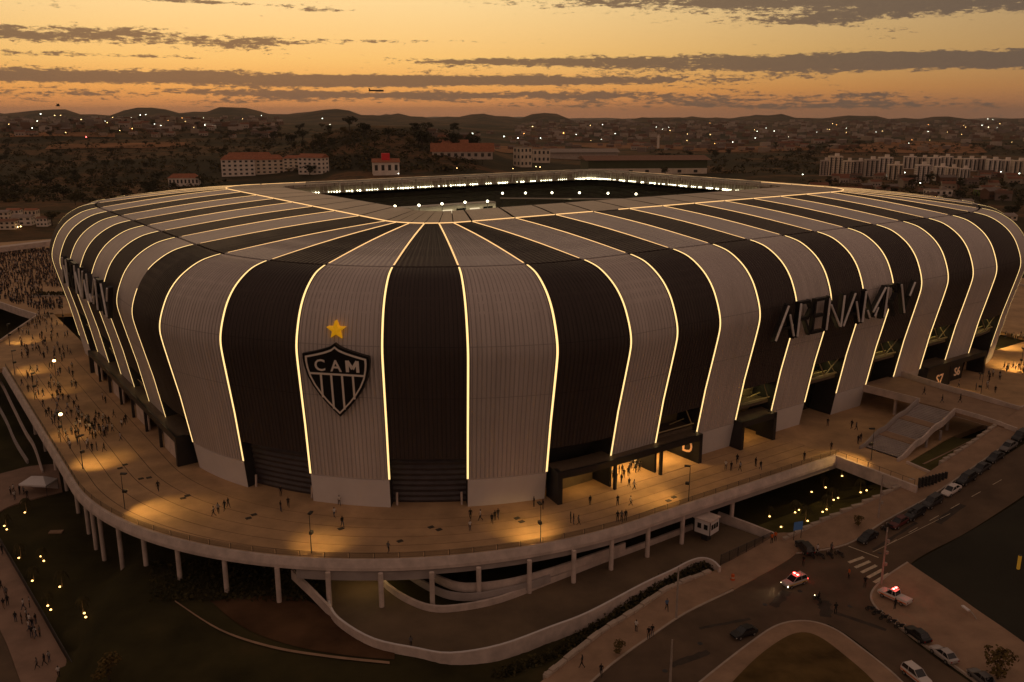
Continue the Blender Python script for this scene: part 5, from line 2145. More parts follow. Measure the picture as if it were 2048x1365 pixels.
house('kiosk', 1993, 382, 16, 9, 6, M('kiosk_orange', (0.5, 0.2, 0.02), 0.7, 0.1, emit=(1, .4, .05), estr=.12), ROOFS[2], 'small orange kiosk above the green shed', 'kiosk', 0, 1, 1, flat=True, win=False)
for px, py, w_, lab in ((1955, 428, 30, 'pale roofed low house beside the right flank of the arena'), (2010, 440, 34, 'low wide house with a grey roof at the right edge'), (1930, 410, 22, 'small brown house half hidden behind the right shoulder')):
    house('house', px, py, w_, 9, 10, WALLS[0], ROOFS[2], lab, 'house', 0.1, 1, 3)
for k, (px, py, w_) in enumerate(((20, 458, 30), (48, 450, 36), (66, 444, 22), (88, 452, 20), (8, 440, 26), (30, 436, 24))):
    house('house', px, py, w_, 16 if k != 2 else 24, 9, WALLS[k % 2], ROOFS[(k + 1) % 3], ['pale house at the left edge behind the viaduct', 'wide white house near two yellow lamps', 'taller white house in the middle of the left cluster', 'white house at the right end of the left cluster',
          'brown roofed house at the back of the left cluster', 'grey roofed house at the back of the left cluster'][k], 'house', 0.2, 2, 3, group='houses behind the viaduct')
# chimney tower
x, y, z, k = locate(1316, 298)
tw_ = empty('chimney_tower', (x, y, z), 'slim pale tower standing alone beyond the warehouse', 'tower')
g = MB()
g.tube([(x, y, z - 1), (x, y, z + 26 / k)], 3.2, 10, r2=2.6)
g.build('shaft', WALLS[1], tw_)
g = MB()
g.tube([(x, y, z + 26 / k), (x, y, z + 29 / k)], 3.0, 10)
g.build('cap', WALLS[2], tw_)

# apartment towers
ATL = 'pale apartment tower, '
towers = [(1648, 352, 18, 30), (1668, 352, 26, 38), (1694, 357, 20, 34), (1716, 353, 24, 30), (1740, 354, 26, 34), (1768, 350, 26, 34), (1788, 360, 28, 30), (1818, 338, 24, 24), (1842, 365, 26, 34), (1866, 342, 24, 26), (1880, 362, 24, 28), (1902, 366, 22, 30),
          (1845, 336, 22, 20), (1890, 340, 24, 26), (1914, 340, 22, 22), (1938, 342, 24, 24), (1962, 342, 24, 24), (1985, 346, 26, 26), (2010, 345, 26, 24), (2036, 348, 26, 26), (2062, 350, 26, 28), (1926, 362, 20, 24)]
names = ['first from the left in the front row', 'with a stepped roof near the left end', 'narrow one third from the left', 'with a roof tank left of the beacon tower', 'below the red beacon', 'right of the red beacon', 'low one standing forward beside the lamps',
         'in the back row behind the lamps', 'with dark vertical stripes in the front middle', 'in the back row above the striped one', 'second of the front middle group', 'right end of the front middle group',
         'small one at the left end of the back row', 'tall one in the centre of the back row', 'behind the right end of the front group', 'left neighbour of the big dark tree', 'above the big dark tree', 'behind the big dark tree', 'right of the big dark tree',
         'near the right edge', 'cut by the right edge', 'half hidden by the big dark tree']
for (px, py, wpx, hpx), nm in zip(towers, names):
    x, y, z, k = locate(px, py)
    w_, h_ = wpx / k, hpx / k * 1.02
    root = empty('apartment_tower', (x, y, z - 1), (ATL + nm), 'apartment tower', 'apartment towers on the right', tr_.uniform(-.35, -.15))
    dep = w_ * .7
    g = MB()
    g.box((0, 0, 0), (w_, dep, h_ + 1))
    g.build('wall', WALLS[tr_.choice((0, 1, 1, 2))], None).parent = root
    g = MB()
    for q in range(3):
        g.box((-w_ / 2 + w_ * (q + .5) / 3, -dep / 2 - .1, 2), (w_ * .10, .25, h_ - 2.5))
    g.build('balcony_recess', MT['win_dark'], None).parent = root
    g = MB()
    for fl_ in range(8):
        for q in range(6):
            g.box((-w_ / 2 + w_ * (q + .5) / 6 + .5, -dep / 2 - .06, 2.5 + fl_ * (h_ - 2) / 8), (w_ * .055, .14, 1.2))
        for q in range(3):
            for sx in (-1, 1):
                g.box((sx * (w_ / 2 + .02), -dep / 2 + dep * (q + .5) / 3, 2.5 + fl_ * (h_ - 2) / 8), (.14, 1.2, 1.2))
    o_ = g.build('windows', MT['win_dark'], None)
    o_.name = 'window'
    o_['kind'] = 'stuff'
    o_.parent = root
    g = MB()
    g.box((w_ * .1, 0, h_ + 1), (w_ * .3, dep * .4, 3.2))
    g.build('roof_tank', WALLS[1], None).parent = root

# small houses of the far town: three prototypes, each one mesh
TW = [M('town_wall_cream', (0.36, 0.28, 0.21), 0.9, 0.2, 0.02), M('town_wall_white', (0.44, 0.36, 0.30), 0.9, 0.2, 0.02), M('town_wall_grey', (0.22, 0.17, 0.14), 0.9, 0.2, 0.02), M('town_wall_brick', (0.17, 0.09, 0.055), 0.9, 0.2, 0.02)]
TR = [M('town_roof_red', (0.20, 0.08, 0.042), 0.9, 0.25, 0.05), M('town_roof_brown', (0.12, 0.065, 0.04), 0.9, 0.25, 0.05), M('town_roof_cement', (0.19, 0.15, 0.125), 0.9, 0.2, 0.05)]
hp = []
for k in range(4):
    g = MB()
    g.box((0, 0, -1), (9, 7, 5.5), 0)
    e_ = [(-4.8, -3.9, 4.5), (4.8, -3.9, 4.5), (4.8, 3.9, 4.5), (-4.8, 3.9, 4.5)]
    t_ = [(-4.8, 0, 6.3), (4.8, 0, 6.3)]
    g.face([e_[0], e_[1], t_[1], t_[0]], 1)
    g.face([e_[2], e_[3], t_[0], t_[1]], 1)
    g.face([e_[1], e_[2], t_[1]], 0)
    g.face([e_[3], e_[0], t_[0]], 0)
    for q in (-2.4, 0, 2.4):
        g.box((q, -3.52, 1.2), (1.2, .12, 1.3), 2)
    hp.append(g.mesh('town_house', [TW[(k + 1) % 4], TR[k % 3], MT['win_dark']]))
hl = ['white walled town house with brown roof in the distance', 'grey walled town house with cement roof in the distance', 'brick town house with red roof in the distance', 'cream town house with red roof in the distance']
for (n, x0, x1, y0, y1, s0, s1) in ((42, 0, 560, 240, 276, 1.2, 2.0), (120, 1040, 1660, 262, 302, 1.1, 1.9), (45, 1620, 2060, 352, 402, .9, 1.3), (30, 1250, 2048, 248, 266, 1.4, 2.2), (16, 860, 1040, 268, 300, 1.1, 1.6)):
    for _ in range(n):
        x, y, z = GT(tr_.uniform(x0, x1), tr_.uniform(y0, y1))
        k = tr_.randrange(4)
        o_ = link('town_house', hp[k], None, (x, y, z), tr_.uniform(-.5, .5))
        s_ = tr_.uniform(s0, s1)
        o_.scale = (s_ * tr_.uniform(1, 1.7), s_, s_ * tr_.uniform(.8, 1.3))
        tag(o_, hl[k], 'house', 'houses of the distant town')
g = MB()
for _ in range(1100):
    a_ = tr_.gauss(0, 1)
    px = tr_.uniform(1030, 2060) if tr_.random() < .75 else tr_.uniform(0, 560)
    py = 244 + abs(tr_.gauss(0, 1)) * 24 if px > 900 else 236 + abs(tr_.gauss(0, 1)) * 14
    if py > 305:
        continue
    x, y, z = GT(px, py)
    s_ = tr_.uniform(.9, 1.6) * (1 + y / 6000)
    g.box((x, y, z - 1), (10 * s_, 8 * s_, 5.5 * s_), tr_.choice((0, 1, 2, 2, 3)), tr_.uniform(-.6, .6))
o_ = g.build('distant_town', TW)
tag(o_, 'far spread of small houses covering the valley below the hills', 'town', kind='stuff')

# lamps in the landscape: pole with a glowing head
def far_lamp(px, py, rpx, mat, label, h=None, group='lit lamps in the landscape'):
    x, y, z, k = locate(px, py + 4 + rpx)
    zz = z + (4 + rpx) / k * 1.02
    root = empty('street_lamp', (x, y, z), label, 'street lamp', group)
    g = MB()
    g.tube([(x, y, z - .5), (x, y, zz)], 0.12 / max(k, .3) * .6, 5)
    g.build('pole', MT['darkmetal'], root)
    g = MB()
    r_ = rpx / k
    g.ell((x, y, zz + r_ * .4), (r_, r_, r_ * .8), 0, 8, 5)
    g.build('lamp_head', mat, root)


FL = [(82, 229, 2.4, 'w'), (75, 243, 1.8, 'w'), (110, 232, 2, 'y'), (122, 232, 1.6, 'y'), (65, 257, 2, 'w'), (163, 240, 2, 'y'), (190, 252, 2, 'w'), (281, 231, 1.8, 'w'), (292, 230, 1.5, 'w'), (310, 249, 2, 'w'), (322, 252, 1.8, 'w'), (346, 247, 1.5, 'w'), (410, 251, 2, 'w'),
      (427, 253, 2, 'w'), (645, 238, 2, 'w'), (890, 271, 2.8, 'w'), (945, 268, 2.8, 'w'), (1008, 274, 2.6, 'w'), (1036, 277, 2, 'w'), (1081, 277, 1.8, 'w'), (1127, 267, 2.4, 'o'), (1048, 268, 1.8, 'o'), (1065, 254, 2, 'y'), (1105, 255, 1.6, 'w'), (173, 275, 2.6, 'r'), (265, 258, 2.2, 'o'),
      (760, 343, 2.4, 'w'), (797, 348, 2, 'w'), (914, 337, 1.8, 'y'), (1072, 334, 2, 'y'), (1080, 335, 2, 'y'), (1026, 338, 1.5, 'y'), (1605, 350, 2.2, 'w'), (1765, 352, 2.8, 'w'), (1801, 353, 2.8, 'w'), (1809, 346, 2, 'w'), (1815, 368, 2.2, 'w'), (1824, 366, 2.2, 'w'), (1840, 367, 2.4, 'w'),
      (1990, 390, 2.4, 'w'), (2003, 390, 2, 'w'), (2001, 345, 3, 'w'), (2038, 348, 2.4, 'w'), (2028, 352, 1.6, 'w'), (1465, 285, 1.6, 'w'), (1658, 260, 2, 'y'), (1548, 263, 1.5, 'w'), (1692, 266, 1.4, 'y'), (1856, 264, 1.4, 'w'), (1975, 239, 1.3, 'w'), (1985, 240, 1.2, 'w'), (1390, 312, 2.6, 'r'),
      (1870, 394, 2, 'o'), (1790, 372, 1.6, 'w'), (240, 262, 1.6, 'y'), (132, 266, 1.6, 'y'), (215, 246, 1.5, 'y'), (1340, 262, 1.4, 'y'), (1230, 268, 1.4, 'w'), (1420, 270, 1.4, 'y'), (1510, 277, 1.4, 'w'), (1600, 280, 1.4, 'y'), (1720, 285, 1.4, 'y'), (660, 250, 1.4, 'w'), (1205, 250, 1.3, 'w'),
      (36, 455, 3, 'y'), (42, 454, 3.2, 'y'), (22, 523, 3, 'w'), (33, 522, 3, 'w'), (25, 572, 3, 'y'), (102, 568, 3, 'y'), (113, 566, 3.2, 'y'), (105, 575, 2.5, 'w')]
FM = dict(w='whiteglow', y='warmglow', o='orangeglow', r='redglow')
FN = dict(w='distant lamp glowing white among the houses', y='distant lamp glowing yellow among the houses', o='distant lamp glowing orange among the houses', r='red warning lamp glowing in the landscape')
for px, py, r_, c_ in FL:
    far_lamp(px, py, r_ * .4, MT[FM[c_]], FN[c_])

lr_ = random.Random(31)
for _ in range(55):
    if lr_.random() < .7:
        px, py = lr_.uniform(1040, 2040), 246 + abs(lr_.gauss(0, 1)) * 20
    else:
        px, py = lr_.uniform(0, 560), 232 + abs(lr_.gauss(0, 1)) * 14
    if py > 300:
        continue
    c_ = lr_.choice('wwyyyo')
    far_lamp(px, py, lr_.uniform(.35, .6), MT[FM[c_]], FN[c_])
# aircraft in the sunset and a bird over the hills
d = Vector(ray(752, 182)).normalized()
pl = empty('airplane', Vector((0, 0, CAMZ)) + d * 2300, 'small dark airplane low in the sunset sky above the hills', 'airplane', rz=-0.15)
g = MB()
g.tube([(-18, 0, 0), (-15, 0, .6), (14, 0, .4), (19, 0, 0)], 1.9, 8)
g.build('fuselage', MT['steel'], None).parent = pl
for sy_ in (-1, 1):
    g = MB()
    g.face([(3, 0, 0), (-3, 0, 0), (-7, sy_ * 16, 1.4), (-4.5, sy_ * 16, 1.4)])
    g.face([(3, 0, .35), (-4.5, sy_ * 16, 1.55), (-7, sy_ * 16, 1.55), (-3, 0, .35)])
    g.build('wing', MT['steel'], None).parent = pl
g = MB()
g.face([(-13, -.2, 1), (-17, -.2, 1), (-19, -.2, 6.5), (-16.5, -.2, 6.5)])
g.face([(-13, .2, 1), (-16.5, .2, 6.5), (-19, .2, 6.5), (-17, .2, 1)])
g.build('tail_fin', MT['steel'], None).parent = pl
d = Vector(ray(116, 212)).normalized()
bi = empty('bird', Vector((0, 0, CAMZ)) + d * 160, 'dark bird flying above the left hills', 'bird', rz=0.7)
g = MB()
g.ell((0, 0, 0), (.34, .1, .1), 0, 8, 6)
bd_ = g.build('body', MT['steel'], None)
bd_.parent = bi
for sy_ in (-1, 1):
    g = MB()
    g.grid([[(.12, 0, .05), (.16, sy_ * .3, .2), (-.05, sy_ * .62, .34)], [(-.12, 0, .05), (-.12, sy_ * .3, .2), (-.1, sy_ * .62, .34)]], 0)
    g.build('wing', MT['steel'], None).parent = bi

# ------------------------------------------------------------------ street furniture
def spot(name, loc, target, energy, angle, blend, col=(1.0, 0.60, 0.17), rad=0.15):
    d_ = bpy.data.lights.new(name, 'SPOT')
    d_.energy = energy
    d_.spot_size = radians(angle)
    d_.spot_blend = blend
    d_.color = col
    d_.shadow_soft_size = rad
    o_ = bpy.data.objects.new(name, d_)
    COL.objects.link(o_)
    o_.location = loc
    o_.rotation_euler = (Vector(target) - Vector(loc)).to_track_quat('-Z', 'Y').to_euler()
    return o_


def pole_lamp(px, py, zbase, h, pool, label, energy=420, group='lamp posts along the esplanade', dark=True, angle=70):
    x, y, _ = at(px, py, zbase)
    root = empty('lamp_post', (x, y, zbase), label, 'lamp post', group)
    g = MB()
    g.tube([(x, y, zbase), (x, y, zbase + h)], 0.085, 6, r2=0.05)
    g.build('pole', MT['darkmetal'], root)
    tx_, ty_, _ = at(pool[0], pool[1], zbase)
    d_ = Vector((tx_ - x, ty_ - y, 0))
    dn_ = d_.normalized()
    hx, hy, hz = x + dn_.x * .5, y + dn_.y * .5, zbase + h * .97
    g = MB()
    g.box((hx, hy, hz - .12), (1.1, .55, .22), rz=atan2(dn_.y, dn_.x))
    hd = g.build('lamp_head', MT['darkmetal'], root)
    g = MB()
    g.box((hx, hy, hz - .128), (0.9, .4, .007), rz=atan2(dn_.y, dn_.x))
    g.build('diffuser', MT['warmglow'], hd)
    g = MB()
    g.box((x + dn_.x * .35, y + dn_.y * .35, zbase + h * .46), (.75, .5, .5), rz=atan2(dn_.y, dn_.x))
    g.build('loudspeaker', MT['darkmetal'], root)
    spot('lamp_light', (hx, hy, hz - .25), (tx_, ty_, zbase), energy * 2.9, angle * 1.3, 1.0)


EL_ = [(250, 1019, (318, 1022), 'slim lamp post at the front left bend of the esplanade', 1250), (623, 1107, (640, 1088), 'slim lamp post on the front rim left of the crest', 620),
       (1081, 1086, (1060, 1062), 'slim lamp post on the front rim below the first canopy', 1150), (1377, 1003, (1292, 992), 'slim lamp post on the rim beside the guard booth', 1150),
       (1742, 921, (1690, 922), 'slim lamp post near the foot of the wavy stair', 900), (166, 938, (195, 925), 'slim lamp post over the bright pool on the left rim', 950)]
for px, py, pool, lab, en in EL_:
    pole_lamp(px, py, 0.0, 7.2, pool, lab, en)
for px, py, pool, lab, en in [(122, 885, (150, 868), 'lamp post with a glowing head among the crowd on the left walkway', 500), (70, 800, (100, 786), 'lamp post on the left walkway below the long canopy', 700),
                              (30, 750, (62, 742), 'lamp post on the left walkway near the deck arm', 750), (20, 692, (52, 682), 'lamp post at the corner of the deck arm', 850), (128, 652, (138, 640), 'lamp post against the foot of the left cladding', 400)]:
    pole_lamp(px, py, 0.0, 7.0, pool, lab, en)
for px, py, pool, lab, en in [(1985, 700, (2018, 690), 'lamp post on the right plaza beyond the bridge', 3600), (1960, 800, (1925, 795), 'lamp post over the queue on the right plaza', 2600), (2040, 745, (2030, 735), 'lamp post at the right edge of the plaza', 2600)]:
    pole_lamp(px, py, 0.0, 7.0, pool, lab, en, angle=85)
# bright visible lamp heads in the left crowd
for px, py, lab in ((121, 829, 'glowing yellow lamp head above the left crowd'), (108, 722, 'small yellow lamp above the middle of the left crowd')):
    x, y, z = at(px, py, 5.0)
    root = empty('lamp_post', (x, y, 0), lab, 'lamp post', 'glowing lamps in the left crowd')
    g = MB()
    g.tube([(x, y, 0), (x, y, 5.0)], 0.07, 5)
    g.build('pole', MT['darkmetal'], root)
    g = MB()
    g.ell((x, y, 5.0), (.42, .42, .3), 0, 8, 5)
    g.build('lamp_head', MT['lampglow'], root)

# tall utility poles in the street
def tall_pole(px0, py0, px1, py1, label, zb=None, mat='polegrey', arms=True):
    x, y = G(px0, py0)
    zb = zs(x, y) + .2
    d_ = ray(px1, py1)
    t_ = y / d_[1]
    zt_ = CAMZ + t_ * d_[2]
    root = empty('utility_pole', (x, y, zb), label, 'utility pole')
    g = MB()
    g.tube([(x, y, zb), (x, y, zt_)], 0.20, 8, r2=0.12)
    g.build('pole', MT[mat], root)
    if arms:
        g = MB()
        g.box((x, y, zt_ - .5), (1.6, .12, .12), rz=TH + .6)
        g.build('crossarm', MT[mat], root)
        for q in range(3):
            g = MB()
            g.box((x + .3, y - .1, lerp(zb, zt_, .35 + q * .2)), (.4, .4, .5), rz=.4)
            g.build('equipment_box', MT['polegrey'], root)
    return root


tall_pole(1756, 1040, 1768, 950, 'tall grey utility pole on the pavement below the lawn wedge')
tall_pole(1762, 1172, 1778, 1056, 'tall utility pole by the crossing lit red by the pickup beacon')
tall_pole(1352, 1240, 1354, 1135, 'tall plain pole standing on the front pavement', arms=False)
tall_pole(1340, 1372, 1350, 1280, 'tall plain pole at the bottom edge of the street', arms=False)
# blue sign board in the lawn wedge
x, y = G(1594, 1082)
z = zs(x, y)
sb = empty('sign_board', (x, y, z), 'blue sign board on two posts at the lower tip of the lawn wedge', 'sign')
g = MB()
g.box((x, y, z + 2.2), (1.9, .12, 1.6), rz=.35)
g.build('board', M('blue_sign', (0.05, 0.10, 0.20), 0.5, 0.0, emit=(.1, .25, .5), estr=.05), sb)
for q in (-.8, .8):
    g = MB()
    g.tube([(x + q * cos(.35), y + q * sin(.35), z - .4), (x + q * cos(.35), y + q * sin(.35), z + 3.8)], .06, 5)
    g.build('post', MT['steel'], sb)
# white lamp lying out over the right pavement
x, y = G(1953, 1243)
z = zs(x, y) + .3
lp = empty('white_lamp_post', (x, y, z), 'short white lamp post with a paddle head on the right pavement wedge', 'lamp post')
hx, hy = G(1935, 1232)
g = MB()
g.tube([(x, y, z), (lerp(x, hx, .5), lerp(y, hy, .5), z + .6), (hx, hy, z + .9)], .09, 6)
g.build('arm', MT['polegrey'], lp)
g = MB()
g.box((hx - .3, hy + .3, z + .8), (.5, 1.5, .2), rz=.2)
g.build('lamp_head', MT['base_panel'], lp)
# drain covers on the esplanade
dr_n = 0
for px, py in ((497, 1037), (508, 1030), (862, 1055), (878, 1060), (282, 958), (298, 956), (366, 997), (375, 992), (682, 1058), (1337, 1002), (1348, 995), (800, 1083), (1034, 1037), (1043, 1044), (240, 937), (250, 930)):
    x, y, _ = at(px, py, 0)
    g = MB()
    g.box((x, y, -.02), (1.0, .8, .10), rz=TH)
    o_ = g.build('drain_cover', MT['joint'])
    tag(o_, 'dark square drain cover set in the pale esplanade paving', 'drain cover', 'drain covers in the esplanade')
# red buoy-like traffic cone on the front pavement
x, y = Z(1465, 1165)
tc_ = empty('traffic_barrel', (x, y, -7.4), 'orange traffic barrel standing at the end of the front pavement', 'barrel')
g = MB()
g.tube([(x, y, -7.45), (x, y, -6.3)], .38, 9, r2=.28)
g.build('body', M('barrel_orange', (.55, .10, .02), .6, .1, 1), tc_)
g = MB()
g.tube([(x, y, -6.95), (x, y, -6.75)], .36, 9)
g.build('band', MT['marking'], tc_)
x, y = G(2036, 1140)
z = zs(x, y)
yp = empty('yellow_bollard', (x, y, z), 'yellow marker post at the right edge of the dark lot', 'bollard')
g = MB()
g.tube([(x, y, z), (x, y, z + 2.6)], .28, 8)
g.build('post', M('bollard_yellow', (.5, .27, .02), .6, .1, emit=(1, .5, .05), estr=.1), yp)
g = MB()
g.ell((x, y, z + 2.6), (.28, .28, .2), 0, 8, 4)
g.build('cap', MT['steel'], yp)

# ------------------------------------------------------------------ lit garden saplings
pg = random.Random(21)


def sapling(seed):
    r_ = random.Random(seed)
    root = empty('young_palm', (0, 0, 0))
    g = MB()
    g.tube([(0, 0, -.2), (.08, .02, 1.6), (.05, .05, 3.3)], .11, 6, r2=.07)
    g.build('trunk', MT['palebark'], root)
    g = MB()
    for k in range(13):
        a_ = k * 2.4
        dr = r_.uniform(.5, 1.0)
        pts = [Vector((.05 + cos(a_) * q * .42, .05 + sin(a_) * q * .42, 3.3 + .55 * q * dr - .30 * q * q * dr)) for q in range(5)]
        sd = Vector((-sin(a_), cos(a_), 0))
        for q in range(4):
            w0_, w1_ = (.10, .22, .24, .18, .03)[q], (.10, .22, .24, .18, .03)[q + 1]
            g.face([pts[q] - sd * w0_, pts[q] + sd * w0_, pts[q + 1] + sd * w1_ - Vector((0, 0, .05)), pts[q + 1] - sd * w1_])
    g.build('fronds', LEAF[1], root)
    note_kids(root)
    return root


sap = sapling(3)
sap_used = False
g = MB()
g.tube([(0, 0, -.1), (0, 0, .22)], .2, 8)
ul_body = g.mesh('uplight', MT['steel'])
g = MB()
g.ell((0, 0, .3), (.20, .20, .14), 0, 8, 4)
ul_lens = g.mesh('lens', E('uplight_glow', (1.0, .56, .16), 5.5))
UPR = [(1684, 955, 1), (1651, 978, 1), (1623, 987, 0), (1721, 988, 1), (1733, 984, 0), (1667, 1003, 1), (1676, 999, 0), (1590, 1028, 1), (1598, 1023, 0), (1645, 1027, 0), (1653, 1022, 1), (1539, 1036, 1), (1562, 1057, 0), (1615, 1045, 1)]
UPL = [(9, 1055, 1), (14, 1062, 0), (50, 1028, 1), (38, 1119, 1), (82, 1116, 0), (88, 1125, 1), (65, 1165, 1), (120, 1177, 1), (96, 1215, 1), (102, 1223, 0), (169, 1230, 1), (172, 1238, 0)]


def GZ(px, py, z):
    for _ in range(40):
        p = at(px, py, z)
        z = lerp(z, zg(p[0], p[1]), .5)
    return p[0], p[1], z


for lst, where in ((UPR, 'lawn wedge on the right'), (UPL, 'dark lawn on the left')):
    z0_ = -6 if lst is UPR else -13
    for px, py, tr in lst:
        x, y, z = GZ(px, py, z0_)
        b0 = link('uplight', ul_body, None, (x, y, z))
        tag(b0, 'small glowing ground uplight in the ' + where, 'uplight', 'uplights in the ' + where)
        l0 = bpy.data.objects.new('lens', ul_lens)
        COL.objects.link(l0)
        l0.parent = b0
        if tr:
            a_ = pg.uniform(1.2, 2.4)
            tx_, ty_ = x + .55 * cos(a_), y + .55 * sin(a_)
            lab = 'young palm with a lit trunk in the ' + where
            if not sap_used:
                sap_used = True
                sap.location = (tx_, ty_, z)
                tag(sap, lab, 'palm', 'young palms in the ' + where)
            else:
                s_ = pg.uniform(.65, .95)
                dup(sap, (tx_, ty_, z), pg.uniform(0, 6), lab, 'young palms in the ' + where, (s_, s_, s_))
            spot('uplight_beam', (x, y, z + .45), (tx_, ty_, z + 3.0), 45, 40, .8, rad=.08)
# other small trees
for px, py, h, lab in ((1995, 1362, 5.2, 'small street tree with a sparse crown on the right pavement'), (1238, 1312, 2.4, 'little sapling in the planter on the front pavement'), (218, 1362, 4.5, 'small dark tree at the bottom of the left lawn'), (1716, 1056, 2.4, 'small shrub like tree beside the first parked car')):
    x, y = G(px, py)
    z = zs(x, y) + .3 if px > 400 else -13
    if px < 400:
        x, y, z = GZ(px, py, -13)
    s_ = h / 9.5
    dup(protos[4], (x, y, z), 1.0, lab, 'single small trees near the street', (s_ * 1.2, s_ * 1.2, s_))
# hedge strip between ramp wall and front pavement, shrubs under the deck
g = MB()
hr = random.Random(9)
hl_a = curve([Z(1010, 1345, -8), Z(1110, 1312, -8), Z(1190, 1262, -8), Z(1280, 1208, -8), Z(1350, 1164, -8), Z(1420, 1138, -8)], 10)
for (x, y) in hl_a:
    for q in range(60):
        X, Y = x - .5 + hr.gauss(0, .8), y + .6 + hr.gauss(0, .7)
        zz = zg(X, Y) + hr.uniform(0, .9)
        an, s_ = hr.random() * 6, hr.uniform(.12, .3)
        nn = Vector((hr.uniform(-1, 1), hr.uniform(-1, 1), hr.uniform(.2, 1))).normalized()
        e1 = nn.cross(Vector((.2, .1, 1))).normalized()
        e2 = nn.cross(e1)
        g.face([Vector((X, Y, zz)) + (e1 * cos(an + j * pi / 2) + e2 * sin(an + j * pi / 2)) * s_ for j in range(4)], hr.choice((0, 1, 1)))
for _ in range(2600):
    px, py = hr.uniform(300, 640), hr.uniform(1125, 1205)
    X, Y, zz = GZ(px, py, -8)
    u_, w_ = uw(X, Y)
    zz += hr.uniform(0, .8)
    an, s_ = hr.random() * 6, hr.uniform(.12, .36)
    nn = Vector((hr.uniform(-1, 1), hr.uniform(-1, 1), hr.uniform(.2, 1))).normalized()
    e1 = nn.cross(Vector((.2, .1, 1))).normalized()
    e2 = nn.cross(e1)
    g.face([Vector((X, Y, zz)) + (e1 * cos(an + j * pi / 2) + e2 * sin(an + j * pi / 2)) * s_ for j in range(4)], hr.choice((0, 1)))
o_ = g.build('shrubbery', LEAF)
tag(o_, 'dark low shrubs below the esplanade and along the ramp wall', 'shrubbery', kind='stuff')
# red earth slope left of the ramp
g = MB()
ea = [Z(420, 1200, -7.5), Z(490, 1262, -8.2), Z(590, 1308, -9.0), Z(700, 1332, -9.4), Z(790, 1340, -9.4)]
eb = [Z(520, 1190, -7.5), Z(600, 1195, -7.5), Z(652, 1225, -7.9), Z(690, 1275, -9.2), Z(790, 1322, -9.4)]
strip('earth_slope', ea, eb, MT['dirt'], 0.12, 10, 8, zf=zg)
strip('garden_edging', [at(350, 1205, -8)[:2], at(440, 1262, -8)[:2], at(545, 1308, -9)[:2], at(660, 1332, -9.4)[:2], at(780, 1345, -9.4)[:2]], [at(350, 1208, -8)[:2], at(440, 1266, -8)[:2], at(545, 1313, -9)[:2], at(660, 1337, -9.4)[:2], at(780, 1350, -9.4)[:2]], MT['sidewalk'], 0.2, 2, 6, zf=zg)

# ------------------------------------------------------------------ vehicles
PAINT = {n_: M('paint_' + n_, c_, .28, 0.0, spec=.5) for n_, c_ in dict(black=(.008, .008, .009), charcoal=(.03, .028, .028), silver=(.42, .38, .36), white=(.62, .56, .52), grey=(.13, .12, .115), darkred=(.09, .012, .010)).items()}
MT['orange_paint'] = M('paint_orange', (.75, .16, .01), .35, 0.0)
MT['yellow_paint'] = M('paint_yellow', (.60, .36, .05), .35, 0.0)
MT['tyre'] = M('tyre_rubber', (.015, .014, .013), .9, 0.1)
MT['rim'] = M('wheel_rim', (.32, .30, .28), .35, 0.0, metal=.6)
MT['carglass'] = M('car_glass', (.012, .013, .014), .06, 0.0, spec=.7)
MT['lens_white'] = M('lamp_lens', (.6, .58, .52), .2, 0.0)
MT['lens_red'] = M('tail_lens', (.30, .012, .010), .25, 0.0)
g = MB()
g.tube([(0, -.11, 0), (0, .11, 0)], .33, 14)
TYRE = g.mesh('tyre', MT['tyre'])
g = MB()
g.tube([(0, -.125, 0), (0, .125, 0)], .2, 10)
RIM = g.mesh('rim', MT['rim'])


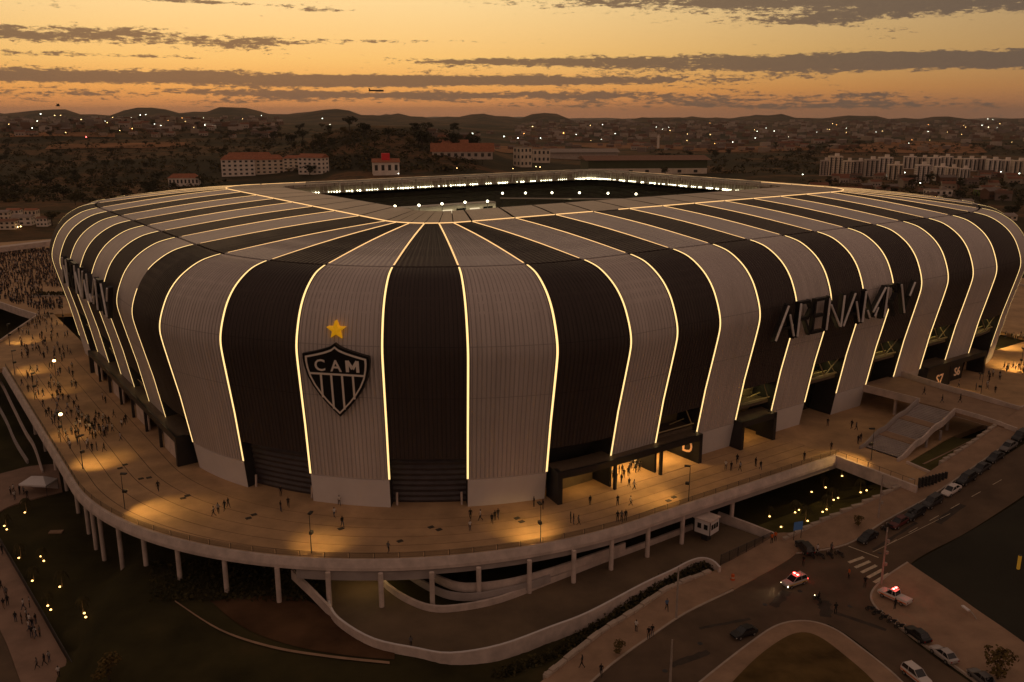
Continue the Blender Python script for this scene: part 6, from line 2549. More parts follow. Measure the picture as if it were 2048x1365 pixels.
def vehicle(name, kind, paint, loc, rz, label, cat, group=None, lights=None, stripe=None, beacon=False, pitch=0.0):
    """front is +x; origin on the road below the centre"""
    root = empty(name, loc, label, cat, group, rz)
    root.rotation_euler = (0, -pitch, rz)
    if kind == 'pickup':
        Ls, hw = 5.3, .93
        low = [(-2.65, .62, 1.05, .84), (-2.55, .45, 1.10, .92), (-.4, .40, 1.10, hw), (1.1, .40, 1.10, hw), (2.3, .42, 1.02, .90), (2.62, .50, .86, .78)]
        cab = [(-.55, .80, 1.08), (-.42, .74, 1.78), (.55, .72, 1.80), (1.25, .80, 1.10)]
        wb = (-1.65, 1.65)
    elif kind == 'suv':
        Ls, hw = 4.6, .92
        low = [(-2.3, .55, .98, .80), (-2.2, .40, 1.05, .90), (-.5, .36, 1.05, hw), (.9, .36, 1.05, hw), (1.95, .38, .95, .88), (2.3, .46, .78, .74)]
        cab = [(-2.2, .80, 1.04), (-1.95, .72, 1.68), (.15, .71, 1.70), (1.0, .80, 1.04)]
        wb = (-1.4, 1.42)
    else:
        Ls, hw = 4.4, .88
        low = [(-2.2, .50, .86, .76), (-2.1, .34, .92, .86), (-.5, .30, .92, hw), (.8, .30, .92, hw), (1.8, .32, .82, .84), (2.2, .42, .66, .70)]
        cab = [(-1.75, .76, .90), (-1.15, .66, 1.42), (.1, .65, 1.44), (.95, .76, .91)]
        wb = (-1.35, 1.35)
    g = MB()
    rows = []
    for x_, zl, zh, w_ in low:
        zm = (zl + zh) / 2 + .05
        rows.append([(x_, -w_ * .93, zl), (x_, -w_, zm), (x_, -w_ * .9, zh), (x_, w_ * .9, zh), (x_, w_, zm), (x_, w_ * .93, zl)])
    g.grid(rows, 0, closed=True)
    g.face(rows[0], 0)
    g.face(rows[-1][::-1], 0)
    if kind == 'pickup':
        # load bed cover rim
        g.box((-1.6, 0, 1.09), (1.95, 1.6, .06), 0)
    body = g.build('body', PAINT[paint], None)
    body.parent = root
    g = MB()
    c_ = [[(x_, -w_, z_), (x_, w_, z_)] for x_, w_, z_ in cab]
    b0, b1, b2, b3 = c_
    g.face([b1[0], b2[0], b2[1], b1[1]][::-1], 0)
    rf_ = [(p[0], p[1] * .98, p[2] + .012) for p in (b1[0], b1[1], b2[1], b2[0])]
    cabn = MB()
    cabn.face([b0[0], b0[1], b1[1], b1[0]][::-1], 0)
    cabn.face([b2[0], b2[1], b3[1], b3[0]][::-1], 0)
    cabn.face([b0[0], b1[0], b2[0], b3[0]][::-1], 0)
    cabn.face([b0[1], b1[1], b2[1], b3[1]], 0)
    w_ = cabn.build('windows', MT['carglass'], None)
    w_.name = 'window'
    w_.parent = root
    r_ = MB()
    r_.face([(p[0], p[1], p[2]) for p in (b1[0], b1[1], b2[1], b2[0])][::-1])
    t_ = [(p[0] * .97, p[1] * .9, p[2] + .06) for p in (b1[0], b1[1], b2[1], b2[0])]
    r_.face(t_[::-1])
    q_ = [b1[0], b1[1], b2[1], b2[0]]
    for k in range(4):
        j = (k + 1) % 4
        r_.face([q_[j], q_[k], t_[k], t_[j]])
    for sy_ in (0, 1):
        for a_, b_ in ((b0[sy_], b1[sy_]), (b2[sy_], b3[sy_])):
            r_.tube([a_, b_], .045, 4)
        xm = (b1[sy_][0] + b2[sy_][0]) / 2
        r_.tube([(xm, b1[sy_][1] * 1.0, b1[sy_][2]), (xm, b0[sy_][1] * 1.0, b0[sy_][2])], .045, 4)
    ro = r_.build('roof', PAINT[paint], None)
    ro.parent = root
    for x_ in wb:
        for sy_ in (-1, 1):
            wl = link('wheel', TYRE, None)
            wl.parent = root
            wl.location = (x_, sy_ * (hw - .10), .33)
            ri = bpy.data.objects.new('rim', RIM)
            COL.objects.link(ri)
            ri.parent = wl
    fx = low[-1][0]
    for sy_ in (-1, 1):
        g = MB()
        g.box((fx - .16, sy_ * (low[-1][3] - .10), low[-1][2] - .24), (.18, .34, .17))
        o_ = g.build('headlight', MT['headlight'] if lights else MT['lens_white'], None)
        o_.parent = root
        g = MB()
        g.box((low[0][0] + .04, sy_ * (low[0][3] - .12), low[0][2] - .28), (.14, .2, .24))
        o_ = g.build('tail_light', MT['redglow'] if lights == 'tail' else MT['lens_red'], None)
        o_.parent = root
    if stripe:
        for sy_ in (-1, 1):
            g = MB()
            x0_, x1_ = low[1][0], low[-2][0]
            g.grid([[(x0_, sy_ * (hw + .004), .62), (x1_, sy_ * (hw - .0), .62)], [(x0_, sy_ * (hw + .012), .80), (x1_, sy_ * (hw + .004), .80)]], 0, flip=sy_ > 0)
            g.build('side_stripe', MT[stripe], None).parent = root
    if beacon:
        g = MB()
        g.box((b2[0][0] - .45, 0, b2[0][2] + .06), (.32, 1.2, .10))
        bb = g.build('light_bar', MT['steel'], None)
        bb.parent = root
        for sy_ in (-.36, .36):
            g = MB()
            g.box((b2[0][0] - .45, sy_, b2[0][2] + .16), (.28, .36, .13))
            g.build('beacon', MT['redglow'], bb)
    return root


def place_car(name, kind, paint, px, py, heading, label, cat, group=None, dz=.23, **kw):
    """heading: photo point the front looks towards"""
    x, y = G(px, py)
    hx, hy = G(*heading)
    z = zs(x, y) + dz
    rz = atan2(hy - y, hx - x)
    d_ = sqrt((hx - x) ** 2 + (hy - y) ** 2)
    pit = atan2(zs(hx, hy) - zs(x, y), d_)
    return vehicle(name, kind, paint, (x, y, z), rz, label, cat, group, pitch=pit, **kw)


def red_point(loc, en):
    d_ = bpy.data.lights.new('beacon_light', 'POINT')
    d_.energy = en
    d_.color = (1, .05, .04)
    d_.shadow_soft_size = .3
    o_ = bpy.data.objects.new('beacon_light', d_)
    COL.objects.link(o_)
    o_.location = loc


c1 = place_car('police_pickup', 'suv', 'silver', 1588, 1172, (1548, 1186), 'pale police pickup driving with lit headlamps and red beacons in the junction', 'police car', 'police cars at the junction', lights='tail', stripe='yellow_paint', beacon=True)
c2 = place_car('police_pickup', 'pickup', 'white', 1788, 1204, (1740, 1182), 'white police pickup with an orange side stripe parked under the utility pole, red beacons lit', 'police car', 'police cars at the junction', dz=.36, stripe='orange_paint', beacon=True)
c3 = place_car('police_wagon', 'suv', 'white', 1832, 1362, (1880, 1400), 'white police wagon with orange sides at the bottom of the side street', 'police car', 'police cars at the junction', stripe='orange_paint')
for c_, e_ in ((c1, 60), (c2, 80)):
    red_point((c_.location.x, c_.location.y + .3, c_.location.z + 2.25), e_)
for sy_ in (-.55, .55):
    rz = c1.rotation_euler.z
    fx_, fy_ = cos(rz), sin(rz)
    p = Vector((c1.location.x + fx_ * 2.4 - fy_ * sy_, c1.location.y + fy_ * 2.4 + fx_ * sy_, c1.location.z + .65))
    spot('headlight_beam', p, p + Vector((fx_ * 6, fy_ * 6, -.8)), 160, 60, .7, (1, .8, .45), .05)
place_car('car', 'sedan', 'black', 1487, 1274, (1440, 1290), 'black car waiting alone in the street beside the island kerb', 'car')
place_car('car', 'suv', 'charcoal', 1608, 1104, (1585, 1080), 'dark van like car parked at the foot of the pavement beside the motorcycles', 'car', dz=.3)
place_car('car', 'sedan', 'black', 1834, 1278, (1800, 1252), 'dark car parked behind the row of motorcycles on the side street', 'car', 'cars parked on the side street')
place_car('car', 'sedan', 'silver', 1886, 1318, (1850, 1290), 'silver car parked behind the dark car on the side street', 'car', 'cars parked on the side street')
place_car('car', 'sedan', 'grey', 1962, 1366, (1930, 1340), 'grey car at the bottom edge of the side street row', 'car', 'cars parked on the side street')
row = [(1735, 1082, 'sedan', 'black', 'black car first in the kerbside row, nearest the crossing'), (1829, 1036, 'suv', 'black', 'black tall car in the kerbside row, third from the crossing'), (1864, 1012, 'suv', 'charcoal', 'charcoal car in the kerbside row under the stepped fence'),
       (1902, 988, 'sedan', 'white', 'only white car in the kerbside row on the climbing street'), (1932, 966, 'suv', 'black', 'black van sized car above the white car in the kerbside row'), (1962, 944, 'sedan', 'charcoal', 'charcoal car two places above the white car'),
       (1990, 922, 'sedan', 'black', 'black car near the upper turnstiles, small lamp on'), (2016, 900, 'sedan', 'grey', 'grey car near the top of the kerbside row'), (2040, 880, 'suv', 'black', 'last dark car at the upper right edge'), (1798, 1052, 'sedan', 'darkred', 'dark red car between the motorcycles and the tall black car')]
for px, py, kd, pt, lab in row:
    place_car('car', kd, pt, px, py, (px - 30, py + 19), lab, 'car', 'cars parked along the climbing street')


def motorcycle(loc, rz, label, group=None, lights=False, rider=None):
    root = empty('motorcycle', loc, label, 'motorcycle', group, rz)
    for x_ in (-.68, .70):
        g = MB()
        n_ = 12
        rows = []
        for q in range(n_):
            a_ = 2 * pi * q / n_
            c_ = Vector((x_ + .27 * cos(a_), 0, .32 + .27 * sin(a_)))
            e_ = Vector((cos(a_), 0, sin(a_)))
            rows.append([tuple(c_ + e_ * .06 * cos(b_) + Vector((0, .06 * sin(b_), 0))) for b_ in (0, pi / 2, pi, 3 * pi / 2)])
        rows.append(rows[0])
        g.grid(rows, 0, closed=True)
        g.tube([(x_, -.04, .32), (x_, .04, .32)], .1, 6)
        g.build('wheel', MT['tyre'], None).parent = root
    g = MB()
    g.tube([(-.68, 0, .32), (-.1, 0, .42), (.25, 0, .5), (.45, 0, .92)], .07, 6)
    g.box((0.02, 0, .36), (.5, .26, .34))
    g.tube([(-.1, .16, .35), (-.8, .16, .4)], .05, 6)
    g.build('frame', MT['steel'], None).parent = root
    g = MB()
    g.tube([(.72, 0, .32), (.48, 0, .95)], .045, 6)
    g.tube([(.46, -.34, 1.02), (.46, .34, 1.02)], .03, 5)
    g.build('fork', MT['rim'], None).parent = root
    g = MB()
    g.ell((.2, 0, .80), (.30, .16, .15), 0, 8, 5)
    g.build('fuel_tank', PAINT['black'], None).parent = root
    g = MB()
    g.box((-.35, 0, .70), (.72, .26, .12))
    g.build('seat', MT['tyre'], None).parent = root
    g = MB()
    g.ell((.58, 0, .88), (.08, .1, .1), 0, 8, 4)
    g.build('headlight', MT['headlight'] if lights else MT['lens_white'], None).parent = root
    return root


ml = ['motorcycle parked first in the row beside the police pickup', 'second motorcycle in the row below the police pickup', 'third motorcycle in the row below the police pickup', 'fourth motorcycle in the row, ahead of the dark car', 'last motorcycle of the row, touching the dark car']
for k, (px, py) in enumerate(((1743, 1226), (1756, 1234), (1770, 1243), (1786, 1252), (1801, 1261))):
    x, y = G(px, py)
    motorcycle((x, y, zs(x, y) + .24), -.5 + .25 * (k % 3), ml[k], 'motorcycles parked below the police pickup')
for k, (px, py, lab) in enumerate(((1622, 1117, 'motorcycle beside the dark van at the crossing'), (1640, 1118, 'motorcycle next to a standing rider near the crossing'), (1659, 1117, 'motorcycle in the middle of the group before the crossing'), (1678, 1115, 'motorcycle at the right end of the group before the crossing'),
                                  (1768, 1066, 'motorcycle squeezed behind the first parked car'), (1778, 1060, 'motorcycle with an orange light in the kerbside row'), (1787, 1056, 'motorcycle beside the dark red car in the kerbside row'))):
    x, y = G(px, py)
    motorcycle((x, y, zs(x, y) + .24), 1.9 + .3 * (k % 2), lab, 'motorcycles at the crossing')
x, y = G(1634, 1206)
mrider = motorcycle((x, y, zs(x, y) + .24), atan2(G(1618, 1196)[1] - y, G(1618, 1196)[0] - x), 'motorcycle with a lit headlamp riding through the junction', None, True)
MR = (x, y, zs(x, y) + .24, mrider.rotation_euler.z)

# ------------------------------------------------------------------ people
SKINS = [M('skin_tan', (.26, .14, .085), .6, 0.0), M('skin_brown', (.13, .068, .042), .6, 0.0)]
HAIR = M('hair_dark', (.012, .009, .008), .7, 0.0)
SHOE = M('shoe_dark', (.03, .027, .026), .6, 0.0)
stripem = bpy.data.materials.new('jersey_striped')
stripem.use_nodes = True
_t = stripem.node_tree
_c = _t.nodes.new('ShaderNodeTexCoord')
_w = _t.nodes.new('ShaderNodeTexWave')
_w.inputs['Scale'].default_value = 2.2
_t.links.new(_c.outputs['Object'], _w.inputs['Vector'])
_r = _t.nodes.new('ShaderNodeValToRGB')
_r.color_ramp.interpolation = 'CONSTANT'
_r.color_ramp.elements[0].color = (.012, .012, .012, 1)
_r.color_ramp.elements[1].color = (.6, .56, .52, 1)
_r.color_ramp.elements[1].position = .5
_t.links.new(_w.outputs[0], _r.inputs[0])
_t.links.new(_r.outputs[0], _t.nodes['Principled BSDF'].inputs['Base Color'])
CL = dict(black=M('cloth_black', (.012, .011, .011), .9, 0.0), white=M('cloth_white', (.60, .55, .50), .9, 0.0), grey=M('cloth_grey', (.12, .11, .105), .9, 0.0), red=M('cloth_red', (.30, .03, .02), .9, 0.0),
          denim=M('cloth_denim', (.035, .045, .075), .9, 0.0), khaki=M('cloth_khaki', (.20, .14, .085), .9, 0.0), blue=M('cloth_blue', (.10, .16, .26), .9, 0.0), orange=M('cloth_orange', (.55, .12, .02), .9, 0.0), striped=stripem)

# joints: name -> (x right, y forward, z)
POSES = {
    'standing': dict(hipL=(-.10, 0, .92), kneeL=(-.11, .02, .49), ankL=(-.12, 0, .08), toeL=(-.13, .15, .03), hipR=(.10, 0, .92), kneeR=(.11, .02, .49), ankR=(.12, 0, .08), toeR=(.13, .15, .03),
                     elL=(-.25, -.02, 1.12), haL=(-.26, .08, .88), elR=(.25, -.02, 1.12), haR=(.26, .08, .88)),
    'walking': dict(hipL=(-.10, 0, .91), kneeL=(-.10, .16, .50), ankL=(-.10, .26, .09), toeL=(-.10, .41, .08), hipR=(.10, 0, .91), kneeR=(.10, .02, .48), ankR=(.10, -.30, .16), toeR=(.10, -.20, .03),
                    elL=(-.25, -.14, 1.13), haL=(-.22, -.16, .90), elR=(.25, .08, 1.12), haR=(.20, .26, .95)),
    'striding': dict(hipL=(-.10, 0, .90), kneeL=(-.10, -.06, .47), ankL=(-.10, -.36, .20), toeL=(-.10, -.28, .05), hipR=(.10, 0, .90), kneeR=(.11, .22, .52), ankR=(.11, .30, .10), toeR=(.11, .45, .07),
                     elL=(-.26, .10, 1.14), haL=(-.18, .30, 1.02), elR=(.26, -.16, 1.12), haR=(.24, -.22, .88)),
    'phone': dict(hipL=(-.10, 0, .92), kneeL=(-.12, .02, .49), ankL=(-.15, 0, .08), toeL=(-.19, .14, .03), hipR=(.10, 0, .92), kneeR=(.12, .02, .49), ankR=(.15, 0, .08), toeR=(.19, .14, .03),
                  elL=(-.26, .04, 1.14), haL=(-.10, .28, 1.24), elR=(.26, .02, 1.14), haR=(.10, .28, 1.22)),
    'seated': dict(hipL=(-.11, 0, .92), kneeL=(-.22, .38, .86), ankL=(-.24, .36, .44), toeL=(-.24, .5, .40), hipR=(.11, 0, .92), kneeR=(.22, .38, .86), ankR=(.24, .36, .44), toeR=(.24, .5, .40),
                   elL=(-.30, .22, 1.20), haL=(-.32, .52, 1.16), elR=(.30, .22, 1.20), haR=(.32, .52, 1.16)),
}


def body_mesh(pose):
    J = POSES[pose]
    V_ = [((0, 0, .95), (.155, .115)), ((0, 0, 1.12), (.145, .10)), ((0, .01, 1.34), (.175, .115)), ((0, 0, 1.47), (.10, .075)), ((0, .01, 1.53), (.058, .058)), ((0, .02, 1.60), (.075, .085)), ((0, .02, 1.69), (.08, .098)), ((0, .01, 1.755), (.055, .065))]
    Ed = [(0, 1), (1, 2), (2, 3), (3, 4), (4, 5), (5, 6), (6, 7)]
    for sd, sx in (('L', -1), ('R', 1)):
        i = len(V_)
        V_ += [(J['hip' + sd], (.088, .088)), (J['knee' + sd], (.06, .062)), (J['ank' + sd], (.042, .045)), (J['toe' + sd], (.045, .035))]
        Ed += [(0, i), (i, i + 1), (i + 1, i + 2), (i + 2, i + 3)]
        i = len(V_)
        h_, e_ = Vector(J['ha' + sd]), Vector(J['el' + sd])
        tip = h_ + (h_ - e_).normalized() * .15
        V_ += [((sx * .185, 0, 1.42), (.062, .062)), (J['el' + sd], (.044, .044)), (tuple(h_), (.034, .03)), (tuple(tip), (.03, .018))]
        Ed += [(2, i), (i, i + 1), (i + 1, i + 2), (i + 2, i + 3)]
    me = bpy.data.meshes.new('person')
    me.from_pydata([v[0] for v in V_], Ed, [])
    ob = bpy.data.objects.new('person', me)
    COL.objects.link(ob)
    sk = ob.modifiers.new('skin', 'SKIN')
    sk.use_smooth_shade = True
    for k, v in enumerate(V_):
        me.skin_vertices[0].data[k].radius = v[1]
    me.skin_vertices[0].data[0].use_root = True
    ss_ = ob.modifiers.new('sub', 'SUBSURF')
    ss_.levels = ss_.render_levels = 1
    dg = bpy.context.evaluated_depsgraph_get()
    out = bpy.data.meshes.new_from_object(ob.evaluated_get(dg))
    bpy.data.objects.remove(ob)
    out.name = 'person'
    return out


BASES = {p: body_mesh(p) for p in POSES}


def dressed(pose, shirt, trousers, skin, shorts=False):
    me = BASES[pose].copy()
    me.materials.clear()
    for m in (skin, HAIR, CL[shirt], CL[trousers], SHOE):
        me.materials.append(m)
    J = POSES[pose]
    hands = [Vector(J['haL']), Vector(J['haR'])]
    els = [Vector(J['elL']), Vector(J['elR'])]
    feet = [Vector(J['ankL']), Vector(J['ankR']), Vector(J['toeL']), Vector(J['toeR'])]
    knees = [Vector(J['kneeL']), Vector(J['kneeR'])]
    for p in me.polygons:
        c = p.center
        if c.z > 1.50:
            mi = 1 if (c.z > 1.70 or c.y < -.005) else 0
        elif min((c - h_).length for h_ in hands) < .17 and abs(c.x) > .08:
            mi = 0
        elif min((c - e_).length for e_ in els) < .12:
            mi = 0
        elif min((c - f_).length for f_ in feet) < .10:
            mi = 4
        elif c.z > .98 or (abs(c.x) > .2 and c.z > .95):
            mi = 2
        elif shorts and min((c - k_).length for k_ in knees) < .0:
            mi = 0
        elif shorts and c.z < .46:
            mi = 0
        else:
            mi = 3
        p.material_index = mi
    return me


OUT = [('black', 'black', 'in black'), ('striped', 'black', 'in striped jersey'), ('white', 'denim', 'in white shirt and jeans'), ('black', 'denim', 'in black shirt and jeans'), ('grey', 'black', 'in a grey shirt'),
       ('striped', 'denim', 'in striped top and jeans'), ('black', 'khaki', 'in black shirt and shorts'), ('red', 'black', 'in a red shirt'), ('white', 'black', 'in a white top'), ('blue', 'black', 'in a pale blue shirt'), ('orange', 'black', 'in an orange vest')]
DM = {}
pr_ = random.Random(17)


def person(x, y, z, rz, pose, out, label, group=None):
    key = (pose, out, pr_.randrange(2))
    if key not in DM:
        DM[key] = dressed(pose, OUT[out][0], OUT[out][1], SKINS[key[2]], OUT[out][1] == 'khaki')
    o_ = link('person', DM[key], None, (x, y, z), rz)
    s_ = pr_.uniform(1.14, 1.28)
    o_.scale = (s_, s_, s_)
    if len(label.split()) > 16:
        pass
    tag(o_, label, 'person', group)
    return o_


wts = [0, 0, 0, 1, 1, 2, 3, 3, 4, 5, 6, 8]
verb = {'standing': 'standing', 'walking': 'walking', 'striding': 'walking', 'phone': 'with raised hands'}
FRONT = [(317, 983, 'walking', 0, 'alone beside the bright pool left of the shutters'), (428, 1033, 'striding', 1, 'leading the small group left of the shutter'), (437, 1028, 'walking', 1, 'second of the small group left of the shutter'), (450, 1022, 'walking', 0, 'third of the small group left of the shutter'),
         (457, 1016, 'walking', 0, 'last of the small group left of the shutter'), (562, 993, 'standing', 0, 'close to the left shutter'), (562, 1024, 'standing', 3, 'of the pair between the two shutters, nearer the rim'), (577, 1015, 'walking', 0, 'of the pair between the two shutters, nearer the wall'),
         (669, 1036, 'striding', 2, 'striding below the crest'), (679, 1012, 'walking', 8, 'behind the striding one below the crest'), (685, 1055, 'walking', 3, 'pulling something below the crest near the rim'), (777, 1106, 'walking', 4, 'at the front railing in the middle of the esplanade'),
         (940, 1062, 'standing', 2, 'lowest of the group right of the middle shutter'), (941, 1040, 'walking', 0, 'dark, left in the group right of the middle shutter'), (961, 1042, 'walking', 8, 'pale, in the middle of the group right of the shutter'), (984, 1048, 'walking', 0, 'front one of the dark trio right of the shutter'),
         (990, 1042, 'standing', 0, 'middle one of the dark trio right of the shutter'), (996, 1038, 'striding', 3, 'back one of the dark trio right of the shutter'), (1068, 1014, 'standing', 0, 'by the left end of the first canopy'), (1086, 1019, 'standing', 6, 'below the left end wall of the first canopy'),
         (1180, 1011, 'standing', 0, 'alone before the left bay of the first canopy'), (1141, 1046, 'standing', 0, 'left one of three at the rim below the first canopy'), (1147, 1049, 'standing', 3, 'middle of three at the rim below the first canopy'), (1157, 1051, 'walking', 4, 'right one of three at the rim below the first canopy'),
         (1235, 1011, 'phone', 0, 'gesturing in front of the lit entrance'), (1261, 1012, 'walking', 8, 'pale, facing the lit entrance'), (1235, 1044, 'standing', 0, 'left one of three leaning at the rim near the booth'), (1243, 1044, 'standing', 4, 'middle one of three at the rim near the booth'), (1251, 1042, 'standing', 0, 'right one of three at the rim near the booth'),
         (1258, 975, 'walking', 0, 'leaving the lit entrance'), (1268, 980, 'walking', 8, 'in pale clothes leaving the lit entrance'), (1451, 940, 'standing', 2, 'left in the group before the second canopy'), (1462, 942, 'standing', 0, 'second in the group before the second canopy'), (1474, 928, 'striding', 0, 'tallest in the group before the second canopy'),
         (1480, 943, 'walking', 1, 'front one of the group before the second canopy'), (1511, 934, 'standing', 0, 'left of the pair right of the second canopy'), (1521, 940, 'walking', 3, 'right of the pair right of the second canopy'), (1655, 853, 'standing', 0, 'alone near the tall dark opening'),
         (1703, 858, 'walking', 0, 'left of the pair before the bridge'), (1712, 861, 'walking', 4, 'right of the pair before the bridge'), (1716, 889, 'standing', 0, 'left of the dark pair by the stair lamp'), (1721, 884, 'standing', 3, 'right of the dark pair by the stair lamp'), (1662, 902, 'standing', 0, 'at the railing above the lawn wedge corner'),
         (1608, 922, 'standing', 0, 'on the rim railing above the dark lawn')]
for px, py, pose, out, where in FRONT:
    x, y, z = at(px, py, 0)
    person(x, y, 0.0, pr_.uniform(0, 6.28), pose, out, ('person ' + OUT[out][2] + ' ' + where), 'people on the front esplanade')
for px, py, pose, out, where in [(1333, 1226, 'walking', 9, 'on the front pavement by the plain pole'), (1272, 1268, 'standing', 8, 'on the front pavement, middle one'), (1297, 1282, 'standing', 0, 'left of the pair at the kerb'), (1304, 1277, 'standing', 3, 'right of the pair at the kerb'), (1164, 1341, 'walking', 0, 'on the lowest part of the front pavement'),
                                 (1202, 1357, 'walking', 0, 'at the kerb near the bottom edge'), (1697, 1160, 'standing', 10, 'with pale top standing before the zebra crossing'), (1729, 1178, 'standing', 0, 'standing at the pavement tip beside the police pickup'), (1670, 1232, 'standing', 0, 'alone in the middle of the junction'), (1634, 1112, 'standing', 8, 'with a white helmet beside the motorcycles'),
                                 (1662, 1110, 'standing', 4, 'between the motorcycles by the crossing'), (1543, 1090, 'standing', 10, 'at the gate post beside the garden wall'), (1550, 1086, 'standing', 10, 'second one at the gate post'), (1789, 1222, 'standing', 0, 'between the police pickup and the motorcycles'), (1606, 1135, 'standing', 0, 'in the road by the drive apron'), (822, 1295, 'walking', 4, 'alone on the sunken ramp')]:
    x, y = G(px, py)
    z = zs(x, y) + (.36 if px < 1480 else .25)
    if px == 822:
        x, y, z = at(px, py, -7.4)
        z = -7.45
    person(x, y, z, pr_.uniform(0, 6.28), pose, out, ('person ' + OUT[out][2] + ' ' + where), 'people in the street')
person(MR[0] - .3 * cos(MR[3]), MR[1] - .3 * sin(MR[3]), MR[2] - .16, MR[3] - pi / 2, 'seated', 0, 'rider in black sitting on the moving motorcycle', None)
# entrance crowd
for _ in range(22):
    u_, w_ = pr_.uniform(62.8, 73), pr_.uniform(-1.5, 5.5)
    p = V(u_, w_, 0.06)
    k = pr_.choice(wts)
    person(p[0], p[1], .06, pr_.uniform(0, 6.28), pr_.choice(('standing', 'phone', 'walking')), k, 'person ' + OUT[k][2] + ' queueing inside the lit entrance', 'people queueing in the lit entrance')
# left side of the esplanade
clusters = [((40, 190, 690, 725), 34), ((30, 150, 650, 690), 26), ((40, 160, 735, 800), 30), ((100, 160, 800, 850), 18), ((150, 215, 838, 880), 30), ((110, 250, 860, 905), 14), ((55, 125, 800, 850), 8), ((180, 262, 790, 870), 10), ((150, 210, 895, 912), 4), ((60, 140, 618, 650), 22)]
for (x0, x1, y0, y1), n in clusters:
    c_ = 0
    while c_ < n:
        px, py = pr_.uniform(x0, x1), pr_.uniform(y0, y1)
        x, y, z = at(px, py, 0)
        u_, w_ = uw(x, y)
        if not (-20.6 < u_ < -3.6) and not (u_ > -60 and w_ > 185 and u_ < 0 and py < 690):
            continue
        if px < 75 and py < 690 - px * .7:
            continue
        k = pr_.choice(wts)
        ps = pr_.choice(('standing', 'walking', 'striding', 'phone', 'walking'))
        person(x, y, 0, pr_.uniform(0, 6.28), ps, k, 'person ' + OUT[k][2] + ' ' + verb[ps] + ' in the throng on the left walkway', 'people on the left side of the esplanade')
        c_ += 1
# right plaza
for (x0, x1, y0, y1), n in [((1955, 2048, 672, 708), 12), ((1985, 2048, 730, 750), 9), ((1900, 2000, 745, 790), 12)]:
    c_ = 0
    while c_ < n:
        px, py = pr_.uniform(x0, x1), pr_.uniform(y0, y1)
        x, y, z = at(px, py, 0)
        if uw(x, y)[1] > -4 and uw(x, y)[0] < 240:
            if pr_.random() < .02:
                c_ += 1
            continue
        k = pr_.choice(wts)
        person(x, y, 0, pr_.uniform(0, 6.28), pr_.choice(('standing', 'walking')), k, 'person ' + OUT[k][2] + ' on the plaza beyond the footbridge', 'people on the right plaza')
        c_ += 1
# footbridge walkers
for px, py, k, lab in ((1848, 790, 0, 'on the footbridge, nearest the arena'), (1884, 806, 3, 'at the top of the stair on the footbridge'), (1920, 806, 0, 'on the footbridge beyond the stair')):
    x, y, z = at(px, py, 5.3)
    person(x, y, 5.3, 1.0, 'walking', k, 'person ' + OUT[k][2] + ' ' + lab, 'people on the footbridge')
# lower left path
for px, py in ((3, 1180), (13, 1196), (8, 1218), (16, 1212), (48, 1220), (60, 1215), (32, 1245), (44, 1248), (54, 1240), (60, 1250), (66, 1258), (58, 1262), (72, 1248), (64, 1275), (72, 1277), (80, 1274), (75, 1338), (90, 1332), (99, 1325), (118, 1355), (5, 1110), (22, 990), (28, 985), (40, 988), (48, 990), (55, 998), (30, 1000)):
    x, y, z = at(px, py, -12.7)
    k = pr_.choice(wts)
    person(x, y, -12.7, pr_.uniform(0, 6.28), pr_.choice(('standing', 'walking')), k, 'person ' + OUT[k][2] + ' on the lower path beside the left lawn', 'people on the lower path')
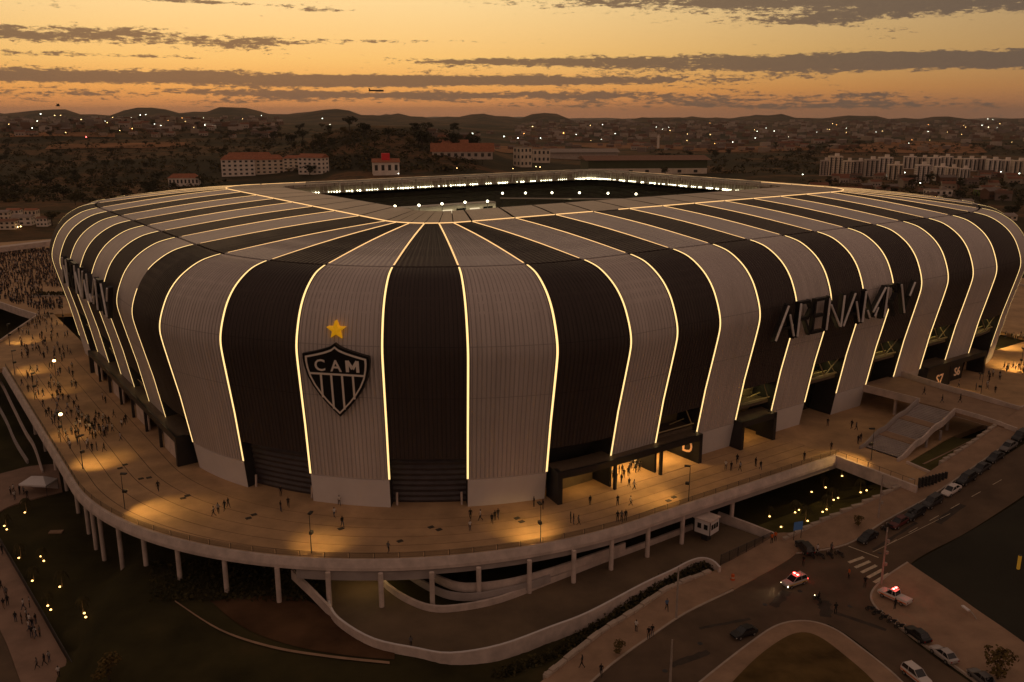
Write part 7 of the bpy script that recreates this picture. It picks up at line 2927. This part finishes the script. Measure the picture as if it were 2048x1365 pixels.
# dense crowd on the far plaza: one mass of simple figures
g = MB()
cmats = [CL['black'], CL['white'], CL['grey'], CL['denim'], CL['red'], SKINS[0], CL['khaki']]
cnt = 0
while cnt < 1150:
    px = pr_.uniform(-10, 125)
    py = 502 + 118 * pr_.random() ** 1.25
    if py > 600 + px * .25:
        continue
    if pr_.random() < .5 and 555 < py < 590 and 20 < px < 60:
        continue
    if px > 85 and 575 < py < 600:
        continue
    x, y, z = at(px, py, 0)
    if uw(x, y)[0] > 25 and uw(x, y)[1] < 232:
        continue
    a_ = pr_.uniform(0, 6.28)
    c1_, c2_ = pr_.choice((0, 0, 0, 0, 1, 2, 2, 3, 6)), pr_.choice((0, 0, 3, 3, 6))
    h_ = pr_.uniform(.95, 1.12)
    for sx_ in (-.1, .1):
        g.box((x + sx_ * cos(a_), y + sx_ * sin(a_), 0), (.15, .18, .9 * h_), c2_, a_)
    g.box((x, y, .88 * h_), (.42, .24, .60 * h_), c1_, a_, taper=1.1)
    g.tube([(x, y, 1.5 * h_), (x, y, 1.76 * h_)], .11, 5, 5)
    cnt += 1
o_ = g.build('crowd', cmats)
tag(o_, 'dense crowd filling the plaza behind the left flank of the arena', 'crowd', kind='stuff')
# small lit planter island in the crowd
x, y, z = at(104, 592, 0)
pi_ = empty('planter_bed', (x, y, 0), 'green planter bed under yellow lamps beside the arena wall', 'planter')
g = MB()
g.box((x, y, 0), (15, 6, .5), rz=.1)
g.build('kerb_block', MT['kerb'], pi_)
g = MB()
for _ in range(160):
    X, Y = x + pr_.uniform(-6.5, 6.5), y + pr_.uniform(-2.4, 2.4)
    nn = Vector((pr_.uniform(-1, 1), pr_.uniform(-1, 1), pr_.uniform(.3, 1))).normalized()
    e1 = nn.cross(Vector((.2, .1, 1))).normalized()
    e2 = nn.cross(e1)
    g.face([Vector((X, Y, .6 + pr_.uniform(0, .8))) + (e1 * cos(j * pi / 2) + e2 * sin(j * pi / 2)) * .5 for j in range(4)])
g.build('shrubs', LEAF[1], pi_)

# ------------------------------------------------------------------ evening haze
g = MB()
g.box((0, 0, -420), (54000, 54000, 420 + 210))
hz = bpy.data.materials.new('haze')
hz.use_nodes = True
t = hz.node_tree
t.nodes.remove(t.nodes['Principled BSDF'])
pv = t.nodes.new('ShaderNodeVolumePrincipled')
pv.inputs['Color'].default_value = (.86, .82, .80, 1)
pv.inputs['Density'].default_value = HAZE
pv.inputs['Anisotropy'].default_value = 0.15
t.links.new(pv.outputs[0], t.nodes['Material Output'].inputs['Volume'])
o_ = g.build('haze', hz)
tag(o_, 'thin evening haze over the whole landscape', 'haze', kind='stuff')
